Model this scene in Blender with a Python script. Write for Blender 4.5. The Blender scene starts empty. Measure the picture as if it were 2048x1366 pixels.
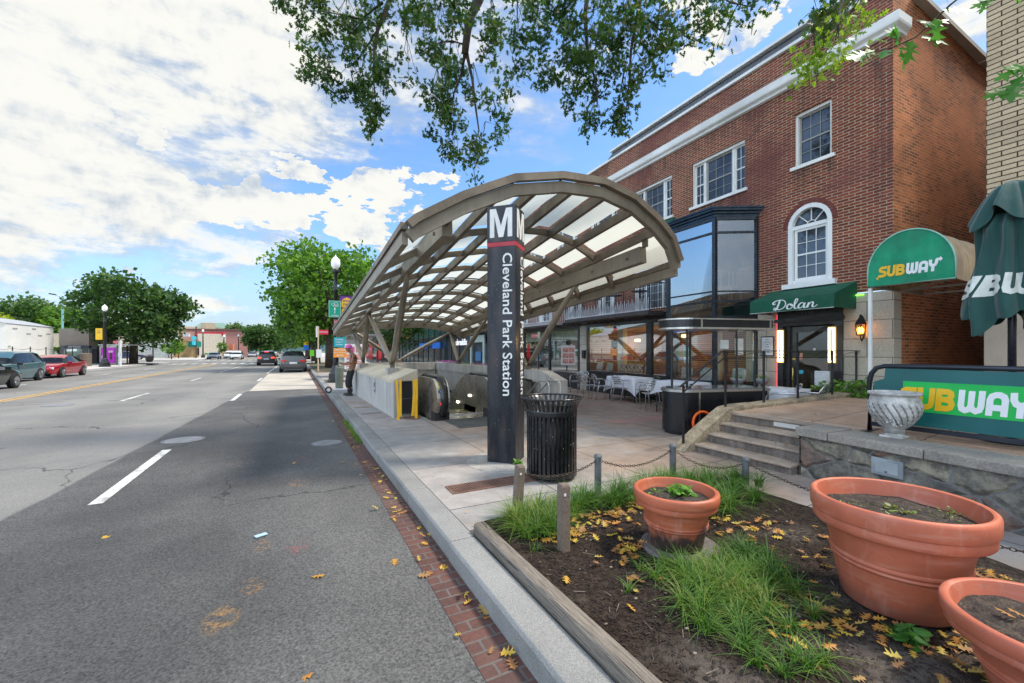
import bpy, bmesh, math, random
from mathutils import Vector, Matrix, Euler, noise as mnoise
random.seed(7)
C = bpy.context.scene.collection
scn = bpy.context.scene
R = math.radians
PI = math.pi
# ------------------------------------------------------------------ camera
YAW = 27.323
CAMZ = 1.57
FPX = 840.0
cd = bpy.data.cameras.new('camera'); cam = bpy.data.objects.new('camera', cd); C.objects.link(cam)
cam.location = (0, 0, CAMZ); cam.rotation_euler = (R(90), 0, R(-YAW))
cd.sensor_width = 36; cd.lens = FPX / 2048 * 36; cd.shift_y = 18 / 2048
cd.clip_start = 0.05; cd.clip_end = 6000
scn.camera = cam
SN, CS = math.sin(R(YAW)), math.cos(R(YAW))
def ray(u, v): return Vector((FPX*SN+(u-1024)*CS, FPX*CS-(u-1024)*SN, 701-v))
def img(u, v, dep):            # survey helper: the point seen at (u, v) of the 2048 px photograph, dep metres ahead
    d = ray(u, v) * (dep / FPX); return Vector((d.x, d.y, CAMZ + d.z))
def gnd(u, v, z=0.0):
    d = ray(u, v); t = (z-CAMZ)/d.z; return Vector((d.x*t, d.y*t, z))
def onX(u, v, X):
    d = ray(u, v); t = X/d.x; return Vector((X, d.y*t, CAMZ+d.z*t))
# ------------------------------------------------------------------ world
SUN_EL, SUN_AZ = 56, 112          # azimuth clockwise from +Y
w = bpy.data.worlds.new('World'); scn.world = w; w.use_nodes = True
scn.view_settings.view_transform = 'Standard'; scn.view_settings.look = 'None'
scn.view_settings.exposure = 1.12; scn.view_settings.gamma = 1.0
class NT:
    def __init__(s, nt): s.nt = nt; s.n = nt.nodes; s.l = nt.links
    def new(s, t, **kw):
        nd = s.n.new(t)
        for k, v in kw.items():
            if k.startswith('_'): continue
            setattr(nd, k, v)
        return nd
    def link(s, a, b): s.l.new(a, b)
    def put(s, sock, v):
        if isinstance(v, bpy.types.NodeSocket): s.l.new(v, sock)
        else:
            if isinstance(v, (tuple, list)) and len(v) == 3 and sock.type == 'RGBA': v = (*v, 1)
            sock.default_value = v
    def math(s, op, a, b=0.0, clamp=False, c=None):
        nd = s.n.new('ShaderNodeMath'); nd.operation = op; nd.use_clamp = clamp
        s.put(nd.inputs[0], a); s.put(nd.inputs[1], b)
        if c is not None: s.put(nd.inputs[2], c)
        return nd.outputs[0]
    def vmath(s, op, a, b=None):
        nd = s.n.new('ShaderNodeVectorMath'); nd.operation = op
        s.put(nd.inputs[0], a)
        if b is not None: s.put(nd.inputs[1], b)
        return nd.outputs[1] if op in ('DOT_PRODUCT', 'LENGTH', 'DISTANCE') else nd.outputs[0]
    def mix(s, f, a, b, blend='MIX'):
        nd = s.n.new('ShaderNodeMix'); nd.data_type = 'RGBA'; nd.blend_type = blend
        s.put(nd.inputs[0], f); s.put(nd.inputs[6], a); s.put(nd.inputs[7], b); return nd.outputs[2]
    def ramp(s, v, lo, hi, a=0.0, b=1.0, smooth=True):
        nd = s.n.new('ShaderNodeMapRange'); nd.interpolation_type = 'SMOOTHSTEP' if smooth else 'LINEAR'
        s.put(nd.inputs[0], v); nd.inputs[1].default_value = lo; nd.inputs[2].default_value = hi
        nd.inputs[3].default_value = a; nd.inputs[4].default_value = b; return nd.outputs[0]
    def noise(s, vec, scale, detail=4, rough=.55, dist=0.0, color=False):
        nd = s.n.new('ShaderNodeTexNoise'); s.put(nd.inputs['Vector'], vec)
        nd.inputs['Scale'].default_value = scale; nd.inputs['Detail'].default_value = detail
        nd.inputs['Roughness'].default_value = rough; nd.inputs['Distortion'].default_value = dist
        return nd.outputs['Color'] if color else nd.outputs['Fac']
    def sep(s, v):
        nd = s.n.new('ShaderNodeSeparateXYZ'); s.put(nd.inputs[0], v); return nd.outputs
    def comb(s, x, y, z):
        nd = s.n.new('ShaderNodeCombineXYZ')
        for i, a in enumerate((x, y, z)): s.put(nd.inputs[i], a)
        return nd.outputs[0]
    def tc(s, which='Object'): return s.n.new('ShaderNodeTexCoord').outputs[which]
W = NT(w.node_tree); W.n.clear()
sky = W.new('ShaderNodeTexSky'); sky.sky_type = 'NISHITA'; sky.sun_disc = False
sky.sun_elevation = R(SUN_EL); sky.sun_rotation = R(SUN_AZ); sky.altitude = 50; sky.air_density = 1.0; sky.dust_density = .6; sky.ozone_density = 2.5
dv = W.vmath('NORMALIZE', W.tc('Generated'))
dx, dy, dz = W.sep(dv)
def blobs(items, warp_scale, warp_amt, soft):
    wp = W.noise(W.vmath('MULTIPLY', dv, (1, 1, 2.2)), warp_scale, 6, .6, color=True)
    q = W.vmath('ADD', dv, W.vmath('MULTIPLY', W.vmath('SUBTRACT', wp, (.5, .5, .5)), warp_amt)); acc = None
    for (u, v, rad, wt) in items:
        d = ray(u, v).normalized(); cr = math.cos(R(rad))
        b = W.math('MULTIPLY', W.ramp(W.vmath('DOT_PRODUCT', q, tuple(d)), cr - (1-cr)*soft, 1.0), wt)
        acc = b if acc is None else W.math('MAXIMUM', acc, b)
    return acc
pz = W.math('ADD', dz, .16)
pc = W.comb(W.math('DIVIDE', dx, pz), W.math('DIVIDE', dy, pz), dz)
nz = W.noise(pc, 1.3, 8, .62, .6)                                  # high streaky veil
nzf = W.noise(W.vmath('MULTIPLY', dv, (1, 1, 3.4)), 5.0, 8, .62, .3)
nc = W.noise(dv, 9.0, 8, .62, .2)                                  # billows
bank = blobs([(100, 30, 24, 1.0), (430, 0, 17, 1.0), (330, 205, 11, .75), (600, 195, 6, .6), (650, 30, 12, .7), (40, 250, 6, .55), (60, 500, 12, .8), (280, 550, 10, .75), (470, 580, 9, .6), (90, 325, 4, .5), (1390, 80, 8, .65), (1490, 50, 8, .6), (1150, 30, 12, .6), (1140, 190, 9, .45), (1960, 60, 15, .6), (1700, -250, 24, .7), (1000, -350, 28, .6)], 2.2, (.16, .16, .07), .6)
cum = blobs([(350, 345, 4.2, 1.0), (450, 380, 4.0, .95), (330, 420, 4.6, .8), (400, 420, 3.4, .7), (590, 365, 2.6, .8), (695, 405, 2.6, .75), (805, 440, 6.0, 1.15), (850, 395, 3.0, 1.0), (1400, 130, 4, .6)], 6.0, (.05, .05, .035), .2)
soft = W.ramp(W.math('ADD', bank, W.math('MULTIPLY', W.math('SUBTRACT', W.math('ADD', W.math('MULTIPLY', nz, .55), W.math('MULTIPLY', nzf, .45)), .5), 2.6)), .34, 1.0)
hard = W.ramp(W.math('ADD', cum, W.math('MULTIPLY', W.math('SUBTRACT', nc, .5), 1.3)), .34, .72)
back = W.ramp(W.vmath('DOT_PRODUCT', dv, (-.46, -.85, .25)), -.1, .5, 0, .9)
mask = W.math('MAXIMUM', W.math('MAXIMUM', soft, hard), back)
mask = W.math('MAXIMUM', mask, W.ramp(nzf, .50, .78, 0, .28))
mask = W.math('MAXIMUM', mask, W.ramp(dz, 0.0, .26, .82, 0.0))
bright = W.ramp(W.math('ADD', W.math('MULTIPLY', W.math('ADD', nzf, nc), .35), W.math('MULTIPLY', W.math('MAXIMUM', soft, hard), .3)), .45, .72)
relief = W.math('SUBTRACT', nc, W.noise(W.vmath('ADD', dv, (.0, .0, .022)), 9.0, 8, .62, .2))
relief2 = W.math('SUBTRACT', nzf, W.noise(W.vmath('MULTIPLY', W.vmath('ADD', dv, (.0, .0, .02)), (1, 1, 3.4)), 5.0, 8, .62, .3))
bright = W.ramp(W.math('ADD', W.math('ADD', W.math('MULTIPLY', relief, 1.5), W.math('MULTIPLY', relief2, .8)), W.math('MULTIPLY', bright, .75)), -.1, .75, 0, 1)
ccol = W.mix(bright, (2.5, 2.9, 3.5), (4.5, 4.48, 4.42))
skc = W.mix(1.0, sky.outputs[0], (.86, 1.08, 1.30), 'MULTIPLY')
col = W.mix(mask, skc, ccol)
# unseen sky behind and left of the viewer, brightened as added fill light
gain = W.ramp(W.vmath('DOT_PRODUCT', dv, tuple(Vector((-.86, -.42, .38)).normalized())), .38, .85, 1.0, 3.1)
col = W.mix(1.0, col, W.comb(gain, gain, W.math('MULTIPLY', gain, .96)), 'MULTIPLY')
bg = W.new('ShaderNodeBackground'); W.link(col, bg.inputs[0]); bg.inputs[1].default_value = 0.10
wo = W.new('ShaderNodeOutputWorld'); W.link(bg.outputs[0], wo.inputs[0])
# ------------------------------------------------------------------ sun
sd = bpy.data.lights.new('sun', 'SUN'); so = bpy.data.objects.new('sun', sd); C.objects.link(so)
sd.energy = 2.4; sd.angle = R(11); sd.color = (1.0, .93, .82)
so.rotation_euler = (R(90-SUN_EL), 0, R(-SUN_AZ)+PI)
so.rotation_euler = Vector((math.sin(R(SUN_AZ))*math.cos(R(SUN_EL)), math.cos(R(SUN_AZ))*math.cos(R(SUN_EL)), math.sin(R(SUN_EL)))).to_track_quat('Z', 'Y').to_euler()
# ------------------------------------------------------------------ materials
MATS = {}
def newmat(name):
    m = bpy.data.materials.new(name); m.use_nodes = True; nt = NT(m.node_tree); nt.n.clear()
    out = nt.new('ShaderNodeOutputMaterial'); p = nt.new('ShaderNodeBsdfPrincipled'); nt.link(p.outputs[0], out.inputs[0])
    MATS[name] = m
    return m, nt, p, out
def bump(nt, p, h, strength=.3, dist=.01):
    b = nt.new('ShaderNodeBump'); b.inputs['Strength'].default_value = strength; b.inputs['Distance'].default_value = dist
    nt.put(b.inputs['Height'], h); nt.link(b.outputs[0], p.inputs['Normal'])
def M(name, col=(.5, .5, .5), rough=.6, metal=0.0, var=.15, vs=3.0, fine=0.0, fs=60, bmp=0.0, bs=60, bd=.01, emit=0.0, coat=0.0, spec=.5, tint=None, tf=.5, streak=0.0):
    if name in MATS: return MATS[name]
    m, nt, p, out = newmat(name)
    o = nt.tc()
    n = nt.noise(o, vs, 5)
    lo = tuple(c*(1-var) for c in col); hi = tuple(min(1, c*(1+var)) for c in col)
    c = nt.mix(nt.ramp(n, .3, .7), lo, hi)
    if tint:
        c = nt.mix(nt.math('MULTIPLY', nt.ramp(nt.noise(o, vs*.45, 4, .6, .3), .45, .65), tf), c, tint)
    if fine:
        f = nt.ramp(nt.noise(o, fs, 2, .7), .35, .65, 1-fine, 1+fine, False)
        c = nt.mix(1.0, c, nt.comb(f, f, f), 'MULTIPLY')
    if streak:
        sv = nt.vmath('MULTIPLY', o, (6, 6, .35)); f = nt.ramp(nt.noise(sv, 2.0, 4), .4, .7, 1, 1-streak)
        c = nt.mix(1.0, c, nt.comb(f, f, f), 'MULTIPLY')
    nt.link(c, p.inputs['Base Color'])
    p.inputs['Roughness'].default_value = rough; p.inputs['Metallic'].default_value = metal
    if rough > .15: nt.link(nt.ramp(nt.noise(o, vs*2.3, 3), .3, .7, max(.02, rough-.09), min(1, rough+.09)), p.inputs['Roughness'])
    p.inputs['Coat Weight'].default_value = coat; p.inputs['Specular IOR Level'].default_value = spec
    if emit: p.inputs['Emission Color'].default_value = (*col, 1); p.inputs['Emission Strength'].default_value = emit
    if bmp: bump(nt, p, nt.noise(o, bs, 4, .6), bmp, bd)
    return m
def M_glass(name, tint=(.8, .9, .9), refl=.25, rough=.02):
    if name in MATS: return MATS[name]
    m, nt, p, out = newmat(name); nt.n.remove(p)
    t = nt.new('ShaderNodeBsdfTransparent'); t.inputs[0].default_value = (*tint, 1)
    g = nt.new('ShaderNodeBsdfGlossy'); g.inputs['Roughness'].default_value = rough
    g.inputs[0].default_value = (.95, .98, 1, 1)
    lw = nt.new('ShaderNodeLayerWeight'); lw.inputs[0].default_value = .35
    f = nt.math('ADD', nt.math('MULTIPLY', lw.outputs['Fresnel'], .30), refl, True)
    b = nt.new('ShaderNodeBump'); b.inputs['Strength'].default_value = .03; nt.link(nt.noise(nt.tc(), 1.2, 2), b.inputs['Height']); nt.link(b.outputs[0], g.inputs['Normal'])
    mx = nt.new('ShaderNodeMixShader'); nt.link(f, mx.inputs[0]); nt.link(t.outputs[0], mx.inputs[1]); nt.link(g.outputs[0], mx.inputs[2])
    nt.link(mx.outputs[0], out.inputs[0]); return m
def M_leaf(name, cols, trans=.45, rough=.5):
    if name in MATS: return MATS[name]
    m, nt, p, out = newmat(name)
    ge = nt.new('ShaderNodeNewGeometry')
    cr = nt.new('ShaderNodeValToRGB'); cr.color_ramp.interpolation = 'LINEAR'
    els = cr.color_ramp.elements
    while len(els) < len(cols): els.new(.5)
    for i, c in enumerate(cols): els[i].position = i/(len(cols)-1); els[i].color = (*c, 1)
    f = nt.math('ADD', nt.math('MULTIPLY', ge.outputs['Random Per Island'], .6), nt.ramp(nt.noise(nt.tc(), .9, 3), .35, .65, 0, .4, False))
    nt.link(f, cr.inputs[0]); nt.link(cr.outputs[0], p.inputs['Base Color'])
    p.inputs['Roughness'].default_value = rough; p.inputs['Specular IOR Level'].default_value = .35
    tr = nt.new('ShaderNodeBsdfTranslucent'); nt.link(nt.mix(1.0, cr.outputs[0], (1.5, 1.7, .7), 'MULTIPLY'), tr.inputs[0])
    mx = nt.new('ShaderNodeMixShader'); mx.inputs[0].default_value = trans
    nt.link(p.outputs[0], mx.inputs[1]); nt.link(tr.outputs[0], mx.inputs[2]); nt.link(mx.outputs[0], out.inputs[0]); return m
def M_brick(name, c1, c2, mortar, bw, bh, ms=.01, axes='xz', soot=None, bmpd=.006, flat=0.0, sootf=.8, off=.5, rough=.85, tint=None, big=.6, stains=()):
    m, nt, p, out = newmat(name)
    o = nt.tc(); s = nt.sep(o)
    ax = {'x': s[0], 'y': s[1], 'z': s[2]}
    vec = nt.comb(ax[axes[0]], ax[axes[1]], 0.0)
    wob = nt.vmath('MULTIPLY', nt.vmath('SUBTRACT', nt.noise(o, 9, 2, color=True), (.5, .5, .5)), (.006, .006, 0))
    vec = nt.vmath('ADD', vec, wob)
    b = nt.new('ShaderNodeTexBrick'); b.offset = off
    nt.link(vec, b.inputs['Vector']); b.inputs['Scale'].default_value = 1
    b.inputs['Brick Width'].default_value = bw; b.inputs['Row Height'].default_value = bh
    b.inputs['Mortar Size'].default_value = ms; b.inputs['Mortar Smooth'].default_value = .15; b.inputs['Bias'].default_value = 0
    b.inputs['Color1'].default_value = (*c1, 1); b.inputs['Color2'].default_value = (*c2, 1); b.inputs['Mortar'].default_value = (*mortar, 1)
    c = b.outputs['Color']
    f = nt.ramp(nt.noise(vec, 1.1, 5, .6), .3, .7, 1-.3*big, 1+.3*big)
    c = nt.mix(1.0, c, nt.comb(f, f, f), 'MULTIPLY')
    f2 = nt.ramp(nt.noise(o, 45, 3), .3, .7, .88, 1.12); c = nt.mix(1.0, c, nt.comb(f2, f2, f2), 'MULTIPLY')
    if tint: c = nt.mix(nt.ramp(nt.noise(vec, .55, 4, .6, .4), .45, .66, 0, .75), c, tint)
    if soot: c = nt.mix(nt.ramp(nt.noise(vec, .8, 5, .65, .6), .56, .75, 0, sootf), c, soot)
    if stains:      # water streaks that run down from the sills
        sk = nt.ramp(nt.noise(nt.vmath('MULTIPLY', vec, (9, .7, 1)), 1.5, 4), .42, .66); acc = None
        for x0, x1, zt, ln in stains:
            a = nt.math('MULTIPLY', nt.ramp(nt.math('ABSOLUTE', nt.math('SUBTRACT', ax['x'], (x0+x1)/2)), (x1-x0)/2-.04, (x1-x0)/2+.06, 1, 0), nt.math('MULTIPLY', nt.ramp(ax['z'], zt-ln, zt, 0, 1), nt.ramp(ax['z'], zt, zt+.01, 1, 0)))
            acc = a if acc is None else nt.math('MAXIMUM', acc, a)
        c = nt.mix(nt.math('MULTIPLY', nt.math('MULTIPLY', acc, sk), .6), c, (.05, .035, .03))
    nt.link(c, p.inputs['Base Color']); p.inputs['Roughness'].default_value = rough; p.inputs['Specular IOR Level'].default_value = .25
    bump(nt, p, nt.math('SUBTRACT', nt.math('MULTIPLY', nt.noise(o, 60, 3), .25), nt.math('MULTIPLY', b.outputs['Fac'], 1-flat)), .6, bmpd)
    return m
# ------------------------------------------------------------------ mesh builder
def basis(d, up=(0, 0, 1)):
    d = Vector(d).normalized(); up = Vector(up)
    if abs(d.dot(up)) > .995: up = Vector((0, 1, 0))
    a = d.cross(up).normalized(); b = a.cross(d).normalized(); return d, a, b
class MB:
    def __init__(s): s.v = []; s.f = []
    def add(s, vs, fs):
        n = len(s.v); s.v += [Vector(p) for p in vs]; s.f += [tuple(i+n for i in f) for f in fs]; return s
    def box(s, x0, x1, y0, y1, z0, z1):
        vs = [(x, y, z) for z in (z0, z1) for y in (y0, y1) for x in (x0, x1)]
        return s.add(vs, [(0, 2, 3, 1), (4, 5, 7, 6), (0, 1, 5, 4), (2, 6, 7, 3), (0, 4, 6, 2), (1, 3, 7, 5)])
    def obox(s, c, size, rz=0, rx=0, ry=0):
        m = Matrix.Translation(c) @ Euler((rx, ry, rz)).to_matrix().to_4x4()
        hx, hy, hz = [k/2 for k in size]
        vs = [m @ Vector((x, y, z)) for z in (-hz, hz) for y in (-hy, hy) for x in (-hx, hx)]
        return s.add(vs, [(0, 2, 3, 1), (4, 5, 7, 6), (0, 1, 5, 4), (2, 6, 7, 3), (0, 4, 6, 2), (1, 3, 7, 5)])
    def beam(s, a, b, wd, ht, up=(0, 0, 1)):
        a, b = Vector(a), Vector(b); d, x, y = basis(b-a, up)
        vs = []
        for p in (a, b):
            for i, j in ((-1, -1), (1, -1), (1, 1), (-1, 1)): vs.append(p + x*(i*wd/2) + y*(j*ht/2))
        return s.add(vs, [(3, 2, 1, 0), (4, 5, 6, 7), (0, 1, 5, 4), (1, 2, 6, 5), (2, 3, 7, 6), (3, 0, 4, 7)])
    def tube(s, pts, r, n=8, closed=False, cap=True, flat=1.0):
        pts = [Vector(p) for p in pts]; N = len(pts)
        rs = r if isinstance(r, (list, tuple)) else [r]*N
        base = len(s.v); prev = None
        for i, p in enumerate(pts):
            if closed: d = pts[(i+1) % N]-pts[i-1]
            else: d = pts[min(i+1, N-1)]-pts[max(i-1, 0)]
            if d.length < 1e-9: d = Vector((0, 0, 1))
            d.normalize()
            if prev is None: _, a, b = basis(d)
            else:
                a = prev - d*prev.dot(d)
                if a.length < 1e-6: _, a, b = basis(d)
                a.normalize(); b = d.cross(a)
            prev = a
            for k in range(n):
                t = 2*PI*k/n; s.v.append(p + (a*math.cos(t) + b*math.sin(t)*flat)*rs[i])
        m = N if closed else N-1
        for i in range(m):
            for k in range(n):
                a0 = base+i*n+k; a1 = base+i*n+(k+1) % n; j = (i+1) % N
                s.f.append((a0, a1, base+j*n+(k+1) % n, base+j*n+k))
        if cap and not closed:
            s.f.append(tuple(base+k for k in range(n))[::-1]); s.f.append(tuple(base+(N-1)*n+k for k in range(n)))
        return s
    def lathe(s, prof, n=32, c=(0, 0, 0), sx=1.0, sy=1.0, mod=None):
        base = len(s.v)
        for j, (r, z) in enumerate(prof):
            for k in range(n):
                t = 2*PI*k/n; rr = r*(mod(t, z, r) if mod else 1)
                s.v.append(Vector((c[0]+rr*math.cos(t)*sx, c[1]+rr*math.sin(t)*sy, c[2]+z)))
        for j in range(len(prof)-1):
            for k in range(n):
                s.f.append((base+j*n+k, base+j*n+(k+1) % n, base+(j+1)*n+(k+1) % n, base+(j+1)*n+k))
        if prof[0][0] > 1e-4: s.f.append(tuple(base+k for k in range(n))[::-1])
        if prof[-1][0] > 1e-4: s.f.append(tuple(base+(len(prof)-1)*n+k for k in range(n)))
        return s
    def cyl(s, c, r, h, n=16, r2=None): return s.lathe([(r, 0), (r if r2 is None else r2, h)], n, c)
    def prism(s, poly, fn, d0, d1):   # poly 2-D points; fn(a, b, d) -> 3-D
        n = len(poly); vs = [fn(a, b, d0) for a, b in poly] + [fn(a, b, d1) for a, b in poly]
        fs = [tuple(range(n))[::-1], tuple(range(n, 2*n))] + [(i, (i+1) % n, n+(i+1) % n, n+i) for i in range(n)]
        return s.add(vs, fs)
    def grid(s, nx, ny, fn):
        base = len(s.v)
        for j in range(ny+1):
            for i in range(nx+1): s.v.append(Vector(fn(i/nx, j/ny)))
        for j in range(ny):
            for i in range(nx):
                a = base+j*(nx+1)+i; s.f.append((a, a+1, a+nx+2, a+nx+1))
        return s
    def mesh(s, me, mat4):
        return s.add([mat4 @ v.co for v in me.vertices], [tuple(p.vertices) for p in me.polygons])
    def build(s, name, m, parent=None, smooth=False, world=False, bevel=0.0, solid=0.0, auto=None, **props):
        me = bpy.data.meshes.new(name)
        vs = s.v
        if world and parent is not None:
            inv = (Matrix.Translation(parent.location) @ parent.rotation_euler.to_matrix().to_4x4()).inverted(); vs = [inv @ p for p in vs]
        me.from_pydata([tuple(p) for p in vs], [], s.f); me.validate(); me.update()
        if smooth:
            for p in me.polygons: p.use_smooth = True
        o = bpy.data.objects.new(name, me); C.objects.link(o)
        me.materials.append(m)
        if parent is not None: o.parent = parent
        if solid:
            md = o.modifiers.new('solid', 'SOLIDIFY'); md.thickness = solid; md.offset = 0
        if bevel:
            md = o.modifiers.new('bevel', 'BEVEL'); md.width = bevel; md.segments = 2; md.limit_method = 'ANGLE'; md.angle_limit = R(40)
        for k, v in props.items(): o[k] = v
        return o
def fixn(o):
    bm = bmesh.new(); bm.from_mesh(o.data); bmesh.ops.recalc_face_normals(bm, faces=bm.faces); bm.to_mesh(o.data); bm.free(); return o
def tag(o, label, cat, group=None):
    o['label'] = label; o['category'] = cat
    if group: o['group'] = group
    return o
def thing(name, label, cat, loc=(0, 0, 0), rz=0.0, group=None):
    o = bpy.data.objects.new(name, None); C.objects.link(o); o.location = loc; o.rotation_euler = (0, 0, rz)
    o.empty_display_size = .2
    return tag(o, label, cat, group)
def struct(o): o['kind'] = 'structure'; return o
def stuff(o): o['kind'] = 'stuff'; return o
def copy_tree(o, parent=None):
    c = o.copy(); C.objects.link(c)
    if parent is not None: c.parent = parent
    for ch in list(o.children): copy_tree(ch, c)
    return c
def dup(root, loc, rz, label, group=None):
    c = copy_tree(root); c.location = loc; c.rotation_euler = (0, 0, rz); c['label'] = label
    if group: c['group'] = group
    return c
def text_mb(txt, size, depth=.004, bold=0.0, shear=0.0, align='CENTER', spacing=1.0):
    cu = bpy.data.curves.new('lettering', 'FONT'); cu.body = txt; cu.size = size; cu.extrude = depth; cu.offset = bold*size
    cu.shear = shear; cu.align_x = align; cu.align_y = 'CENTER'; cu.resolution_u = 3; cu.space_character = spacing
    o = bpy.data.objects.new('lettering', cu); C.objects.link(o)
    dg = bpy.context.evaluated_depsgraph_get(); me = bpy.data.meshes.new_from_object(o.evaluated_get(dg))
    C.objects.unlink(o); bpy.data.objects.remove(o); bpy.data.curves.remove(cu)
    mb = MB(); mb.mesh(me, Matrix.Identity(4)); bpy.data.meshes.remove(me); return mb
def place(mb, origin, right, up):   # text plane -> 3-D
    r = Vector(right).normalized(); u = Vector(up).normalized(); n = r.cross(u); o = Vector(origin)
    mb.v = [o + r*p.x + u*p.y + n*p.z for p in mb.v]; return mb
# common materials
white_paint = M('white_paint', (.72, .72, .68), .5, var=.08, vs=2, bmp=.05)
black_metal = M('black_metal', (.018, .018, .02), .35, .2, var=.3, vs=4)
dark_metal = M('dark_metal', (.04, .042, .045), .45, .3, var=.2)
alu = M('brushed_aluminium', (.62, .63, .65), .28, .9, var=.08)
steel = M('stainless_steel', (.55, .53, .50), .32, .95, var=.12, vs=1.5)
rubber = M('rubber', (.02, .02, .02), .8, var=.2)
# ================================================================== GROUND
RZ = -0.15                          # road level; the pavement is 0
# road material: older pale asphalt, a darker newer patch by the kerb, skid arcs, sprayed survey marks
def road_mat():
    m, nt, p, out = newmat('asphalt')
    o = nt.tc(); x, y, z = nt.sep(o)
    ag = nt.noise(o, 58, 3, .8); ag2 = nt.noise(o, 190, 2, .8)
    seam = nt.math('ADD', nt.math('MULTIPLY', y, -.058), nt.math('MULTIPLY', nt.math('SUBTRACT', nt.noise(nt.comb(0, y, 0), .6, 3), .5), .22))
    # seam runs from x=-2.75 near the camera towards x=-1.5 far away
    sx = nt.math('ADD', -2.95, nt.math('MULTIPLY', y, .055))
    sx = nt.math('ADD', sx, nt.math('MULTIPLY', nt.math('SUBTRACT', nt.noise(nt.comb(0, y, 0), .9, 4), .5), .14))
    newp = nt.math('MULTIPLY', nt.ramp(nt.math('SUBTRACT', x, sx), -.02, .03), nt.ramp(y, 20.9, 20.8))
    big = nt.noise(o, .35, 5, .6); md = nt.noise(o, 1.6, 5, .6)
    old = nt.mix(nt.ramp(big, .35, .65), (.165, .158, .146), (.215, .203, .183))
    new = nt.mix(nt.ramp(nt.math('ADD', big, nt.math('MULTIPLY', md, .3)), .5, .8), (.069, .067, .064), (.106, .102, .096))
    c = nt.mix(newp, old, new)
    tr = nt.ramp(nt.math('SINE', nt.math('MULTIPLY', nt.math('ADD', x, .4), 1.85)), -.3, 1, .93, 1.1)   # faint wheel tracks
    c = nt.mix(1.0, c, nt.comb(tr, tr, tr), 'MULTIPLY')
    f = nt.ramp(ag, .3, .72, .34, 1.95, False); f = nt.math('MULTIPLY', f, nt.ramp(ag2, .3, .7, .8, 1.25, False))
    f = nt.math('ADD', 1.0, nt.math('MULTIPLY', nt.math('SUBTRACT', f, 1.0), nt.math('ADD', .45, nt.math('MULTIPLY', newp, .55))))
    c = nt.mix(1.0, c, nt.comb(f, f, f), 'MULTIPLY')
    # dark line in front of the seam
    ln = nt.ramp(nt.math('ABSOLUTE', nt.math('SUBTRACT', x, sx)), .012, .035, .35, 0)
    c = nt.mix(nt.math('MULTIPLY', ln, nt.ramp(y, 20.9, 20.8)), c, (.05, .05, .05))
    # hairline cracks and oil drips
    vo = nt.new('ShaderNodeTexVoronoi'); vo.feature = 'DISTANCE_TO_EDGE'; nt.link(nt.vmath('ADD', o, nt.vmath('MULTIPLY', nt.noise(o, 1.4, 4, color=True), (.9, .9, 0))), vo.inputs['Vector']); vo.inputs['Scale'].default_value = .28
    cr = nt.math('MULTIPLY', nt.ramp(vo.outputs[0], .0015, .005, .75, 0), nt.ramp(nt.noise(o, .3, 3), .45, .55)); c = nt.mix(cr, c, (.03, .03, .03))
    oil = nt.math('MULTIPLY', nt.ramp(nt.noise(o, 2.6, 3, .5), .66, .74, 0, .55), nt.ramp(nt.math('ABSOLUTE', nt.math('SINE', nt.math('MULTIPLY', x, .95))), .6, 1)); c = nt.mix(oil, c, (.05, .048, .046))
    # skid arcs
    for cx, cy, rr in ((-3.5, -4.0, 23.2), (-9, 5, 14.6)):
        dd = nt.math('SQRT', nt.math('ADD', nt.math('POWER', nt.math('ADD', x, -cx), 2), nt.math('POWER', nt.math('ADD', y, -cy), 2)))
        a = nt.ramp(nt.math('ABSOLUTE', nt.math('SUBTRACT', dd, rr)), .05, .16, .45, 0)
        a = nt.math('MULTIPLY', a, nt.ramp(nt.noise(o, .7, 3), .45, .6))
        c = nt.mix(a, c, (.09, .09, .09))
    # worn spray-paint survey marks (orange, red)
    sp = nt.noise(o, 9, 4, .7, 1.5)
    for cx, cy, rr, colr in ((-.42, 3.25, .17, (.42, .22, .05)), (-.28, 3.6, .13, (.40, .20, .06)), (-.26, 4.3, .13, (.33, .17, .08)), (.02, 4.15, .16, (.32, .09, .10)), (.05, 6.1, .2, (.36, .2, .1)), (.1, 7.4, .22, (.3, .12, .12)), (-.75, 7.6, .3, (.24, .15, .15)), (-3.2, 12, .5, (.28, .2, .2))):
        dd = nt.math('SQRT', nt.math('ADD', nt.math('POWER', nt.math('MULTIPLY', nt.math('ADD', x, -cx), 1.6), 2), nt.math('POWER', nt.math('ADD', y, -cy), 2)))
        a = nt.math('MULTIPLY', nt.ramp(dd, rr*.5, rr*1.25, .7, 0), nt.ramp(sp, .47, .6))
        c = nt.mix(nt.math('MULTIPLY', a, nt.ramp(ag, .35, .6)), c, colr)
    nt.link(c, p.inputs['Base Color']); p.inputs['Roughness'].default_value = .86; p.inputs['Specular IOR Level'].default_value = .3
    bump(nt, p, nt.math('ADD', ag, nt.math('MULTIPLY', ag2, .4)), .7, .012)
    return m
asphalt = road_mat()
# the ground under everything, out to the horizon
GZ = -.4
struct(MB().box(-1500, 1500, -1200, 2600, GZ-1, GZ).build('ground', M('far_ground', (.10, .13, .07), .95, var=.3, vs=.02)))
rd = MB(); rd.add([(-15.3, -40, RZ), (1.12, -40, RZ), (1.12, 320, RZ), (-15.3, 320, RZ)], [(0, 1, 2, 3)])
struct(rd.build('road', asphalt))
# side street crossing where the far pavement is cut
sr = MB(); sr.add([(-70, 74.5, RZ-.004), (-15.3, 74.5, RZ-.004), (-15.3, 88, RZ-.004), (-70, 88, RZ-.004)], [(0, 1, 2, 3)]); struct(sr.build('side_street', asphalt))
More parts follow.
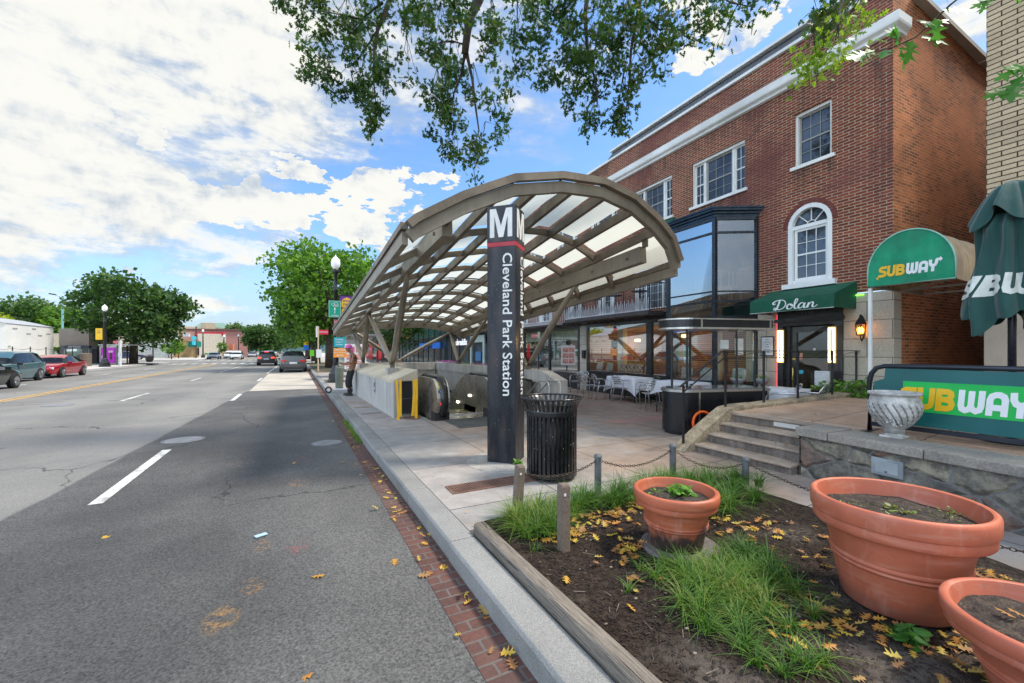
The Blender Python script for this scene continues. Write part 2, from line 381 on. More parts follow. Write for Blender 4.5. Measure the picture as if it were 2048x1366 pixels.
# concrete bus pad
pad = MB(); pad.box(-1.72, .9, 20.9, 35.6, RZ-.05, RZ+.006)
conc = M('bus_pad_concrete', (.43, .38, .31), .85, var=.12, vs=.8, fine=.12, fs=50, tint=(.30, .27, .24), tf=.5)
struct(pad.build('bus_pad', conc))
# lane markings, each a sheet 4 mm above the road
paint = M('road_paint_white', (.60, .60, .55), .7, var=.1, vs=9, fine=.35, fs=60, tint=(.22, .22, .21), tf=.8)
ypaint = M('road_paint_yellow', (.60, .34, .06), .7, var=.1, vs=3, fine=.2, fs=40, tint=(.34, .22, .10), tf=.6)
mk = MB()
def strip(mb, x0, y0, x1, y1, wd, z=RZ+.006):
    d = Vector((x1-x0, y1-y0, 0)).normalized(); n = Vector((-d.y, d.x, 0))*(wd/2)
    a, b = Vector((x0, y0, z)), Vector((x1, y1, z)); mb.add([a-n, b-n, b+n, a+n], [(0, 1, 2, 3)])
for y0, y1 in ((6.3, 9.2), (17.1, 19.6), (27.5, 30.5), (-4, -1)): strip(mk, -2.02+.006*y0, y0, -2.02+.006*y1, y1, .13)
strip(mk, -1.85, 36.2, -1.7, 55, .13, RZ+.006)
for y0 in (8.8, 18.8, 29.5, 40): strip(mk, -5.25, y0, -5.25, y0+3, .12)
strip(mk, -5.25, 41.5, -5.25, 62, .12, RZ+.010)
for y0 in range(16, 70, 11): strip(mk, -12.1, y0, -12.1, y0+3.2, .12)
for x in range(0, 15): strip(mk, -14.6+x*1.05, 64.5, -14.6+x*1.05, 68.3, .55)
for x in range(0, 15): strip(mk, -14.6+x*1.05, 88.5, -14.6+x*1.05, 92.0, .55)
struct(mk.build('lane_markings', paint))
yk = MB()
for dxx in (-.14, .14): strip(yk, -8.85+dxx, -10, -8.85+dxx, 64, .12)
for dxx in (-.14, .14): strip(yk, -8.85+dxx, 93, -8.85+dxx, 260, .12)
struct(yk.build('centre_line', ypaint))
# brick gutter
gb = MB(); gb.box(.88, 1.118, -6, 60, RZ-.02, RZ+.004)
gut = M_brick('gutter_brick', (.125, .058, .045), (.085, .044, .038), (.12, .10, .088), .215, .10, .009, 'xy', tint=(.10, .08, .07), off=.5, soot=(.09, .08, .075), sootf=.6)
struct(gb.build('gutter', gut))
# kerb: granite stones with a joint every few metres
km = M('granite', (.235, .23, .215), .8, var=.12, vs=1.2, fine=.28, fs=150, tint=(.15, .145, .13), tf=.7, bmp=.35, bs=90, bd=.006)
kb = MB(); ys = [-6, -3.3, -.9, 1.0, 3.30, 4.72, 6.55, 8.2]
while ys[-1] < 150: ys.append(ys[-1]+2.4)
for a, b in zip(ys, ys[1:]):
    j = random.uniform(-.006, .006)
    kb.prism([(1.122+j, RZ-.15), (1.122+j, -.02), (1.14+j, .002), (1.345, .004), (1.345, RZ-.15)], lambda p, q, d: (p, d, q), a+.006, b-.006)
struct(kb.build('kerb', km, bevel=.008))
struct(MB().box(-15.6, -15.3, -40, 73, RZ-.1, .0).box(-15.6, -15.3, 89, 320, RZ-.1, .0).build('far_kerb', M('far_kerb_stone', (.42, .41, .39), .8)))
# pavement: concrete slabs, leaving the escalator pit open and the planting bed out
def slab_mat(name, ca, cb, bw, bh, ox=0.0, oy=0.0, warm=(.48, .36, .28)):
    m, nt, p, out = newmat(name)
    o = nt.vmath('ADD', nt.tc(), (ox, oy, 0)); x, y, z = nt.sep(o)
    wv = nt.vmath('ADD', nt.comb(x, y, 0), nt.vmath('MULTIPLY', nt.vmath('SUBTRACT', nt.noise(o, 1.5, 2, color=True), (.5, .5, .5)), (.03, .03, 0)))
    b = nt.new('ShaderNodeTexBrick'); b.offset = .0; nt.link(wv, b.inputs['Vector']); b.inputs['Scale'].default_value = 1
    b.inputs['Brick Width'].default_value = bw; b.inputs['Row Height'].default_value = bh; b.inputs['Mortar Size'].default_value = .008; b.inputs['Mortar Smooth'].default_value = .3
    b.inputs['Color1'].default_value = (*ca, 1); b.inputs['Color2'].default_value = (*cb, 1); b.inputs['Mortar'].default_value = (.07, .06, .055, 1)
    n1 = nt.noise(o, .45, 5, .6); n2 = nt.noise(o, 3.0, 6, .65); n3 = nt.noise(o, 90, 3, .7)
    c = nt.mix(nt.ramp(nt.math('ADD', n1, nt.math('MULTIPLY', nt.math('SUBTRACT', x, 3.0), .035)), .42, .68, 0, .8), b.outputs['Color'], nt.mix(1.0, b.outputs['Color'], tuple(k*2.1 for k in warm), 'MULTIPLY'))
    f = nt.math('MULTIPLY', nt.ramp(n2, .3, .7, .82, 1.12), nt.ramp(n3, .3, .7, .86, 1.12))
    c = nt.mix(1.0, c, nt.comb(f, f, f), 'MULTIPLY')
    st = nt.ramp(nt.noise(o, 1.3, 5, .7, .8), .58, .72, 0, .5)
    c = nt.mix(st, c, (.17, .15, .14))
    sp = nt.ramp(nt.noise(o, 26, 1, .3), .70, .74, 0, .6); c = nt.mix(sp, c, (.12, .11, .10))
    nt.link(c, p.inputs['Base Color']); p.inputs['Roughness'].default_value = .75; p.inputs['Specular IOR Level'].default_value = .35
    bump(nt, p, nt.math('SUBTRACT', nt.math('MULTIPLY', n3, .3), b.outputs['Fac']), .5, .006)
    return m
slab = slab_mat('paving_slabs', (.29, .275, .26), (.34, .305, .28), 1.3, 1.55, .0, -.85)
pv = MB(); T = -.3
for x0, x1, y0, y1 in ((1.352, 5.65, 3.43, 9.15), (5.65, 14, 4.9, 9.15), (1.352, 2.7, 9.15, 60), (2.7, 5.5, 17.6, 60), (5.5, 14, 9.15, 60), (4.42, 5.65, -6, 3.43)):
    pv.box(x0, x1, y0, y1, T, 0)
struct(pv.build('pavement', slab))
fp = MB(); fp.box(-34, -15.6, -40, 73, T, 0).box(-70, -15.6, 89, 320, T, 0).box(-70, -34, -40, 73, T, -.002)
struct(fp.build('far_pavement', M('far_paving', (.48, .44, .39), .85, var=.1, vs=.3, fine=.08, fs=8)))
struct(MB().box(1.352, 16, 60, 320, T, 0).build('pavement_beyond', M('far_paving')if False else MATS['far_paving']))
# low reddish band of brick paving in the plaza
pb = MB()
for i, (x0, y0, x1, y1) in enumerate([(6.1, 6.9, 9.2, 7.35), (7.2, 9.6, 9.6, 9.9), (8.0, 10.9, 9.7, 11.1)]): pb.box(x0, x1, y0, y1, -.05, .004)
struct(pb.build('plaza_band', M('plaza_band', (.34, .20, .165), .8, var=.15, vs=1.5, fine=.15, fs=60)))
# ------------------------------------------------------------------ planting bed
def hz(x, y): return .035 + .05*mnoise.noise(Vector((x*1.1, y*1.1, 3))) + .018*mnoise.noise(Vector((x*5, y*5, 1)))
soilm, nt, p, out = newmat('mulch')
o = nt.tc(); n1 = nt.noise(o, 26, 5, .75, .6); n2 = nt.noise(o, 1.3, 4); n3 = nt.noise(o, 110, 2, .8)
c = nt.mix(nt.ramp(n1, .35, .68), (.015, .011, .009), (.082, .056, .042))
yy = nt.sep(o)[1]; c = nt.mix(nt.ramp(nt.math('ADD', n2, nt.math('MULTIPLY', nt.math('SUBTRACT', 1.6, yy), .10)), .46, .66, 0, .85), c, nt.mix(n1, (.085, .07, .058), (.23, .195, .165)))
c = nt.mix(nt.ramp(n3, .70, .76, 0, .7), c, (.32, .27, .2))
nt.link(c, p.inputs['Base Color']); p.inputs['Roughness'].default_value = .95; p.inputs['Specular IOR Level'].default_value = .15
bump(nt, p, nt.math('ADD', n1, nt.math('MULTIPLY', n3, .5)), 1.0, .03)
sb = MB(); sb.grid(70, 110, lambda a, b: (1.44+a*(4.5-1.44), -2.2+b*(3.5+2.2), hz(1.44+a*3.06, -2.2+b*5.7)))
struct(sb.build('soil', soilm, smooth=True))
chip = MB()
for i in range(15000):
    x = random.uniform(1.5, 4.4); y = random.uniform(-.1, 3.45)
    if (x*SN+y*CS) < .5: continue
    z = hz(x, y)+.006; l = random.uniform(.003, .013)*random.choice((1, 1, 1, 1.8)); wd = random.uniform(.0015, .005); a = random.uniform(0, PI); t = random.uniform(-.35, .35)
    dx_, dy_ = math.cos(a), math.sin(a)
    chip.add([(x-dx_*l-dy_*wd, y-dy_*l+dx_*wd, z-t*l), (x+dx_*l-dy_*wd, y+dy_*l+dx_*wd, z+t*l), (x+dx_*l*.8+dy_*wd, y+dy_*l*.8-dx_*wd, z+t*l+.003), (x-dx_*l*.9+dy_*wd, y-dy_*l*.9-dx_*wd, z-t*l+.002)], [(0, 1, 2, 3)])
chm = M_leaf('wood_chips', [(.012, .009, .008), (.03, .02, .016), (.055, .036, .026), (.02, .015, .012), (.025, .018, .014), (.24, .19, .13)], 0.0, .95)
co = chip.build('mulch_chips', chm); stuff(co); tag(co, 'dark brown wood chips covering the soil of the planting bed', 'mulch')
# timber edging
wood = M('weathered_timber', (.17, .125, .095), .85, var=.25, vs=2.0, fine=.2, fs=70, bmp=.5, bs=30, bd=.006, tint=(.10, .085, .075), tf=.8)
def wood_grain():
    m, nt, p, out = newmat('grained_timber')
    o = nt.tc(); s = nt.vmath('MULTIPLY', o, (60, 3.0, 60)); g = nt.noise(s, 1.6, 5, .65, .5); g2 = nt.noise(o, 1.6, 4)
    c = nt.mix(nt.ramp(g, .3, .68), (.13, .108, .09), (.27, .23, .185)); c = nt.mix(nt.ramp(g2, .52, .7, 0, .6), c, (.07, .062, .055))
    ck = nt.ramp(nt.noise(nt.vmath('MULTIPLY', o, (9, .5, 9)), 3, 3, .5, .8), .66, .69, 0, .85); c = nt.mix(ck, c, (.025, .02, .018))
    nt.link(c, p.inputs['Base Color']); p.inputs['Roughness'].default_value = .9; p.inputs['Specular IOR Level'].default_value = .2
    bump(nt, p, nt.math('SUBTRACT', g, ck), .9, .012); return m
grain = wood_grain()
tb = MB(); tb.grid(1, 1, lambda a, b: (0, 0, 0)); tb = MB()
N = 60
prof = [(1.365, -.02), (1.365, .07), (1.378, .083), (1.452, .087), (1.466, .075), (1.466, -.02)]
for j in range(N+1):
    y = 3.36-j*(5.6/N)
    for x, z in prof: tb.v.append(Vector((x+.006*mnoise.noise(Vector((x*30, y*1.3, z*30))), y, z+(.008*mnoise.noise(Vector((x*20, y*1.1, 4))) if z > 0 else 0))))
k = len(prof)
for j in range(N):
    for i in range(k): tb.f.append((j*k+i, j*k+(i+1) % k, (j+1)*k+(i+1) % k, (j+1)*k+i))
tb.f.append(tuple(range(k))); tb.f.append(tuple(N*k+i for i in range(k))[::-1])
tag(fixn(tb.build('timber_edging', grain)), 'long weathered grey timber beam edging the planting bed beside the kerb', 'edging')
# posts and chains
def wood_post(x, y, h, label, lean=(0, 0), wd=.075):
    t = thing('bollard_post', label, 'post', (x, y, 0), random.uniform(-.1, .1), 'posts round the planting bed')
    b = MB(); m4 = Matrix.Rotation(lean[0], 4, 'X') @ Matrix.Rotation(lean[1], 4, 'Y'); k = wd/2
    vs = []
    for z, q in ((-.15, 1), (h-.02, 1), (h, .75)): vs += [m4 @ Vector((sx*k*q, sy*k*q, z)) for sx, sy in ((-1, -1), (1, -1), (1, 1), (-1, 1))]
    b.add(vs, [(0, 1, 5, 4), (1, 2, 6, 5), (2, 3, 7, 6), (3, 0, 4, 7), (4, 5, 9, 8), (5, 6, 10, 9), (6, 7, 11, 10), (7, 4, 8, 11), (8, 9, 10, 11), (3, 2, 1, 0)])
    b.build('shaft', wood, t, bevel=.004)
    MB().obox(m4 @ Vector((-k*.3, -k-.002, h-.075)), (.018, .004, .018)).build('reflector', white_paint, t)
    return m4 @ Vector((0, 0, h-.07)) + Vector((x, y, 0))
grey_post = M('grey_painted_steel', (.115, .12, .125), .6, .1, var=.25, vs=8, bmp=.1)
def metal_post(x, y, h, label):
    t = thing('bollard_post', label, 'post', (x, y, 0), 0, 'posts round the planting bed')
    MB().cyl((0, 0, -.1), .038, h+.1, 16).build('shaft', grey_post, t, smooth=False, bevel=.004)
    MB().lathe([(.044, h-.03), (.044, h-.01), (.03, h+.012), (.0001, h+.018)], 16).build('cap', grey_post, t)
    return Vector((x, y, h-.05))
P1 = wood_post(1.86, 3.50, .49, 'leaning wooden post at the bed corner beside the black litter bin', (.02, .06))
P0 = wood_post(1.83, 2.68, .55, 'upright wooden post with a white square tab in front of the litter bin', (0, 0))
P2 = metal_post(2.96, 3.67, .42, 'short grey post just right of the black litter bin holding the chain')
P3 = metal_post(4.06, 3.62, .43, 'short grey post behind the round terracotta pot, chain on both sides')
P4 = metal_post(4.56, 3.03, .34, 'short grey post in the grass left of the large terracotta planter')
P5 = metal_post(4.62, -.35, .44, 'short grey post holding the far end of the chain at the right edge')
rust = M('rusty_chain', (.09, .065, .05), .7, .6, var=.4, vs=20)
def chain(a, b, sag, label):
    mb = MB(); n = max(6, int((b-a).length*1.05/.034)); L = Vector(b-a)
    def cp(t): return a + L*t - Vector((0, 0, sag*4*t*(1-t)))
    for i in range(n):
        t = (i+.5)/n; p = cp(t); d = (cp(min(1, t+.01))-cp(max(0, t-.01))).normalized(); _, u, v = basis(d)
        if i % 2: u, v = v, u
        pts = [p + d*(math.cos(q)*.021)+u*(math.sin(q)*.0115) for q in [2*PI*k/10 for k in range(10)]]
        mb.tube(pts, .0037, 5, closed=True)
    tag(mb.build('chain', rust, None, smooth=True), label, 'chain', 'chains between the posts')
chain(P1, P2, .10, 'rusty chain passing behind the litter bin from the leaning wooden post')
chain(P2, P3, .13, 'rusty chain hanging between the litter bin and the post behind the round pot')
chain(P3, P4, .13, 'rusty chain hanging in front of the stone steps')
chain(P4, P5, .22, 'rusty chain passing behind the large terracotta planter')
# ------------------------------------------------------------------ pots
def terracotta(name, base, dirt, dirth, fac):
    m, nt, p, out = newmat(name); o = nt.tc(); x, y, z = nt.sep(o)
    n = nt.noise(o, 3, 5, .6); n2 = nt.noise(nt.vmath('MULTIPLY', o, (1, 1, 6)), 4, 4)
    c = nt.mix(nt.ramp(n, .3, .7), tuple(k*.86 for k in base), tuple(min(1, k*1.1) for k in base)); c = nt.mix(nt.ramp(n2, .5, .72, 0, .22), c, (.62, .36, .27))
    h = nt.math('ADD', z, nt.math('MULTIPLY', nt.math('SUBTRACT', nt.noise(o, 4, 5, .65), .5), -.42))
    c = nt.mix(nt.ramp(h, dirth-.05, dirth+.05, fac, 0), c, dirt)
    c = nt.mix(nt.ramp(nt.noise(o, 38, 2, .5), .68, .72, 0, .35), c, (.22, .10, .07))
    c = nt.mix(nt.ramp(nt.noise(nt.vmath('MULTIPLY', o, (2, 2, .7)), 5, 6, .7, .7), .52, .72, 0, .32), c, (.60, .33, .24)); c = nt.mix(nt.ramp(nt.noise(nt.vmath('ADD', o, (3, 3, 3)), 7, 6, .75), .6, .75, 0, .35), c, (.16, .07, .05))
    nt.link(c, p.inputs['Base Color']); nt.link(nt.ramp(n, .3, .7, .42, .62), p.inputs['Roughness']); p.inputs['Specular IOR Level'].default_value = .4
    bump(nt, p, nt.noise(o, 120, 3), .08, .004); return m
tc1 = terracotta('terracotta_aged', (.44, .115, .055), (.028, .024, .024), .175, .95)
tc2 = terracotta('terracotta_clean', (.47, .125, .065), (.22, .09, .06), .11, .6)
tc3 = terracotta('terracotta_low', (.45, .12, .065), (.12, .05, .04), .06, .7)
potsoil = M('potting_soil', (.035, .025, .02), .95, var=.5, vs=30, fine=.5, fs=120, bmp=1.0, bs=70, bd=.02, tint=(.12, .09, .06), tf=.5)
def pot_profile(Rm, H, base):
    r = lambda t: base+(Rm-.045-base)*t     # wall radius with height fraction
    return [(base*.97, 0), (base, .012), (r(.38), H*.38), (r(.39)+.009, H*.392), (r(.405)+.010, H*.405), (r(.42)+.001, H*.422), (r(.435)+.010, H*.44), (r(.45)+.009, H*.455), (r(.46), H*.472),
            (r(.73), H*.715), (Rm-.033, H*.72), (Rm-.020, H*.726), (Rm-.014, H*.74), (Rm-.012, H*.795), (Rm-.015, H*.815), (Rm-.016, H*.822), (Rm-.004, H*.832), (Rm, H*.85), (Rm+.002, H*.96), (Rm-.003, H*.985), (Rm-.012, H*.997), (Rm-.022, H), (Rm-.034, H*.99), (Rm-.042, H*.95), (Rm-.052, H*.86), (Rm-.066, H*.80)]
def pot(x, y, z, Rm, H, base, m, label, soilf=.84):
    t = thing('flower_pot', label, 'flower pot', (x, y, z), 0, 'terracotta pots in the planting bed')
    pb_ = MB().lathe(pot_profile(Rm, H, base), 80).build('pot_body', m, t, smooth=True); md = pb_.modifiers.new('edge', 'EDGE_SPLIT'); md.split_angle = R(42)
    so_ = MB(); n = 40
    so_.v.append(Vector((0, 0, H*soilf+.012)))
    for j in range(1, 13):
        for k in range(n):
            a = 2*PI*k/n; rr = (Rm-.062)*j/12; xx, yy = rr*math.cos(a), rr*math.sin(a)
            so_.v.append(Vector((xx, yy, H*soilf+.018*mnoise.noise(Vector((xx*9+x, yy*9, 2)))+.012*(1-j/12))))
    for k in range(n): so_.f.append((0, 1+k, 1+(k+1) % n))
    for j in range(11):
        for k in range(n): so_.f.append((1+j*n+k, 1+(j+1)*n+k, 1+(j+1)*n+(k+1) % n, 1+j*n+(k+1) % n))
    so_.build('potting_soil', potsoil, t, smooth=True)
    return t
pot1 = pot(2.64, 2.33, .05, .315, .445, .195, tc1, 'round terracotta pot with soot-blackened base and leafy green seedlings')
pot2 = pot(3.28, 1.21, .04, .43, .63, .27, tc2, 'largest clean terracotta planter with dark soil and sparse weeds')
pot3 = pot(2.86, .50, .03, .37, .40, .20, tc3, 'low wide terracotta bowl at the bottom right with a fallen leaf on its soil')
MB_s = MB().lathe([(.0001, 0), (.29, 0), (.30, .02), (.29, .045), (.0001, .05)], 48, (2.66, 2.30, .02))
tag(MB_s.build('pot_base', M('dirty_stone', (.13, .11, .10), .9, var=.3, vs=5, fine=.3, fs=60), smooth=False, bevel=.008), 'dark round stone slab under the round terracotta pot', 'slab')
# leaves
def oak_leaf(L):      # outline of a pin-oak leaf in its plane, stem at the origin
    pts = [(0, 0), (.10, .06), (.16, .28), (.24, .07), (.36, .12), (.44, .44), (.50, .10), (.62, .13), (.74, .34), (.76, .09), (.86, .10), (1.0, 0)]
    lo = [(a, -b*random.uniform(.8, 1.15)) for a, b in pts[1:-1]][::-1]
    return [(a*L, b*L*.95) for a, b in pts+lo]
def put_leaf(mb, p, L, nrm=None, az=None, curl=.12, simple=False):
    if nrm is None: nrm = Vector((random.gauss(0, 1), random.gauss(0, 1), random.gauss(0, .8)+.5))
    d, a, b = basis(nrm)
    az = random.uniform(0, 2*PI) if az is None else az
    e1 = a*math.cos(az)+b*math.sin(az); e2 = d.cross(e1)
    if simple: o2 = [(0, 0), (.35, .13), (.5, .42), (.6, .14), (1, .0), (.62, -.16), (.48, -.40), (.33, -.12)]; o2 = [(q*L, r*L) for q, r in o2]
    else: o2 = oak_leaf(L)
    n = len(mb.v)
    for q, r in o2: mb.v.append(p + e1*q + e2*r + d*(-curl*abs(r)-curl*q*q/L*.6))
    mid = [p+e1*(L*t)+d*(-curl*t*t*L*.6) for t in (0.5,)]
    mb.v.append(mid[0]); k = len(o2)
    for i in range(k): mb.f.append((n+i, n+(i+1) % k, n+k))
fall = M_leaf('fallen_leaves', [(.50, .30, .03), (.58, .40, .05), (.46, .20, .04), (.30, .15, .07), (.55, .42, .08), (.25, .27, .05)], .15, .6)
lv = MB()
def ground_leaf(x, y, z, L): put_leaf(lv, Vector((x, y, z)), L, Vector((random.gauss(0, .22), random.gauss(0, .22), 1)), None, random.uniform(-.5, .3))
for cx, cy, rx, ry, n in ((2.2, 2.95, .55, .25, 90), (2.25, 2.45, .18, .15, 34), (2.95, 3.1, .7, .12, 70), (3.5, 2.3, .35, .3, 30), (2.75, 1.25, .4, .4, 70), (3.0, .8, .3, .3, 55), (3.9, 1.0, .25, .25, 80), (3.6, 1.9, .5, .4, 30), (2.4, 1.4, .8, 1.0, 28), (2.1, 2.3, .5, .6, 18)):
    for i in range(n):
        x = random.gauss(cx, rx*.55); y = random.gauss(cy, ry*.55)
        if 1.52 < x < 4.38 and y < 3.4 and (Vector((x-2.64, y-2.33)).length > .26) and Vector((x-3.28, y-1.21)).length > .30: ground_leaf(x, y, hz(x, y)+.02, random.uniform(.045, .095))
for i in range(80):
    y = random.uniform(1.2, 12) if i % 2 else random.gauss(4.6, .9); x = random.gauss(1.02, .10)
    if x > 1.11: continue
    ground_leaf(x, y, RZ+.014, random.uniform(.05, .09))
for u, v in ((1000, 1310), (1030, 1345), (935, 1185), (975, 1235), (835, 1155), (790, 1120), (650, 1153), (205, 1075), (628, 1350), (590, 925), (708, 930), (690, 925)): p_ = gnd(u, v, RZ); ground_leaf(p_.x, p_.y, RZ+.014, .1)
for i in range(60):
    x = random.uniform(1.4, 5.6); y = random.uniform(3.5, 8.5); ground_leaf(x, y, .01, random.uniform(.03, .06)) if i % 3 == 0 else None
for i in range(90):      # on the steps and terrace
    k = random.randint(0, 4); x = (5.62, 5.9, 6.16, 6.5, 7.0)[k]+random.uniform(0, .2 if k < 4 else 1.5); y = random.uniform(3.2, 4.4); z = (.12, .265, .41, .56, .59)[k]
    ground_leaf(x, y, z+.008, random.uniform(.03, .06))
lo_ = lv.build('fallen_leaves', fall); stuff(lo_); tag(lo_, 'yellow and tan fallen oak leaves scattered over bed, gutter and steps', 'fallen leaves')
# leaves lying in the pots
for t, spot, lb in ((pot2, (-.2, -.1), 'tan oak leaf lying at the left of the soil in the largest planter'), (pot2, (-.25, .04), 'tan oak leaf at the far left rim of the soil in the largest planter'), (pot3, (-.05, .12), 'orange oak leaf lying on the soil of the low terracotta bowl'), (pot3, (.03, .17), 'small leaf near the far rim of the low terracotta bowl')):
    mb = MB(); put_leaf(mb, Vector((spot[0], spot[1], (.63 if t is pot2 else .40)*.84+.03)), .08, Vector((.2, -.2, 1)), None)
    o_ = mb.build('dead_leaf', fall); o_.location = t.location; tag(o_, lb, 'leaf')
# ------------------------------------------------------------------ grass (lilyturf clumps)
gr = MB()
def blade(x, y, z, L, az, lean, wd=.0046):
    d = Vector((math.cos(az), math.sin(az), 0)); s_ = Vector((-d.y, d.x, 0))*wd; n = 4; base = len(gr.v)
    for i in range(n+1):
        t = i/n; hgt = L*(t-.55*lean*t*t); out_ = L*lean*.95*t*t
        p = Vector((x, y, z))+d*out_+Vector((0, 0, max(hgt, 0)+.0)); ww = (1-t*.9)
        gr.v.append(p-s_*ww); gr.v.append(p+s_*ww)
    for i in range(n): gr.f.append((base+2*i, base+2*i+1, base+2*i+3, base+2*i+2))
def clump(x, y, n, L, spread=.035):
    for i in range(n):
        a = random.uniform(0, 2*PI); r = random.uniform(0, spread)
        xx, yy = x+r*math.cos(a), y+r*math.sin(a)
        blade(xx, yy, hz(xx, yy)-.005, L*random.uniform(.55, 1.25), a+random.gauss(0, .6), random.uniform(.35, 1.45))
for i in range(46):   # border at the back
    t = i/45; x = 1.72+t*2.9; y = 3.32+random.uniform(-.12, .12)-(max(0, x-4.0))*.5
    clump(x, y, 80, random.uniform(.24, .34))
for i in range(12): clump(random.uniform(1.66, 2.05), random.uniform(2.95, 3.3), 85, .28)
for i in range(18): clump(random.uniform(3.2, 4.3), random.uniform(2.6, 3.1), 60, .31)
for i in range(50):   # foreground mat
    x = random.gauss(2.48, .26); y = random.gauss(1.66, .26)
    if x < 2.0 or y > 2.15 or Vector((x-2.64, y-2.33)).length < .30 or Vector((x-3.28, y-1.21)).length < .36: continue
    clump(x, y, 50, random.uniform(.15, .25))
for i in range(26): clump(random.uniform(1.98, 2.45), random.uniform(1.1, 1.6), 36, .16) if i % 2 else clump(random.uniform(2.6, 3.1), random.uniform(1.6, 2.1), 40, .19)
for x, y in ((1.62, 2.75), (1.9, 2.05), (2.15, 2.2), (2.9, .4)): clump(x, y, 16, .12)
for i in range(9): clump(1.09-i*.006, 8.0+i*.28+random.uniform(-.1, .1), 26, .16) if False else None
gm = M_leaf('lilyturf', [(.018, .055, .012), (.04, .11, .016), (.08, .18, .026), (.14, .22, .035), (.34, .30, .10)], .3, .55)
go = gr.build('lilyturf_grass', gm, smooth=True); stuff(go); tag(go, 'tufts of long dark green lilyturf blades along the bed', 'grass')
gr = MB(); _hz = hz
def hz(x, y): return RZ
for i in range(16): clump(1.07, 8.2+i*.17, 28, random.uniform(.10, .17), .05)
g2 = gr.build('gutter_weeds', M_leaf('weeds', [(.07, .16, .02), (.14, .26, .03), (.24, .36, .05)], .35)); stuff(g2); tag(g2, 'bright green weeds growing in the gutter beside the kerb', 'weeds')
hz = _hz
# ------------------------------------------------------------------ small leafy plants
pbl = MB()
for i in range(160):
    x, y = random.uniform(1.52, 4.3), random.uniform(.3, 3.3); r = random.uniform(.004, .014)
    pbl.lathe([(.0001, -r*.6), (r, 0), (.0001, r*.6)], 7, (x, y, hz(x, y)+r*.3), 1, .8)
for i in range(70):
    x, y = random.uniform(1.52, 4.0), random.uniform(.4, 3.2); a = random.uniform(0, PI); l = random.uniform(.03, .09)
    pbl.tube([(x, y, hz(x, y)+.012), (x+l*math.cos(a), y+l*math.sin(a), hz(x, y)+.016)], .0016, 4)
stuff(tag(pbl.build('pebbles', M('pebbles', (.26, .21, .17), .9, var=.5, vs=12)), 'pebbles and broken twigs scattered over the soil of the bed', 'pebbles'))
plm = M_leaf('seedling_leaves', [(.06, .16, .02), (.12, .28, .035), (.20, .38, .05), (.30, .36, .07)], .35, .45)
def leafy(mb, c, rad, n, L, hgt):
    for i in range(n):
        a = random.uniform(0, 2*PI); r = rad*math.sqrt(random.random()); p = Vector((c[0]+r*math.cos(a), c[1]+r*math.sin(a), c[2]+hgt*random.uniform(.2, 1)*(1-.5*r/rad)))
        nrm = Vector((random.gauss(0, .5), random.gauss(0, .5), 1)); d, e, f = basis(nrm); az = random.uniform(0, 2*PI); e1 = e*math.cos(az)+f*math.sin(az); e2 = d.cross(e1)
        l = L*random.uniform(.6, 1.2); k = len(mb.v)
        for q, s_ in ((0, 0), (.3, .32), (.7, .26), (1, 0), (.7, -.26), (.3, -.32)): mb.v.append(p+e1*q*l+e2*s_*l-d*abs(s_)*l*.3)
        mb.f += [(k, k+1, k+2, k+3), (k, k+3, k+4, k+5)]
        mb.tube([(c[0]+r*.5*math.cos(a), c[1]+r*.5*math.sin(a), c[2]-.02), p], .0015, 4)
mb = MB(); leafy(mb, (2.72, 2.36, .42), .10, 90, .055, .10); leafy(mb, (2.60, 2.42, .42), .12, 40, .03, .03)
tag(mb.build('seedlings', plm), 'cluster of green seedlings growing in the round terracotta pot', 'plant')
mb = MB(); leafy(mb, (3.30, 1.22, .565), .09, 45, .035, .05); leafy(mb, (3.5, 1.05, .565), .13, 40, .02, .06); leafy(mb, (3.2, 1.36, .565), .12, 40, .02, .03)
tag(mb.build('weeds', M_leaf('dull_weeds', [(.10, .13, .03), (.2, .25, .06), (.3, .27, .12)], .3)), 'sparse straggly weeds in the largest terracotta planter', 'plant')
mb = MB(); leafy(mb, (2.86, 1.0, .05), .07, 26, .09, .09)
tag(mb.build('ivy', M_leaf('ivy', [(.05, .15, .03), (.08, .24, .04)], .3)), 'small ivy plant rooted at the foot of the largest planter', 'plant')
mb = MB(); leafy(mb, (2.74, 5.10, .0), .07, 26, .06, .10)
tag(mb.build('weed_plant', plm), 'small bright weed growing at the foot of the station pylon', 'plant')
# ------------------------------------------------------------------ things on the road and pavement
def manhole(x, y, r, label, z=RZ):
    t = thing('manhole_cover', label, 'manhole', (x, y, z), random.uniform(0, 1), 'manhole covers')
    mm = M('cast_iron_worn', (.33, .33, .34), .5, .4, var=.2, vs=6, bmp=.6, bs=45, bd=.01)
    MB().lathe([(r*.9, .002), (r*.9, .008), (r, .008), (r, .002)], 40).build('ring', M('iron_ring', (.20, .20, .20), .6, .3), t)
    b = MB().lathe([(.0001, .009), (r*.87, .009), (r*.87, .002)], 40)
    for k in range(-5, 6):
        hw_ = math.sqrt(max(0, (r*.8)**2-(k*r*.15)**2)); b.box(-hw_, hw_, k*r*.15-.012, k*r*.15+.012, .009, .0125)
    b.build('cover', mm, t)
manhole(-1.90, 10.05, .34, 'pale round manhole cover just past the nearest white lane dash')
manhole(.53, 8.5, .27, 'dark round manhole cover near the brick gutter')
manhole(-6.6, 18.2, .36, 'faint round manhole cover in the middle of the far lane')
b = MB(); x0, x1, y0, y1 = 1.53, 2.62, 4.36, 4.64
b.box(x0, x1, y0, y0+.02, .0, .012).box(x0, x1, y1-.02, y1, .0, .012).box(x0, x0+.02, y0+.02, y1-.02, 0, .012).box(x1-.02, x1, y0+.02, y1-.02, 0, .012)
for i in range(36): xx = x0+.03+i*(x1-x0-.06)/36; b.box(xx, xx+.014, y0+.02, y1-.02, .001, .011)
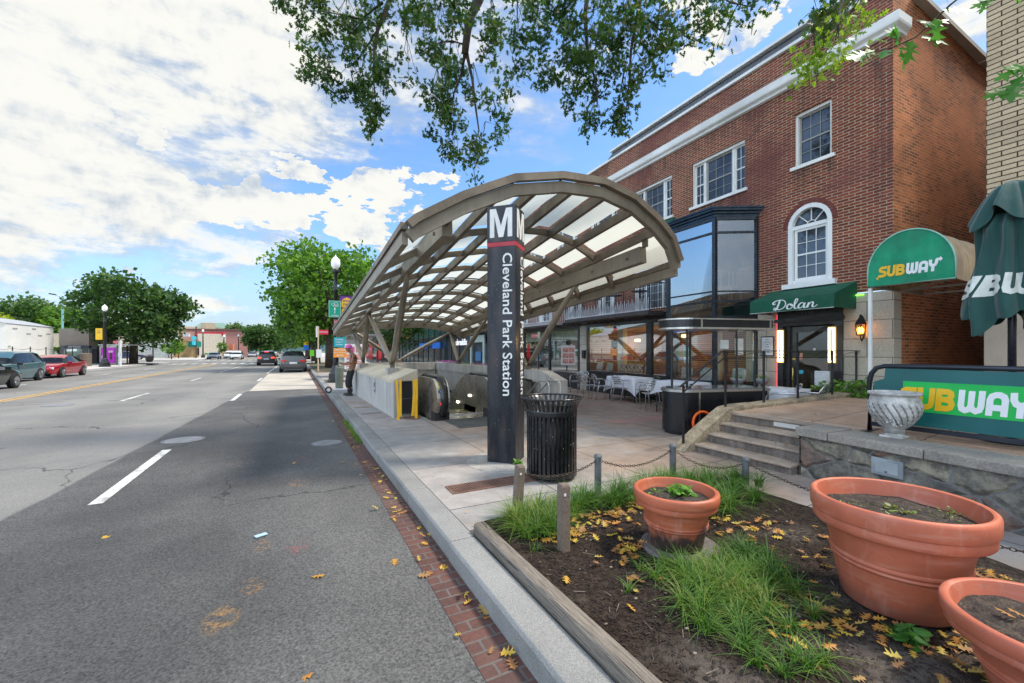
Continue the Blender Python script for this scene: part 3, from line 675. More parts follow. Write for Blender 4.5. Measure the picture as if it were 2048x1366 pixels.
gt = thing('drain_grating', 'rust brown trench grating in the pavement left of the litter bin', 'grating', (0, 0, 0))
b.build('bars', M('rusted_iron', (.20, .11, .08), .8, .3, var=.25, vs=6), gt)
MB().box(x0+.02, x1-.02, y0+.02, y1-.02, .0005, .003).build('channel', M('grate_dark', (.02, .018, .016), .9), gt)
struct(MB().lathe([(.0001, .006), (.62, .006), (.62, -.02)], 48, (2.72, 5.32, 0)).build('pylon_pad', M('pylon_pad', (.36, .34, .31), .85, var=.2, vs=3, fine=.2, fs=50, tint=(.2, .17, .15))))
for i, (yy) in enumerate((10.9, 12.2)):
    t = MB()
    for k in range(9): t.box(1.45+k*.055, 1.475+k*.055, yy-.1, yy+.1, .001, .006)
    tag(t.build('vent_grille', M('rusted_iron'), None), ('nearer' if i == 0 else 'farther')+' small slotted metal vent set in the pavement by the concrete wall', 'vent', 'pavement vents')
tag(MB().obox((-.28, 4.52, RZ+.012), (.10, .055, .006), .4).build('paper_scrap', M('blue_paper', (.35, .5, .62), .6)), 'scrap of pale blue paper lying on the asphalt', 'litter')
# ================================================================== TERRACE, STEPS, WALL
def tz(x): return .56+.145*min(1, max(0, (x-6.3)/3.6))
terr = slab_mat('terrace_paving', (.44, .35, .28), (.47, .37, .30), 1.7, 1.2, .2, .3, (.48, .38, .30))
b = MB(); xs = [6.40, 7.2, 8.2, 9.2, 9.92]
def tedge(x): return 4.50-.105*(x-6.36)
for a, c_ in zip(xs, xs[1:]):
    v = [(a, -3, tz(a)), (c_, -3, tz(c_)), (c_, tedge(c_), tz(c_)), (a, tedge(a), tz(a))]
    b.add(v + [(p[0], p[1], -.3) for p in v], [(0, 1, 2, 3), (0, 4, 5, 1), (2, 6, 7, 3), (0, 3, 7, 4)])
b.box(5.96, 6.36, -3, 3.06, -.3, .555)
b.box(9.92, 12.5, -3, 3.68, -.3, .703)
struct(b.build('terrace', terr))
step = M('worn_step_stone', (.40, .31, .235), .85, var=.18, vs=2.2, fine=.22, fs=60, tint=(.17, .14, .12), tf=.65, bmp=.3, bs=40)
riser = M('riser_stone', (.17, .14, .12), .9, var=.25, vs=4, fine=.25, fs=50, bmp=.4, bs=40, streak=.35)
st = thing('stone_steps', 'short flight of four worn brown stone steps up to the terrace', 'steps', (0, 0, 0))
lev = [(5.55, .12, 3.08, 4.52), (5.83, .265, 3.09, 4.49), (6.10, .41, 3.10, 4.46), (6.36, .556, 3.10, 4.44)]
z0 = 0
for i, (x, z, ya, yb) in enumerate(lev):
    MB().box(x, x+.45 if i < 3 else x+.02, ya, yb, z0-.02, z-.035).build('riser', riser, st)
    if i < 3: MB().box(x-.025, lev[i+1][0]+.02, ya, yb, z-.035, z).build('tread', step, st, bevel=.012)
    else: MB().box(x-.03, x+.06, ya, yb, z-.035, z+.008).build('tread', step, st, bevel=.01)
    z0 = z
pq = MB().box(6.352, 6.359, 3.42, 3.78, .445, .51); pl = pq.build('plaque', M('plaque', (.55, .53, .5), .5), st)
# sloped cheek on the far side and the low kerb round the terrace
cheekm = M('mossy_stone', (.33, .26, .17), .9, var=.3, vs=4, fine=.3, fs=35, bmp=.8, bs=16, bd=.03, tint=(.13, .12, .09), tf=.8)
ck = thing('step_cheek', 'rough sloping stone cheek beside the steps running into a low kerb along the terrace', 'stone kerb', (0, 0, 0))
b = MB(); sec = [(5.30, -.02, 4.62), (5.42, .05, 4.62), (5.71, .235, 4.61), (6.03, .41, 4.60), (6.36, .59, 4.58), (6.62, .63, 4.54)]
for (xa, za, ya), (xb, zb, yb) in zip(sec, sec[1:]):
    v = [(xa, ya-.12, -.1), (xa, ya+.15, -.1), (xa, ya+.15, za+.03), (xa, ya-.10, za+.03), (xb, yb-.12, -.1), (xb, yb+.15, -.1), (xb, yb+.15, zb+.03), (xb, yb-.10, zb+.03)]
    b.add(v, [(0, 1, 2, 3), (7, 6, 5, 4), (0, 4, 5, 1), (1, 5, 6, 2), (2, 6, 7, 3), (3, 7, 4, 0)])
bm_o = b.build('cheek', cheekm, ck)
b = MB(); n = 8
for i in range(n):
    xa = 6.62+i*(9.90-6.62)/n+.006; xb = 6.62+(i+1)*(9.90-6.62)/n-.006
    v = []
    for x in (xa, xb):
        y = tedge(x)+.01; z = tz(x)+.075+random.uniform(-.008, .008)
        v += [(x, y-.02, -.1), (x, y+.22, -.1), (x, y+.22, z), (x, y-.02, z-.02)]
    b.add(v, [(0, 1, 2, 3), (7, 6, 5, 4), (0, 4, 5, 1), (1, 5, 6, 2), (2, 6, 7, 3), (3, 7, 4, 0)])
b.build('kerb_stones', cheekm, ck, bevel=.01)
# rubble wall with cap
m, nt, p, out = newmat('rubble_stone'); o = nt.tc()
ov = nt.vmath('MULTIPLY', nt.vmath('ADD', o, nt.vmath('MULTIPLY', nt.vmath('SUBTRACT', nt.noise(o, 2.5, 4, color=True), (.5, .5, .5)), (.16, .16, .16))), (1.9, 1.9, 3.3))
vr = nt.new('ShaderNodeTexVoronoi'); vr.feature = 'DISTANCE_TO_EDGE'; nt.link(ov, vr.inputs['Vector']); vr.inputs['Scale'].default_value = 1.15
vc = nt.new('ShaderNodeTexVoronoi'); nt.link(ov, vc.inputs['Vector']); vc.inputs['Scale'].default_value = 1.15
rs = nt.sep(vc.outputs['Color'])
c = nt.mix(rs[0], (.15, .14, .12), (.42, .37, .26)); c = nt.mix(nt.ramp(rs[1], .72, .8), c, (.24, .15, .11))
c = nt.mix(nt.ramp(nt.noise(o, 7, 6, .7), .35, .62, 0, .8), c, (.075, .07, .065)); c = nt.mix(nt.ramp(nt.noise(o, 3, 5, .7), .55, .7, 0, .6), c, (.34, .33, .27))
mo = nt.ramp(nt.math('ADD', vr.outputs[0], nt.math('MULTIPLY', nt.noise(o, 30, 3), .02)), .015, .045, 1, 0)
c = nt.mix(mo, c, (.17, .165, .16)); nt.link(c, p.inputs['Base Color']); p.inputs['Roughness'].default_value = .9
bump(nt, p, nt.math('ADD', nt.math('MULTIPLY', nt.noise(o, 18, 6, .7), .5), nt.math('MULTIPLY', nt.ramp(vr.outputs[0], 0, .14), 1.0)), .9, .04)
rub = m
capm = M('bluestone_cap', (.30, .265, .22), .85, var=.2, vs=2.0, fine=.2, fs=45, tint=(.16, .15, .14), tf=.7, bmp=.3, bs=30)
wt = thing('retaining_wall', 'rubble stone retaining wall with flat stone cap beside the steps', 'wall', (5.66, 3.05, 0), R(-6))
b = MB(); b.grid(90, 10, lambda a, q: (-.0+.022*mnoise.noise(Vector((a*26, q*4, 0)))+.02*mnoise.noise(Vector((a*9, q*2, 5))), -.02-a*4.2, -.05+q*.55)).box(.06, .36, -4.25, -.0, -.05, .50)
b.grid(6, 8, lambda a, q: (a*.36, .0+.012*mnoise.noise(Vector((a*6, q*5, 8))), -.05+q*.55))
b.build('stonework', rub, wt, smooth=False)
b = MB(); ys_ = [0.02, -.36, -1.25, -2.1, -3.0, -4.3]
for a, q in zip(ys_, ys_[1:]): b.box(-.05, .44, q+.004, a-.004, .50, .60+(.012 if a > 0 else 0))
b.build('cap', capm, wt, bevel=.012)
eb = thing('electrical_box', 'small grey electrical cover plate set in the stone wall', 'electrical box', (5.66, 3.05, 0), R(-6))
MB().box(-.035, .0, -1.08, -.80, .245, .425).build('plate', M('galvanised', (.34, .37, .38), .55, .5, var=.2, vs=5), eb, bevel=.006)
b = MB().box(-.040, -.0352, -1.04, -.84, .275, .395); b.build('lid', M('lid_grey', (.42, .45, .46), .5, .5), eb, bevel=.004)
MB().obox((-.043, -.94, .292), (.008, .02, .012)).build('latch', dark_metal, eb)
# ------------------------------------------------------------------ handrail
rl = thing('handrail', 'black iron handrail rising with the steps and running along the terrace edge', 'handrail', (0, 0, 0))
b = MB(); pz = [(5.46, 4.66, .06, .93), (6.42, 4.63, .60, 1.49)]
def zk(x): return tz(x)+.075
posts = [(5.46, 4.66, .06), (6.42, 4.62, .62), (7.28, tedge(7.28)+.1, zk(7.28)), (8.15, tedge(8.15)+.1, zk(8.15)), (9.1, tedge(9.1)+.1, zk(9.1)), (9.82, tedge(9.82)+.1, zk(9.82))]
TOPZ = 1.565
for i, (x, y, z) in enumerate(posts):
    top = 1.02 if i == 0 else TOPZ
    MB().box(x-.014, x+.014, y-.014, y+.014, z-.04, top).build('post', black_metal, rl)
b = MB()
A = Vector((5.40, 4.665, 1.0)); B_ = Vector((6.36, 4.64, 1.56))
b.beam(A, B_, .045, .014); b.beam(B_, Vector((9.9, tedge(9.9)+.1, TOPZ)), .045, .014)
b.build('top_rail', black_metal, rl)
b = MB(); b.beam(A+Vector((.05, 0, -.10)), B_+Vector((.04, 0, -.12)), .018, .014); b.beam(B_+Vector((.04, 0, -.12)), Vector((9.82, tedge(9.82)+.1, TOPZ-.12)), .018, .014)
b.build('lower_rail', black_metal, rl)
b = MB()
for i in range(1, len(posts)):
    x, y, z = posts[i]
    for s_ in (-1, 1):
        b.tube([(x+s_*(.03+.022*math.cos(q)), y, TOPZ-.06+.03*math.sin(q)) for q in [k*.6 for k in range(-2, 8)]], .005, 5)
for i in range(1, len(posts)-1):
    x, y, z = posts[i]; x2, y2, z2 = posts[i+1]
    b.tube([(x+.02, y, TOPZ-.02), (x*.6+x2*.4, y*.6+y2*.4, TOPZ-.05), ((x+x2)/2, (y+y2)/2, TOPZ-.085), (x*.4+x2*.6, y*.4+y2*.6, TOPZ-.05), (x2-.02, y2, TOPZ-.02)], .005, 5)
b.build('scrollwork', black_metal, rl)
# ------------------------------------------------------------------ urn
urnm, nt, p, out = newmat('cast_stone'); o = nt.tc()
c = nt.mix(nt.ramp(nt.noise(o, 9, 5, .7), .38, .66), (.34, .325, .30), (.62, .60, .56))
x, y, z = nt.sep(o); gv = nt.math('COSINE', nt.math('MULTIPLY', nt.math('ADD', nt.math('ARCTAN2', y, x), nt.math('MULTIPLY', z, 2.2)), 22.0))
c = nt.mix(nt.math('MULTIPLY', nt.ramp(gv, .45, .92, 0, .8), nt.math('MULTIPLY', nt.ramp(z, .13, .17), nt.ramp(z, .37, .40, 1, 0))), c, (.10, .095, .085))      # shade of the flutes painted into the stone colour
nt.link(c, p.inputs['Base Color']); p.inputs['Roughness'].default_value = .85; bump(nt, p, nt.noise(o, 60, 4), .4, .01)
ur = thing('stone_urn', 'pale carved stone urn with swirling ribs standing on the wall cap', 'urn', (5.98, 2.22, .60))
def fl(t, z, r):
    if .13 < z < .40: return 1-.075*max(0, math.cos(22*(t+z*2.2)))**5*min(1, (z-.13)/.05, (.40-z)/.03)
    if .40 <= z < .46: return 1+.012*math.cos(10*t)
    return 1
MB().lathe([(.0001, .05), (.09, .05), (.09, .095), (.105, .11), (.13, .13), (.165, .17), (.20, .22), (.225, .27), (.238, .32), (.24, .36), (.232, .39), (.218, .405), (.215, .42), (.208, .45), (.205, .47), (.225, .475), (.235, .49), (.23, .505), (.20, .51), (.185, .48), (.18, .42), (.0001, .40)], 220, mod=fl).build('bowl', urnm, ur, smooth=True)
MB().box(-.10, .10, -.10, .10, 0, .022).lathe([(.092, .022), (.08, .035), (.078, .052)], 32).build('foot', urnm, ur, bevel=.004)
# carved swag on the urn
b = MB()
for k in range(26):
    a = R(200)+random.gauss(0, .25); z = .19+random.gauss(0, .025); r = .19+.15*(z-.13)
    b.lathe([(.0001, -.012), (.012, 0), (.0001, .012)], 7, (r*math.cos(a), r*math.sin(a), z))
b.build('carving', urnm, ur, smooth=True)
# ------------------------------------------------------------------ advertising barrier with the sandwich shop's name
YEL, WHT = (.80, .45, .01), (.78, .78, .78)
yel = M('lettering_yellow', YEL, .45, var=.03); wht = M('lettering_white', WHT, .45, var=.03)
GLY = {'S': ([[(.76, .87), (.30, .87), (.17, .81), (.125, .70), (.17, .59), (.30, .54), (.50, .48), (.62, .42), (.655, .30), (.61, .18), (.48, .13), (.02, .13)]], .80), 'U': ([[(.125, 1), (.125, .33), (.17, .20), (.30, .13), (.46, .13), (.59, .20), (.635, .33), (.635, 1)]], .80),
 'B': ([[(.125, 0), (.125, 1)], [(.125, .87), (.47, .87), (.59, .81), (.62, .70), (.57, .59), (.44, .52), (.125, .52)], [(.125, .13), (.50, .13), (.63, .20), (.665, .32), (.61, .45), (.46, .52)]], .82),
 'W': ([[(.125, 1), (.125, .33), (.17, .19), (.30, .13), (.43, .19), (.50, .33), (.50, .97)], [(.50, .33), (.57, .19), (.70, .13), (.83, .19), (.875, .33), (.875, 1)]], 1.05),
 'A': ([[(.125, 0), (.125, .66), (.18, .80), (.32, .87), (.46, .87), (.60, .80), (.655, .66), (.655, 0)], [(.125, .34), (.655, .34)]], .82),
 'Y': ([[(.10, 1), (.12, .70), (.20, .55), (.36, .49), (.52, .55), (.60, .70), (.62, 1)], [(.36, .50), (.36, 0)]], .76)}
def rounded_word(word, size, depth, hw=.122, shear=.10):
    mb = MB(); x = 0; k = 0
    for ch in word:
        strokes, adv = GLY[ch]
        for st_ in strokes:
            P = [Vector((a, b, 0)) for a, b in st_]; n = len(P); L_, R_ = [], []
            for i, p in enumerate(P):
                d0 = (P[i]-P[i-1]).normalized() if i else (P[1]-P[0]).normalized(); d1 = (P[i+1]-P[i]).normalized() if i < n-1 else d0
                t = (d0+d1).normalized(); nn_ = Vector((-t.y, t.x, 0)); w_ = hw/max(.6, t.dot(d0)); L_.append(p+nn_*w_); R_.append(p-nn_*w_)
            zz = depth+k*.00035; k += 1; b0 = len(mb.v)
            for q in L_+R_: mb.v.append(Vector(((q.x+x+q.y*shear)*size, (q.y-.5)*size, zz)))
            for q in L_+R_: mb.v.append(Vector(((q.x+x+q.y*shear)*size, (q.y-.5)*size, -depth)))
            for i in range(n-1): mb.f.append((b0+n+i, b0+n+i+1, b0+i+1, b0+i))
            for i in range(n-1):
                for s_ in (0, n): mb.f.append((b0+s_+i, b0+s_+i+1, b0+2*n+s_+i+1, b0+2*n+s_+i))
            for i in (0, n-1): mb.f.append((b0+i, b0+n+i, b0+3*n+i, b0+2*n+i))
        x += adv
    return mb
def wordmark(origin, right, up, size, parent, arrow=True, bold=.05, depth=.003, width=None):
    # rounded heavy italic word in two colours, with arrow tips on the first and last letters
    a = rounded_word('SUB', size*.73, depth); b_ = rounded_word('WAY', size*.73, depth)
    wa = max(q.x for q in a.v); wb = max(q.x for q in b_.v)
    for q in b_.v: q.x += wa+size*.05
    if arrow:
        s_ = size
        a.add([(-.02*s_, -.30*s_, -depth), (-.16*s_, -.39*s_, -depth), (0, -.52*s_, -depth), (.02*s_, -.36*s_, -depth), (-.02*s_, -.30*s_, depth), (-.16*s_, -.39*s_, depth), (0, -.52*s_, depth), (.02*s_, -.36*s_, depth)], [(3, 2, 1, 0), (4, 5, 6, 7), (0, 1, 5, 4), (1, 2, 6, 5), (2, 3, 7, 6), (3, 0, 4, 7)])
        e = wa+wb+s_*.05
        b_.add([(e-.12*s_, .27*s_, -depth), (e+.08*s_, .27*s_, -depth), (e+.08*s_, .20*s_, -depth), (e+.24*s_, .34*s_, -depth), (e+.10*s_, .50*s_, -depth), (e+.08*s_, .42*s_, -depth), (e-.12*s_, .42*s_, -depth)]+[(e-.12*s_, .27*s_, depth), (e+.08*s_, .27*s_, depth), (e+.08*s_, .20*s_, depth), (e+.24*s_, .34*s_, depth), (e+.10*s_, .50*s_, depth), (e+.08*s_, .42*s_, depth), (e-.12*s_, .42*s_, depth)],
               [(6, 5, 4, 3, 2, 1, 0), (7, 8, 9, 10, 11, 12, 13)]+[(i, (i+1) % 7, 7+(i+1) % 7, 7+i) for i in range(7)])
    tot = wa+wb+size*.05
    for q in a.v+b_.v: q.x -= tot/2
    if width:
        for q in a.v+b_.v: q.x *= width/tot
    place(a, origin, right, up).build('lettering', yel, parent, world=True); place(b_, origin, right, up).build('lettering', wht, parent, world=True)
    return tot
bx = 6.40
br = thing('cafe_barrier', 'long teal cafe barrier board with a green strip lettered SUBWAY', 'barrier', (bx, 2.62, .565))
fr = M('barrier_frame', (.03, .035, .045), .35, .5, var=.2)
b = MB(); b.tube([(0, 0, .0), (0, 0, .62), (0, -.02, .72), (0, -.07, .79), (0, -.15, .815), (0, -.6, .82), (0, -3.0, .82)], .028, 12)
b.build('frame', fr, br, smooth=True)
MB().beam((0, -.02, .095), (0, -3.0, .095), .04, .05).build('lower_bar', fr, br)
for y in (0, -2.9): MB().box(-.22, .22, y-.03, y+.03, 0, .012).build('foot', fr, br)
teal = M('teal_vinyl', (.004, .105, .105), .45, var=.2, vs=1.2, coat=.1)
MB().add([(-.008, -.05, .13), (-.008, -2.9, .13), (-.008, -2.9, .79), (-.008, -.16, .79), (-.008, -.15, .66), (-.008, -.05, .62), (.008, -.05, .13), (.008, -2.9, .13), (.008, -2.9, .79), (.008, -.16, .79), (.008, -.15, .66), (.008, -.05, .62)], [(5, 4, 3, 2, 1, 0), (6, 7, 8, 9, 10, 11), (0, 1, 7, 6), (2, 3, 9, 8)]).build('panel', teal, br)
MB().box(-.012, -.0085, -2.9, -.33, .30, .645).build('green_strip', M('bright_green_vinyl', (.006, .44, .07), .5, var=.04), br)
wordmark((bx-.014, 1.815, .565+.455), (0, -1, 0), (0, 0, 1), .345, br, False, .06, width=1.04)
# mulch heap on the terrace by the barrier
hp = MB().lathe([(.16, 0), (.13, .012), (.07, .02), (.0001, .022)], 16, (6.13, .98, .556)); stuff(tag(hp.build('mulch_heap', M('red_mulch', (.10, .035, .025), .95, var=.5, vs=60, fine=.4, fs=90, bmp=1, bs=50, bd=.02)), 'small heap of red brown mulch at the foot of the barrier board', 'mulch'))
# ------------------------------------------------------------------ folded umbrella
ux, uy = 6.92, 1.56
um = thing('folded_umbrella', 'folded dark green patio umbrella printed with SUBWAY', 'umbrella', (ux, uy, .57))
MB().cyl((0, 0, 0), .033, 2.66, 14).build('pole', M('umbrella_pole', (.03, .03, .04), .3, .4), um, smooth=True)
MB().lathe([(.0001, 0), (.25, 0), (.25, .06), (.05, .08), (.045, .25), (.0001, .25)], 28).build('base', black_metal, um)
cloth, nt, p, out = newmat('umbrella_cloth'); o = nt.tc()
nt.link(nt.mix(nt.noise(o, 4, 4), (.002, .042, .034), (.008, .072, .06)), p.inputs['Base Color']); p.inputs['Roughness'].default_value = .75
p.inputs['Sheen Weight'].default_value = .3; bump(nt, p, nt.noise(nt.vmath('MULTIPLY', o, (1, 1, .3)), 14, 4), .3, .02)
def ufold(t, z):      # radius of the hanging cloth
    f = (z-1.25)/1.2    # 0 bottom .. 1 neck
    f = min(1, max(0, f))
    r = .325-.10*f+.02*math.sin(f*7)
    am = .060*(1-f)+.02
    return r+am*math.sin(8*t+1.5*math.sin(3*f)+.9*math.sin(2*t))+.02*math.sin(13*t+4*f)
def uz(t, q):
    zb = 1.30+.10*math.sin(4*t+.4)+.05*math.sin(9*t)
    return zb+(2.48-zb)*q
b = MB(); NN = 120; MM = 26
for j in range(MM+1):
    for i in range(NN):
        t = 2*PI*i/NN; z = uz(t, j/MM); r = ufold(t, z)
        if j > 23: r *= 1-(j-23)*.13
        b.v.append(Vector((r*math.cos(t), r*math.sin(t), z)))
for j in range(MM):
    for i in range(NN): b.f.append((j*NN+i, j*NN+(i+1) % NN, (j+1)*NN+(i+1) % NN, (j+1)*NN+i))
b.build('canopy_cloth', cloth, um, smooth=True)
b = MB()      # the vent cap flares out on top
for j in range(13):
    q = j/12
    for i in range(NN):
        t = 2*PI*i/NN; zb = 2.42+.09*math.sin(4*t+2)+.04*math.sin(7*t); z = zb+(2.84-zb)*q
        r = (.25+.05*math.sin(6*t+1)+.03*math.sin(11*t))*(1-q)**.65+.06
        if j == 12: r = .03
        b.v.append(Vector((r*math.cos(t), r*math.sin(t), z)))
for j in range(12):
    for i in range(NN): b.f.append((j*NN+i, j*NN+(i+1) % NN, (j+1)*NN+(i+1) % NN, (j+1)*NN+i))
b.build('vent_cap', cloth, um, smooth=True)
# lettering that follows the folds
tb_ = rounded_word('SUBWAY', .235, .0, .115, .12)
for q in tb_.v: q.x -= .58
tb_.f = [f for f in tb_.f if max(abs(tb_.v[f[0]].z-tb_.v[i].z) for i in f) < 1e-6]
crm = M('faded_cream_print', (.50, .47, .33), .7, var=.15, vs=3)
def wrap(mb, m, name):
    bmx = bmesh.new(); me = bpy.data.meshes.new('t'); me.from_pydata([tuple(v) for v in mb.v], [], mb.f); bmx.from_mesh(me)
    bmesh.ops.triangulate(bmx, faces=bmx.faces); 
    for _ in range(2): bmesh.ops.subdivide_edges(bmx, edges=[e for e in bmx.edges if e.calc_length() > .03], cuts=1, use_grid_fill=False); bmesh.ops.triangulate(bmx, faces=bmx.faces)
    out_ = MB(); out_.v = []
    for v in bmx.verts:
        t = R(181)+v.co.x/.33; z = 1.70+v.co.y; r = ufold(t, z)+.010
        out_.v.append(Vector((r*math.cos(t), r*math.sin(t), z)))
    bmx.verts.index_update()
    out_.f = [tuple(v.index for v in f.verts) for f in bmx.faces]; bmx.free()
    return out_.build(name, m, um)
wrap(tb_, M('umbrella_print', (.62, .63, .56), .7, var=.15, vs=4), 'lettering')
# ------------------------------------------------------------------ arched awning of the sandwich shop
aw = thing('arched_awning', 'arched awning with a bright green front lettered SUBWAY and tan canvas sides', 'awning', (8.4, 0, 0))
yc, hw_, zb_, zt_ = 2.94, .52, 2.61, 3.43
def arc(x, k=1.0, n=24): return [(x, yc-hw_*k*math.cos(PI*i/n), zb_+.22+(zt_-zb_-.22)*k*math.sin(PI*i/n)) for i in range(n+1)]
gf = MB(); pts = [(8.4, yc+hw_, zb_)]+[(8.4, q[1], q[2]) for q in arc(8.4)][::-1]+[(8.4, yc-hw_, zb_)]
gf.add([(8.39, y, z) for x, y, z in pts]+[(8.405, y, z) for x, y, z in pts], [tuple(range(len(pts))), tuple(range(len(pts), 2*len(pts)))[::-1]])
gf.build('front_panel', M('awning_green', (.0, .25, .12), .65, var=.22, vs=2.5, bmp=.1, bs=5, bd=.05, streak=.12), aw, world=True)
b = MB().tube([(8.385, y, z) for x, y, z in pts], .012, 6, closed=True); b.build('front_trim', M('awning_trim', (.25, .5, .4), .5), aw, world=True, smooth=True)
tan = M('tan_canvas', (.50, .36, .22), .8, var=.15, vs=3, tint=(.30, .22, .15), streak=.25)
b = MB(); P0_ = [(yc-hw_, zb_)]+[(q[1], q[2]) for q in arc(0)]+[(yc+hw_, zb_)]
n = len(P0_); nx = 14
for j in range(nx+1):
    x = 8.407+j*(10.5-8.407)/nx
    sagf = .02*math.sin(PI*((j*3/nx) % 1))
    for y, z in P0_: b.v.append(Vector((x, y, z-sagf)))
for j in range(nx):
    for i in range(n-1): b.f.append((j*n+i, j*n+i+1, (j+1)*n+i+1, (j+1)*n+i))
b.build('canvas', tan, aw, world=True, smooth=True)
b = MB()
for x in (8.41, 9.4, 10.4): b.beam((x, yc-hw_+.01, zb_+.01), (x, yc+hw_-.01, zb_+.01), .03, .03)
for y in (yc-hw_+.02, yc+hw_-.02): b.beam((8.41, y, zb_+.01), (10.4, y, zb_+.01), .03, .03)
b.beam((8.45, yc-hw_+.03, zb_), (9.38, yc+hw_-.03, zb_), .02, .02)
b.build('frame', M('galv_tube', (.36, .34, .31), .5, .6), aw, world=True)
MB().box(8.40, 8.445, yc+hw_-.045, yc+hw_, .64, zb_).build('post', white_paint, aw, world=True)
wordmark((8.385, yc+.02, 2.83), (0, -1, 0), (0, 0, 1), .24, aw, True, .06, width=.72)
# ================================================================== STATION PYLON
py = thing('station_pylon', 'tall dark station pylon with white M and vertical Cleveland Park Station lettering', 'pylon', (2.697, 5.406, 0), R(0))
pm, nt, p, out = newmat('dark_bronze'); o = nt.tc()
c = nt.mix(nt.ramp(nt.noise(nt.vmath('MULTIPLY', o, (1, 1, .25)), 4, 5, .6), .35, .65), (.010, .014, .020), (.036, .037, .044))
c = nt.mix(nt.ramp(nt.noise(nt.vmath('MULTIPLY', o, (1, 1, .2)), 9, 4), .55, .75, 0, .5), c, (.08, .05, .045))
c = nt.mix(nt.ramp(nt.noise(o, 45, 2, .4), .70, .73, 0, .5), c, (.2, .2, .2))
nt.link(c, p.inputs['Base Color']); p.inputs['Metallic'].default_value = .35; nt.link(nt.ramp(nt.noise(nt.vmath('MULTIPLY', o, (1, 1, .3)), 5, 4), .3, .7, .22, .5), p.inputs['Roughness'])
FA = Vector((.70, -.714, 0)).normalized(); FB = Vector((.714, .70, 0)).normalized()      # face directions
hwid = .212
def pyl(z0, z1, k=1.0):
    q = MB(); vs = [FA*(i*hwid*k)+FB*(j*hwid*k)+Vector((0, 0, z)) for z in (z0, z1) for i, j in ((-1, -1), (1, -1), (1, 1), (-1, 1))]
    q.add(vs, [(3, 2, 1, 0), (4, 5, 6, 7), (0, 1, 5, 4), (1, 2, 6, 5), (2, 3, 7, 6), (3, 0, 4, 7)]); return q
pyl(0, 3.02, .985).build('shaft', pm, py, bevel=.006)
pyl(3.08, 3.59).build('head', pm, py, bevel=.006)
pyl(3.02, 3.08, .992).build('red_band', M('red_enamel', (.42, .02, .04), .45, var=.08), py)
wh = M('pylon_white', (.76, .75, .72), .5, var=.08, vs=8)
M2 = [(-.165, -.2), (-.165, .2), (-.075, .2), (0, -.04), (.075, .2), (.165, .2), (.165, -.2), (.098, -.2), (.098, .10), (.034, -.2), (-.034, -.2), (-.098, .10), (-.098, -.2)]
for d, nrm in ((FA, -FB), (FB, FA)):
    q = MB(); n = len(M2); vs = [(a, b_, .001) for a, b_ in M2]+[(a, b_, .006) for a, b_ in M2]
    q.add(vs, [(i, (i+1) % n, n+(i+1) % n, n+i) for i in range(n)]+[tuple(n+i for i in f) for f in ((0, 12, 11, 1), (1, 11, 2), (11, 10, 3, 2), (10, 9, 3), (9, 8, 4, 3), (8, 5, 4), (7, 6, 5, 8))])
    place(q, nrm*(hwid+.001)+Vector((0, 0, 3.345)), d, (0, 0, 1)); q.build('letter_m', wh, py)
    tx = text_mb('Cleveland Park Station', .213, .003, .012, 0, 'CENTER', 1.02)
    L_ = max(v.x for v in tx.v)-min(v.x for v in tx.v)
    for v in tx.v: v.x *= 1.98/L_; v.y *= .9
    # running down the face: text right = down, text up = towards the right edge
    place(tx, nrm*(hwid*.985+.003)+d*.085+Vector((0, 0, 1.93)), (0, 0, -1), d); tx.build('lettering', wh, py)
# ================================================================== LITTER BIN
tr = thing('litter_bin', 'black slatted steel litter bin with flared rim beside the pylon', 'litter bin', (2.84, 4.42, 0))
bl = M('black_enamel', (.006, .0065, .008), .32, .0, var=.3, vs=6, fine=.1, coat=.2)
b = MB(); n = 36
for k in range(n):
    t = 2*PI*k/n; dx_, dy_ = math.cos(t), math.sin(t)
    path = [(.300, .05), (.300, .40), (.300, .80), (.305, .86), (.325, .92), (.355, .965), (.372, .985)]
    vs = []
    for r, z in path:
        for s_, o_ in ((-1, 0), (1, 0), (1, .008), (-1, .008)): vs.append(Vector((dx_*(r+o_)-dy_*s_*.0165, dy_*(r+o_)+dx_*s_*.0165, z)))
    b.add(vs, [(j*4+i, j*4+(i+1) % 4, (j+1)*4+(i+1) % 4, (j+1)*4+i) for j in range(len(path)-1) for i in range(4)])
b.build('slats', bl, tr)
MB().lathe([(.296, .775), (.312, .775), (.314, .79), (.314, .83), (.312, .845), (.296, .845)], 48).build('upper_band', bl, tr, smooth=False)
MB().lathe([(.296, .05), (.312, .05), (.312, .10), (.296, .10)], 48).lathe([(.0001, .045), (.3, .045), (.3, .055), (.0001, .055)], 32).build('lower_band', bl, tr)
MB().tube([(.378*math.cos(2*PI*k/48), .378*math.sin(2*PI*k/48), .99) for k in range(48)], .012, 8, closed=True).build('rim', bl, tr, smooth=True)
MB().lathe([(.0001, .06), (.270, .06), (.275, .78), (.265, .78), (.26, .1), (.0001, .1)], 40).build('liner', M('liner_plastic', (.012, .012, .012), .5), tr, smooth=True)
b = MB()
for k in range(4): t = PI/4+k*PI/2; b.cyl((.2*math.cos(t), .2*math.sin(t), 0), .02, .05, 8)
b.build('feet', bl, tr)
b = MB()
for _ in range(26):
    t = random.uniform(3.2, 5.4); z = random.uniform(.2, .98); rr = .310
    b.lathe([(.0001, -.006), (.004, 0), (.0001, .006)], 5, (rr*math.cos(t), rr*math.sin(t), z))
b.build('paint_chips', M('chip_white', (.4, .4, .4), .8), tr)
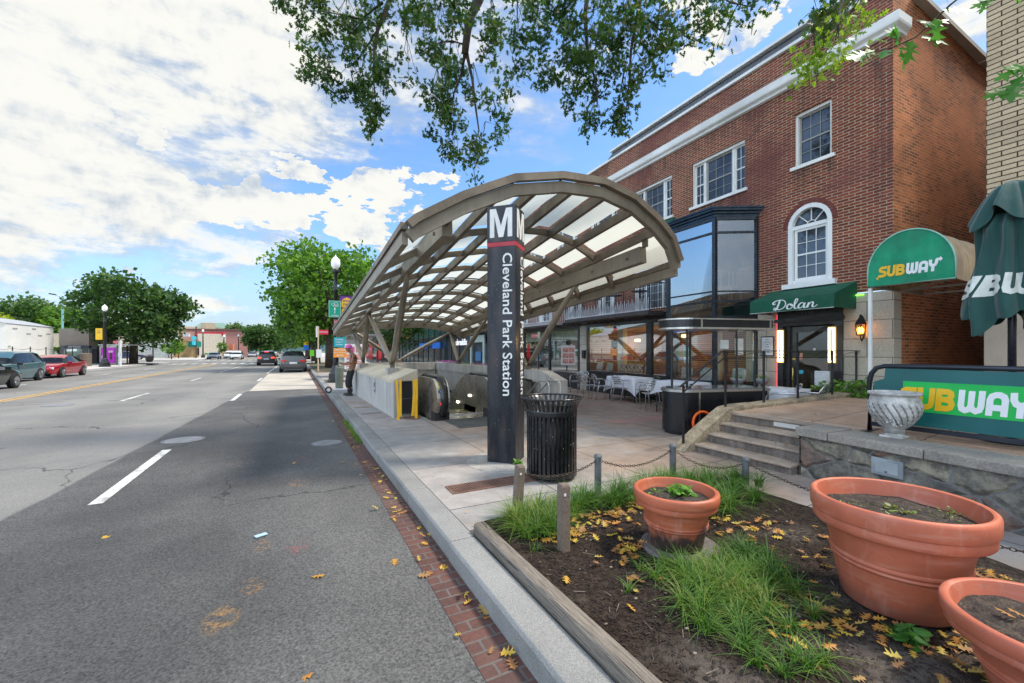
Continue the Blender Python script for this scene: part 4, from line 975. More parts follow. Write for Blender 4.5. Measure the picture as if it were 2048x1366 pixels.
# ================================================================== METRO ENTRANCE: walls, escalators, canopy
concw = M('precast_concrete', (.47, .44, .40), .8, var=.10, vs=1.5, fine=.10, fs=50, tint=(.33, .30, .26), tf=.5, streak=.28, bmp=.12, bs=40)
concc = M('precast_cap', (.56, .48, .36), .8, var=.10, vs=1.0, fine=.08, fs=50, tint=(.40, .34, .26), tf=.5, bmp=.1, bs=40)
joint = M('wall_joint', (.12, .10, .085), .9)
lw = thing('entrance_wall', 'pale concrete wall with a sloping cap on the street side of the metro entrance', 'wall', (0, 0, 0))
XL0, XL1 = 2.03, 2.58
def lwx(y): return XL0-.02*(y-9.9)
b = MB(); cuts = [9.90, 11.5, 13.1, 14.7, 16.3, 18.2]
for a, c_ in zip(cuts, cuts[1:]):
    a += .004; c_ -= .004
    for z0, z1, off in ((-.3, .80, .0),):
        v = [(lwx(a), a, z0), (XL1, a, z0), (XL1, a, z1), (lwx(a), a, z1), (lwx(c_), c_, z0), (XL1, c_, z0), (XL1, c_, z1), (lwx(c_), c_, z1)]
        b.add(v, [(0, 1, 2, 3), (7, 6, 5, 4), (0, 3, 7, 4), (1, 5, 6, 2), (3, 2, 6, 7)])
b.build('wall_panels', concw, lw)
b = MB()
for a, c_ in zip(cuts, cuts[1:]):
    a += .004; c_ -= .004
    q = [(-.006, .803), (-.006, .875), (0, .885)]
    v = []
    for y in (a, c_): v += [(lwx(y)-.008, y, .803), (XL1+.01, y, .803), (XL1+.01, y, 1.11), (lwx(y)-.008, y, .878)]
    b.add(v, [(0, 1, 2, 3), (7, 6, 5, 4), (0, 3, 7, 4), (1, 5, 6, 2), (3, 2, 6, 7), (0, 4, 5, 1)])
b.build('sloping_cap', concc, lw)
MB().add([(1.97, 13.0, .52), (1.97, 13.0, .70), (1.972, 13.0, .70)], [(0, 1, 2)])
nx_ = lwx(12.2)-.004
ps = thing('wall_notice', 'small pale notice with a dark pictogram fixed on the sloping-capped wall', 'sign', (nx_, 12.2, .55))
MB().box(-.006, 0, -.11, .11, -.17, .17).build('plate', M('notice_plate', (.42, .42, .42), .5), ps)
MB().box(-.009, -.0065, -.07, .07, .0, .13).box(-.009, -.0065, -.08, .08, -.13, -.07).build('pictogram', M('notice_dark', (.05, .04, .08), .5), ps)
XR = 5.62
bw_ = thing('entrance_wall', 'tall concrete wall on the plaza side and far end of the metro entrance', 'wall', (0, 0, 0))
b = MB(); cuts = [9.0, 10.6, 12.2, 13.8, 15.4, 17.0, 18.2]
for a, c_ in zip(cuts, cuts[1:]):
    b.box(XR-.12, XR+.12, a+.004, c_-.004, -4, .74); b.box(XR-.16, XR+.16, a+.004, c_-.004, .746, 1.06)
b.add([(XR-.16, 8.3, -.3), (XR+.16, 8.3, -.3), (XR+.16, 9.0, -.3), (XR-.16, 9.0, -.3), (XR-.16, 8.3, .86), (XR+.16, 8.3, .86), (XR+.16, 9.0, 1.06), (XR-.16, 9.0, 1.06)], [(3, 2, 1, 0), (4, 5, 6, 7), (0, 1, 5, 4), (1, 2, 6, 5), (2, 3, 7, 6), (3, 0, 4, 7)])
for a, c_ in ((2.6, 3.6), (3.6, 4.6), (4.6, 5.44)):
    b.box(a+.004, c_-.004, 17.8, 18.1, -4, .74); b.box(a+.004, c_-.004, 17.76, 18.1, .746, 1.06)
b.build('wall_panels', concw, bw_)
# pit
dk = M('pit_concrete', (.22, .20, .18), .9, var=.2)
b = MB(); b.box(2.45, 2.58, 9.9, 17.8, -4, .0); pit = b.build('pit_wall', dk); struct(pit)
struct(MB().add([(2.58, 9.15, -.012), (5.5, 9.15, -.012), (5.5, 9.9, -.012), (2.58, 9.9, -.012)], [(0, 1, 2, 3)]).box(2.58, 5.5, 9.1, 9.9, -.4, -.02).build('landing', steel))
# ridged entrance mat and comb plate
b = MB(); b.box(2.95, 4.1, 8.0, 9.12, .0, .008)
for i in range(46): b.box(2.97+i*.0245, 2.98+i*.0245, 8.02, 9.10, .008, .012)
tag(b.build('entrance_mat', M('grey_mat', (.085, .085, .08), .7, var=.15, vs=3, fine=.2, fs=60)), 'dark grey ribbed mat in front of the escalator', 'mat')
es = thing('escalator', 'stainless escalator going down with a black handrail at the metro entrance', 'escalator', (3.42, 9.3, 0))
hand = M('handrail_black', (.012, .012, .012), .35, coat=.3)
stp = M('escalator_step', (.16, .145, .125), .5, .6, var=.2); sy = M('safety_yellow', (.62, .50, .03), .5)
b = MB(); b2 = MB(); nst = 16
for i in range(nst):
    y = 9.9+i*.40; z = -.02-.205*max(0, i-1)
    b.box(2.98, 4.06, y, y+.405, z-.30, z)
    b2.box(2.98, 4.06, y+.375, y+.402, z+.001, z+.006)
b.build('steps', stp, es, world=True); b2.build('step_edges', sy, es, world=True)
MB().box(2.97, 4.07, 9.78, 9.899, -.05, .006).build('comb_plate', M('comb_alu', (.6, .58, .55), .35, .8), es, world=True)
def zdn(y): return 0 if y < 10.7 else -(y-10.7)*.53
def balus(x, sgn, name):
    # balustrade: curved newel nose, level stretch, then down the slope
    out_ = []
    ys = [10.0+.45*k for k in range(17)]
    top = [(y, .93+zdn(y)) for y in ys]
    nose = [(9.40-.42*math.cos(t)*1.0, .47+.46*math.sin(t)) for t in [R(-62+k*11) for k in range(15)]]
    up = nose+[(9.7, .93)]+top
    bot = [(y, zdn(y)-.05) for y in ys]
    # side sheet
    b = MB(); pl_ = up; k = len(pl_)
    lowpts = [(max(y, 9.25), zdn(y)-.03 if y > 10 else .0) for y, z in pl_]
    vs = []
    for s_ in (-.15, .15):
        vs += [(x+s_, y, z) for y, z in pl_]+[(x+s_, y, z) for y, z in lowpts]
    fs = []
    for side in (0, 2*k):
        for i in range(k-1): fs.append((side+i, side+i+1, side+k+i+1, side+k+i))
    for i in range(k-1): fs.append((i, i+1, 2*k+i+1, 2*k+i))
    b.add(vs, fs); o_ = b.build('balustrade', steel, es, world=True); fixn(o_)
    b = MB(); hr = [(9.40-.455*math.cos(t), .47+.50*math.sin(t)) for t in [R(-58+k*10) for k in range(16)]]+[(9.75, .97)]+[(y, .97+zdn(y)) for y in ys]
    b.tube([(x+.02, y, z) for y, z in hr], .085, 10, flat=.5); b.build('handrail_belt', hand, es, world=True, smooth=True)
    MB().box(x-.17, x+.17, 9.08, 9.36, .0, .19).build('newel_base', M('newel_black', (.03, .03, .032), .4, .3), es, world=True)
balus(2.93, 1, 'a'); balus(4.22, 1, 'b')
# controls on the left newel, facing the approaching passenger
nb = es
yb = lambda z: 9.40-.42*math.cos(math.asin(max(-1, min(1, (z-.47)/.46))))-.004
for (z, nm, m_, w0, h0) in ((.79, 'warning_label', sy, .13, .13), (.655, 'number_plate', M('label_dark', (.02, .02, .07), .5), .16, .06)):
    a0, a1 = z-h0/2, z+h0/2
    MB().add([(2.90-w0/2, yb(a0)-.003, a0), (2.90+w0/2, yb(a0)-.003, a0), (2.90+w0/2, yb(a1)-.003, a1), (2.90-w0/2, yb(a1)-.003, a1)], [(0, 1, 2, 3)]).build(nm, m_, es, world=True, solid=.004)
tx = text_mb('X02', .06, .002, .02); place(tx, (2.90, yb(.655)-.012, .655), (1, 0, 0), (0, .15, 1)); tx.build('lettering', wht, es, world=True)
b = MB().tube([(2.90, yb(.47)+.03, .49), (2.90, yb(.47)-.02, .49)], .030, 14); b.build('key_switch', dark_metal, es, world=True)
redb = M('red_button', (.75, .03, .01), .35, var=.02, emit=.9)
MB().tube([(2.90, yb(.40)+.03, .38), (2.90, yb(.40)-.03, .38)], .040, 16).build('stop_button', redb, es, world=True)
# second passage on the right: fixed stair with handrail
MB_ = MB()
for i in range(15): MB_.box(4.45, 5.5, 9.6+i*.36, 9.97+i*.36, -4, -.0-.17*i)
struct(MB_.build('stair_down', dk))
hrl = thing('stair_rail', 'looped stainless handrail standing between the pylon and the end of the entrance wall', 'handrail', (5.05, 7.95, 0))
b = MB()
for dx_ in (0, .30):
    b.tube([(dx_, 0, .0), (dx_, 0, .78), (dx_-.01, .03, .84), (dx_-.02, .10, .87), (dx_-.04, .34, .87), (dx_-.05, .42, .84), (dx_-.06, .9, .52), (dx_-.08, 1.5, .12)], .021, 8)
b.build('rails', steel, hrl, smooth=True)
b = MB(); b.tube([(.0, 0, .45), (.30, 0, .45)], .016, 6); b.build('cross_bar', steel, hrl, smooth=True)
# stainless wall panel seen behind the escalator, with three lit skirt lamps
pn = thing('curved_side_panel', 'wide curved stainless side panel descending along the escalator', 'panel', (5.30, 10, 0))
lamp_w = M('skirt_lamp', (1, .86, .6), .5, var=.01, emit=6)
b = MB(); prof_ = [(9.2, .78), (10.2, .86), (11.2, .84), (12.0, .70), (12.8, .40), (13.8, -.1), (15, -.8), (17.5, -2.1)]
for (ya, za), (yb_, zb2) in zip(prof_, prof_[1:]): b.add([(5.30, ya, -3), (5.30, yb_, -3), (5.30, yb_, zb2), (5.30, ya, za), (5.46, ya, za), (5.46, yb_, zb2)], [(0, 1, 2, 3), (3, 2, 5, 4)])
b.build('panel', steel, pn, world=True)
b = MB(); b.tube([(5.30, y, z+.02) for y, z in prof_], .035, 8); b.build('edge_rail', hand, pn, world=True, smooth=True)
b = MB(); b.box(4.07, 4.105, 9.9, 10.7, -.02, .13); b.add([(4.105, 10.7, -.02), (4.105, 16, -2.9), (4.105, 16, -2.7), (4.105, 10.7, .13)], [(0, 1, 2, 3)]); b.build('skirt', M('skirt_dark', (.05, .05, .05), .4, .5), es, world=True)
for y in (10.3, 11.2, 12.1):
    MB().obox((4.075-.0, y, .30+zdn(y)+.09), (.05, .10, .05)).build('skirt_lamp', lamp_w, es, world=True)
# folding barrier, collapsed, strapped at the wall end
gy = M('gate_yellow', (.80, .44, .01), .45, var=.08, vs=5)
gt_ = thing('folding_barrier', 'collapsed yellow folding barrier standing at the end of the concrete wall', 'barrier', (2.30, 9.72, 0), R(-10))
b = MB(); b2 = MB()
for x, tx_ in ((-.205, .03), (-.15, .0), (.135, -.045), (.215, .0), (.175, .03)):
    b.beam((x+tx_*.4, .0+(.02 if x > 0.15 else 0), .05), (x-tx_, .02, .90), .05, .035, up=(0, 1, 0))
for x in (-.20, .20): b.box(x-.035, x+.035, -.10, .10, 0, .03); b.box(x-.018, x+.018, -.018, .018, .02, .45)
b.build('frame', gy, gt_)
for k in range(14):
    x = -.11+k*.0165; b2.beam((x, .0, .10), (x+.004, .02, .87), .008, .03, up=(0, 1, 0))
b2.box(-.12, .115, .03, .05, .10, .87); b2.build('lattice', M('lattice_black', (.015, .013, .012), .7), gt_)
b3 = MB()
for z in (.46, .86, .12):
    for k in range(14): b3.obox((-.11+k*.0165, -.018, z+.01*(k % 2)), (.006, .006, .006))
b3.build('rivets', alu, gt_)
MB().lathe([(.0001, 0), (.2, 0), (.2, .015), (.0001, .018)], 24, (.1, .02, .0)).build('base_plate', M('rusted_iron'), gt_)
# ------------------------------------------------------------------ canopy
cn = thing('metro_canopy', 'large vaulted canopy of bronze ribs and frosted glass over the metro entrance', 'canopy', (3.85, 10, 0))
brz, nt, p, out = newmat('weathered_bronze'); o = nt.tc()
c = nt.mix(nt.ramp(nt.noise(o, 1.8, 5, .65), .35, .68), (.15, .12, .09), (.24, .195, .145)); c = nt.mix(nt.ramp(nt.noise(nt.vmath('MULTIPLY', o, (5, 5, 1)), 2, 5, .7), .55, .78, 0, .4), c, (.10, .08, .06))
c = nt.mix(nt.ramp(nt.noise(o, 8, 4, .7), .62, .75, 0, .35), c, (.38, .31, .22))
nt.link(c, p.inputs['Base Color']); p.inputs['Metallic'].default_value = .35; nt.link(nt.ramp(nt.noise(o, 4, 4), .3, .7, .38, .62), p.inputs['Roughness']); bump(nt, p, nt.noise(o, 50, 3), .08, .005)
brz2 = M('pale_bronze', (.33, .28, .21), .42, .5, var=.14, vs=1.2, tint=(.20, .165, .125), tf=.5, streak=.12)
Y0, Y1 = 5.6, 16.9
gX = [(1.30, 0), (1.40, .08), (2.07, .44), (2.88, .78), (3.74, .955), (4.56, 1.0), (5.25, .875), (5.82, .62), (6.2, .36), (6.40, 0.0)]
def g(x):
    for (a, ga), (b_, gb_) in zip(gX, gX[1:]):
        if x <= b_+1e-9: return ga+(gb_-ga)*(x-a)/(b_-a)
    return 0
def ze(y): return 3.12-.075*(y-5.6)
def rise(y): return 1.16-.062*(y-5.6)
def V(x, y, dz=0.0): return Vector((x, y, ze(y)+rise(y)*g(x)+dz))
KX = [1.30, 1.95, 2.62, 3.30, 3.98, 4.66, 5.30, 5.85, 6.40]
KY = [Y0+k for k in (0, 1.75, 3.0, 4.2, 5.4, 6.6, 7.8, 9.0, 10.2, 11.3)]
# glass panels, set above the ribs
gm_, nt, p, out = newmat('frosted_glass'); nt.n.remove(p)
tr_ = nt.new('ShaderNodeBsdfTranslucent'); tr_.inputs[0].default_value = (.50, .51, .46, 1)
df = nt.new('ShaderNodeBsdfTransparent'); df.inputs[0].default_value = (.80, .86, .80, 1); gl = nt.new('ShaderNodeBsdfGlossy'); gl.inputs['Roughness'].default_value = .12
m1 = nt.new('ShaderNodeMixShader'); nt.link(nt.ramp(nt.noise(nt.tc(), 2.5, 4), .3, .7, .0, .03), m1.inputs[0]); nt.link(tr_.outputs[0], m1.inputs[1]); nt.link(df.outputs[0], m1.inputs[2])
m2 = nt.new('ShaderNodeMixShader'); m2.inputs[0].default_value = .08; nt.link(m1.outputs[0], m2.inputs[1]); nt.link(gl.outputs[0], m2.inputs[2]); nt.link(m2.outputs[0], out.inputs[0])
for i in range(len(KX)-1):
    for j in range(len(KY)-1):
        xa, xb = KX[i]+.05, KX[i+1]-.05; ya, yb_ = KY[j]+.06, KY[j+1]-.06
        b = MB(); n = 3
        for q in (0, 1):
            for t in range(n+1):
                x = xa+(xb-xa)*t/n; b.v.append(V(x, (ya, yb_)[q], .055))
        for t in range(n): b.f.append((t, t+1, n+2+t, n+1+t))
        b.build('glass_panel', gm_, cn, world=True)
def rib(path, wd, dp, name, m_, top=0.0):
    b = MB(); k = len(path)
    for i, q in enumerate(path):
        d = (path[min(i+1, k-1)]-path[max(i-1, 0)]).normalized(); side = d.cross(Vector((0, 0, 1))).normalized(); upv = side.cross(d)
        for s_, h in ((-1, top), (1, top), (1, top-dp), (-1, top-dp)): b.v.append(q+side*(s_*wd/2)+upv*h)
    for i in range(k-1):
        for a in range(4): b.f.append((i*4+a, i*4+(a+1) % 4, (i+1)*4+(a+1) % 4, (i+1)*4+a))
    b.f.append((0, 1, 2, 3)); b.f.append(tuple((k-1)*4+a for a in (3, 2, 1, 0)))
    return b.build(name, m_, cn, world=True)
for x in KX[1:-1]: rib([V(x, Y0+.05+(Y1-Y0-.1)*t/16) for t in range(17)], .075, .16, 'long_rib', brz, .03)
XS = [1.30+5.10*t/40 for t in range(41)]
XS = sorted(set([round(x, 3) for x, _ in gX]+[round(1.3+5.1*t/14, 3) for t in range(15)]))
for j, y in enumerate(KY[1:-1]): rib([V(x, y) for x in XS], .07, .115, 'cross_rib', brz, .015)
gXs = [x for x, _ in gX]
rib([V(x, Y0-.02, .0) for x in gXs], .09, .17, 'front_arch', brz2, .02)
rib([V(x, Y0-.09, .12) for x in gXs], .10, .11, 'front_trim', brz, .02)
b = MB()
for x in gXs[1:-1]: q = V(x, Y0-.02, .02); b.beam(q, q+Vector((0, -.09, .10)), .03, .03)
b.build('trim_brackets', black_metal, cn, world=True)
rib([V(x, Y1, .0) for x in gXs], .10, .26, 'back_arch', brz2, .02)
for x, dxx in ((1.30, -.02), (6.40, .0)):
    rib([V(x, Y0+.03+(Y1-Y0-.03)*t/12, .02) for t in range(13)], .08, .18, 'edge_beam', brz2, .02)
    rib([V(x, Y0-.03+(Y1-Y0+.07)*t/12, .12)+Vector((dxx, 0, 0)) for t in range(13)], .10, .09, 'edge_trim', brz, .02)
def zbm(y): return 3.40-.083*(y-5.8)-.0022*(y-5.8)*(16-y)*-1
def beam_path(x, ya, yb_): return [Vector((x, ya+(yb_-ya)*t/10, zbm(ya+(yb_-ya)*t/10))) for t in range(11)]
rib(beam_path(1.98, 5.9, 17.3), .16, .30, 'main_beam', brz2, .15)
rib(beam_path(5.88, 5.95, 17.3), .16, .30, 'main_beam', brz2, .15)
b = MB()
for x in (1.98, 5.88):
    for y in KY[:-1]:
        yy = y+.3; top = V(x, yy, -.1); bz = zbm(yy)+.13
        if top.z-bz > .04: MB().beam((x, yy, bz), tuple(top), .06, .10).build('bracket', brz, cn, world=True)
pass
b = MB()
for x, s_ in ((1.98, -1), (5.88, -1)):
    for y in [6.3+1.1*k for k in range(10)]:
        MB().tube([(x-.094, y, zbm(y)), (x+.094, y, zbm(y))], .035, 8).build('bolt', brz, cn, world=True)
def strut(a, b_, r0=.045, r1=.085):
    a, b_ = Vector(a), Vector(b_); pts = [a.lerp(b_, t/8) for t in range(9)]
    rs = [r0+(r1-r0)*math.sin(PI*min(1, .06+.94*t/8)) for t in range(9)]
    MB().tube(pts, rs, 10).build('strut', brz2, cn, smooth=True, world=True)
capz = 1.02
for (bx_, by_), tops in (((2.28, 11.3), [(1.98, 8.3), (1.98, 13.3)]), ((2.20, 16.0), [(1.98, 13.4), (1.98, 17.2)])):
    zc = .878+(bx_-lwx(by_))/(XL1-lwx(by_))*.232
    MB().box(bx_-.14, bx_+.14, by_-.17, by_+.17, zc-.10, zc+.13).build('strut_base', concw, cn, world=True, bevel=.01)
    MB().box(bx_-.05, bx_+.05, by_-.07, by_+.07, zc+.13, zc+.26).build('shoe', brz, cn, world=True)
    for tx_, ty_ in tops: strut((bx_, by_, zc+.20), (tx_, ty_, zbm(ty_)-.12))
for (bx_, by_), tops in (((5.62, 9.95), [(5.88, 8.1), (5.88, 12.3)]), ((5.62, 15.4), [(5.88, 13.2), (5.88, 17.1)])):
    MB().box(bx_-.07, bx_+.07, by_-.09, by_+.09, 1.06, 1.16).build('shoe', brz, cn, world=True)
    for tx_, ty_ in tops: strut((bx_, by_, 1.12), (tx_, ty_, zbm(ty_)-.12))
MB().box(3.7, 4.0, 17.8, 18.05, 1.06, 1.18).build('shoe', brz, cn, world=True)
strut((3.85, 17.93, 1.14), (1.98, 17.2, zbm(17.2)-.1)); strut((3.85, 17.93, 1.14), (5.88, 17.2, zbm(17.2)-.1))
# ================================================================== BRICK BUILDING (local x = along the facade, y = outwards, z = up)
FR = R(90-1.6); FC = (9.93, 3.70, 0)
FM = Matrix.Translation(FC) @ Matrix.Rotation(FR, 4, 'Z')
def FW(s, o, z=0.0): return FM @ Vector((s, o, z))
bb = thing('brick_building', 'three storey red brick building with white cornice, bay window and arched window', 'building', FC, FR)
brickF = M_brick('red_brick', (.265, .058, .030), (.14, .032, .021), (.40, .31, .21), .205, .0605, .0088, 'xz', stains=((1.0, 1.85, 5.6, .9), (2.9, 4.65, 5.56, 1.0), (5.25, 7, 5.56, 1.2), (.95, 2.0, 2.95, .5), (0, 20, 7.5, .5), (0, .35, 7.4, 4.6)), soot=(.045, .030, .028), sootf=.75, tint=(.15, .05, .045))
brickA = M_brick('alley_brick', (.52, .155, .055), (.19, .055, .026), (.46, .26, .13), .205, .0605, .009, 'yz', bmpd=.012, soot=(.10, .05, .035), sootf=.65, tint=(.50, .18, .07), big=1.0)
stone = M_brick('limestone', (.50, .44, .35), (.44, .39, .31), (.20, .17, .14), .80, .36, .008, 'xz', bmpd=.008, big=.3)
trimw = M('painted_trim', (.80, .80, .76), .55, var=.08, vs=1.5, tint=(.48, .47, .42), tf=.4)
black_wood = M('black_wood', (.02, .02, .022), .35, var=.25, vs=3, coat=.3)
paneD = None
def pane_mat(name, col, refl):
    m, nt, p, out = newmat(name); o = nt.tc()
    c = nt.mix(nt.ramp(nt.noise(o, 1.6, 3, .5, .5), .4, .62), tuple(k*.5 for k in col), tuple(k*1.4 for k in col)); nt.link(c, p.inputs['Base Color'])
    p.inputs['Roughness'].default_value = .03; p.inputs['Specular IOR Level'].default_value = refl*.6; p.inputs['IOR'].default_value = 1.5
    bump(nt, p, nt.noise(o, .9, 2), .06, .05); return m
paneD = pane_mat('window_glass', (.05, .055, .065), 1.0)
ZT = 8.42
def wall_holes(s0, s1, z0, z1, holes, y=0.0, depth=.16, m=None, name='wall', parent=None, mb=None):
    b = mb or MB(); xs = sorted(set([s0, s1]+[h[0] for h in holes]+[h[1] for h in holes])); zs = sorted(set([z0, z1]+[h[2] for h in holes]+[h[3] for h in holes]))
    xs = [x for x in xs if s0 <= x <= s1]; zs = [z for z in zs if z0 <= z <= z1]
    for a, c_ in zip(xs, xs[1:]):
        for e, f in zip(zs, zs[1:]):
            mx, mz = (a+c_)/2, (e+f)/2
            if any(h[0] < mx < h[1] and h[2] < mz < h[3] for h in holes): continue
            b.add([(a, y, e), (c_, y, e), (c_, y, f), (a, y, f)], [(0, 3, 2, 1)])
    for h in holes:
        a, c_, e, f = h[:4]; q = y-depth
        b.add([(a, y, e), (c_, y, e), (c_, y, f), (a, y, f), (a, q, e), (c_, q, e), (c_, q, f), (a, q, f)], [(0, 1, 5, 4), (1, 2, 6, 5), (2, 3, 7, 6), (3, 0, 4, 7)])
    return b
LEN = 19.6
up_holes = [(1.03, 1.78, 5.68, 6.86), (2.97, 4.58, 5.64, 6.88), (5.32, 6.93, 5.64, 6.88), (7.8, 9.4, 5.64, 6.88), (10.3, 11.9, 5.64, 6.88), (12.8, 14.4, 5.64, 6.88), (15.4, 17.0, 5.64, 6.88),
            (1.02, 1.92, 3.06, 4.78), (5.34, 6.92, 2.9, 4.22), (7.98, 8.92, 2.9, 4.18), (10.0, 10.98, 2.9, 4.15), (12.3, 13.5, 2.9, 4.15), (14.6, 15.8, 2.9, 4.15), (2.72, 5.08, 2.74, 4.78)]
b = wall_holes(0, LEN, 2.72, ZT, up_holes)
# arched window: fill the corners of its rectangle with brick
ac, ar, az = 1.47, .45, 4.33
n = 10
for side in (-1, 1):
    pts = [(ac+side*ar*math.cos(PI/2*i/n), az+ar*math.sin(PI/2*i/n)) for i in range(n+1)]
    for i in range(n):
        (xa, za), (xb, zb2) = pts[i], pts[i+1]; corner = (ac+side*ar, 4.78)
        b.add([(xa, 0, za), (xb, 0, zb2), (corner[0], 0, corner[1])], [(0, 1, 2)])
        b.add([(xa, 0, za), (xb, 0, zb2), (xb, -.16, zb2), (xa, -.16, za)], [(0, 1, 2, 3)])
b.build('front_wall', brickF, bb)
# brick ring above the arched window
m_ring = M('arch_brick', (.16, .045, .035), .85, var=.25, vs=12, fine=.2, fs=50)
b = MB()
for i in range(27):
    t = PI*(i+.5)/27; c_, s_ = math.cos(t), math.sin(t); r0, r1 = ar+.012, ar+.105
    dx_, dz_ = -s_*.023, c_*.023
    b.add([(ac+c_*r0-dx_, y, az+s_*r0-dz_) for y in (.004,)]+[(ac+c_*r0+dx_, .004, az+s_*r0+dz_), (ac+c_*r1+dx_*1.2, .004, az+s_*r1+dz_*1.2), (ac+c_*r1-dx_*1.2, .004, az+s_*r1-dz_*1.2)], [(0, 1, 2, 3)])
b.build('brick_arch', m_ring, bb, solid=.006)
# alley side, back, roof, parapet
b = MB(); b.add([(0, 0, 0), (0, -14, 0), (0, -14, ZT-.35), (0, -3.8, ZT-.35), (0, -.75, ZT-.02), (0, 0, ZT)], [(0, 1, 2, 3, 4, 5)])
b.build('alley_wall', brickA, bb)
MB().add([(0.02, -.75, 7.9), (LEN, -.75, 7.9), (LEN, -14, 7.9), (.02, -14, 7.9)], [(0, 1, 2, 3)]).box(LEN-.1, LEN, -14, -.02, 0, ZT-.3).build('roof', M('tar_roof', (.08, .08, .08), .9), bb)
cop = M('coping', (.50, .46, .38), .7, var=.1, vs=2)
b = MB(); b.beam((.0, -3.8, ZT-.33), (0, -14, ZT-.33), .28, .09); b.beam((0, -.70, ZT+.0), (0, -3.85, ZT-.30), .28, .09); b.build('coping', cop, bb)
# slate skirt roof with white gutter lines, set on the parapet
MB().box(-.02, LEN, -.20, .06, ZT, ZT+.07).box(.42, 8.3, -.30, -.05, 8.80, 8.87).build('gutter', trimw, bb)
slate = M_brick('slate', (.15, .155, .17), (.10, .105, .12), (.05, .05, .055), .35, .12, .008, 'xz', big=.4)
MB().add([(.35, .02, ZT+.07), (8.4, .02, ZT+.07), (8.3, -.18, 8.80), (.42, -.18, 8.80), (.35, -1.5, ZT+.07), (8.4, -1.5, ZT+.07), (8.3, -1.4, 8.80), (.42, -1.4, 8.80)], [(0, 1, 2, 3), (0, 3, 7, 4), (1, 5, 6, 2), (3, 2, 6, 7)]).build('slate_skirt', slate, bb)
# moulded cornice wrapping the corner
b = MB(); prof_ = [(0.002, 7.50), (.06, 7.52), (.07, 7.57), (.13, 7.62), (.14, 7.66), (.145, 7.80), (.12, 7.82), (.002, 7.86)]
k = len(prof_)
for s_, m_ in ((-.0, 0), (LEN, 1)):
    for o_, z in prof_: b.v.append(Vector((s_ - (o_ if m_ == 0 else 0), o_, z)))
for i in range(k-1): b.f.append((i, i+1, k+i+1, k+i))
n0 = len(b.v)
for o_, z in prof_: b.v.append(Vector((-o_, -.34, z)))
for i in range(k-1): b.f.append((n0+i, n0+i+1, i+1, i))
b.f.append(tuple(n0+i for i in range(k)))
b.build('cornice', trimw, bb)
# windows
def sash(mb, gl, x0, x1, z0, z1, y, nx, nz, fw=.045, mt=.012, mid=True):
    for a, c_, e, f in ((x0, x0+fw, z0, z1), (x1-fw, x1, z0, z1), (x0+fw, x1-fw, z0, z0+fw), (x0+fw, x1-fw, z1-fw, z1)): mb.box(a, c_, y-.03, y+.02, e, f)
    gx0, gx1, gz0, gz1 = x0+fw, x1-fw, z0+fw, z1-fw
    if mid: mb.box(gx0, gx1, y-.02, y+.015, (gz0+gz1)/2-.018, (gz0+gz1)/2+.018)
    for i in range(1, nx): x = gx0+(gx1-gx0)*i/nx; mb.box(x-mt/2, x+mt/2, y-.004, y+.010, gz0, gz1)
    for i in range(1, nz):
        if mid and i*2 == nz: continue
        z = gz0+(gz1-gz0)*i/nz; mb.box(gx0, gx1, y-.003, y+.009, z-mt/2, z+mt/2)
    gl.add([(gx0, y-.008, gz0), (gx1, y-.008, gz0), (gx1, y-.008, gz1), (gx0, y-.008, gz1)], [(0, 3, 2, 1)])
def sill(h, w_=.06): 
    return MB().box(h[0]-.07, h[1]+.07, -.16, .05, h[2]-.075, h[2])
greyf = M('grey_window_frame', (.30, .30, .28), .5, var=.08)
for i, h in enumerate(up_holes[:7]):
    fr_ = MB(); gl_ = MB(); gf_ = MB()
    if h[1]-h[0] > 1:
        q = (h[1]-h[0]); a, c_ = h[0]+.05+q*.20, h[1]-.05-q*.20
        sash(fr_, gl_, h[0]+.03, a-.03, h[2], h[3]-.07, -.12, 2, 4, .04); sash(gf_, gl_, a+.03, c_-.03, h[2], h[3]-.07, -.13, 3, 4, .05); sash(fr_, gl_, c_+.03, h[1]-.03, h[2], h[3]-.07, -.12, 2, 4, .04)
        for x in (a, c_): fr_.box(x-.03, x+.03, -.16, -.075, h[2], h[3]-.07)
        fr_.box(h[0], h[0]+.03, -.16, -.04, h[2], h[3]); fr_.box(h[1]-.03, h[1], -.16, -.04, h[2], h[3]); fr_.box(h[0]+.03, h[1]-.03, -.16, -.04, h[3]-.07, h[3])
    else:
        sash(gf_, gl_, h[0]+.05, h[1]-.05, h[2], h[3]-.06, -.13, 3, 4, .04)
        fr_.box(h[0], h[0]+.05, -.16, -.05, h[2], h[3]); fr_.box(h[1]-.05, h[1], -.16, -.05, h[2], h[3]); fr_.box(h[0]+.05, h[1]-.05, -.16, -.05, h[3]-.06, h[3])
    wn = fr_.build('window', trimw, bb); gf_.build('sash', greyf, wn); gl_.build('pane', paneD, wn); sill(h).build('sill', trimw, wn)
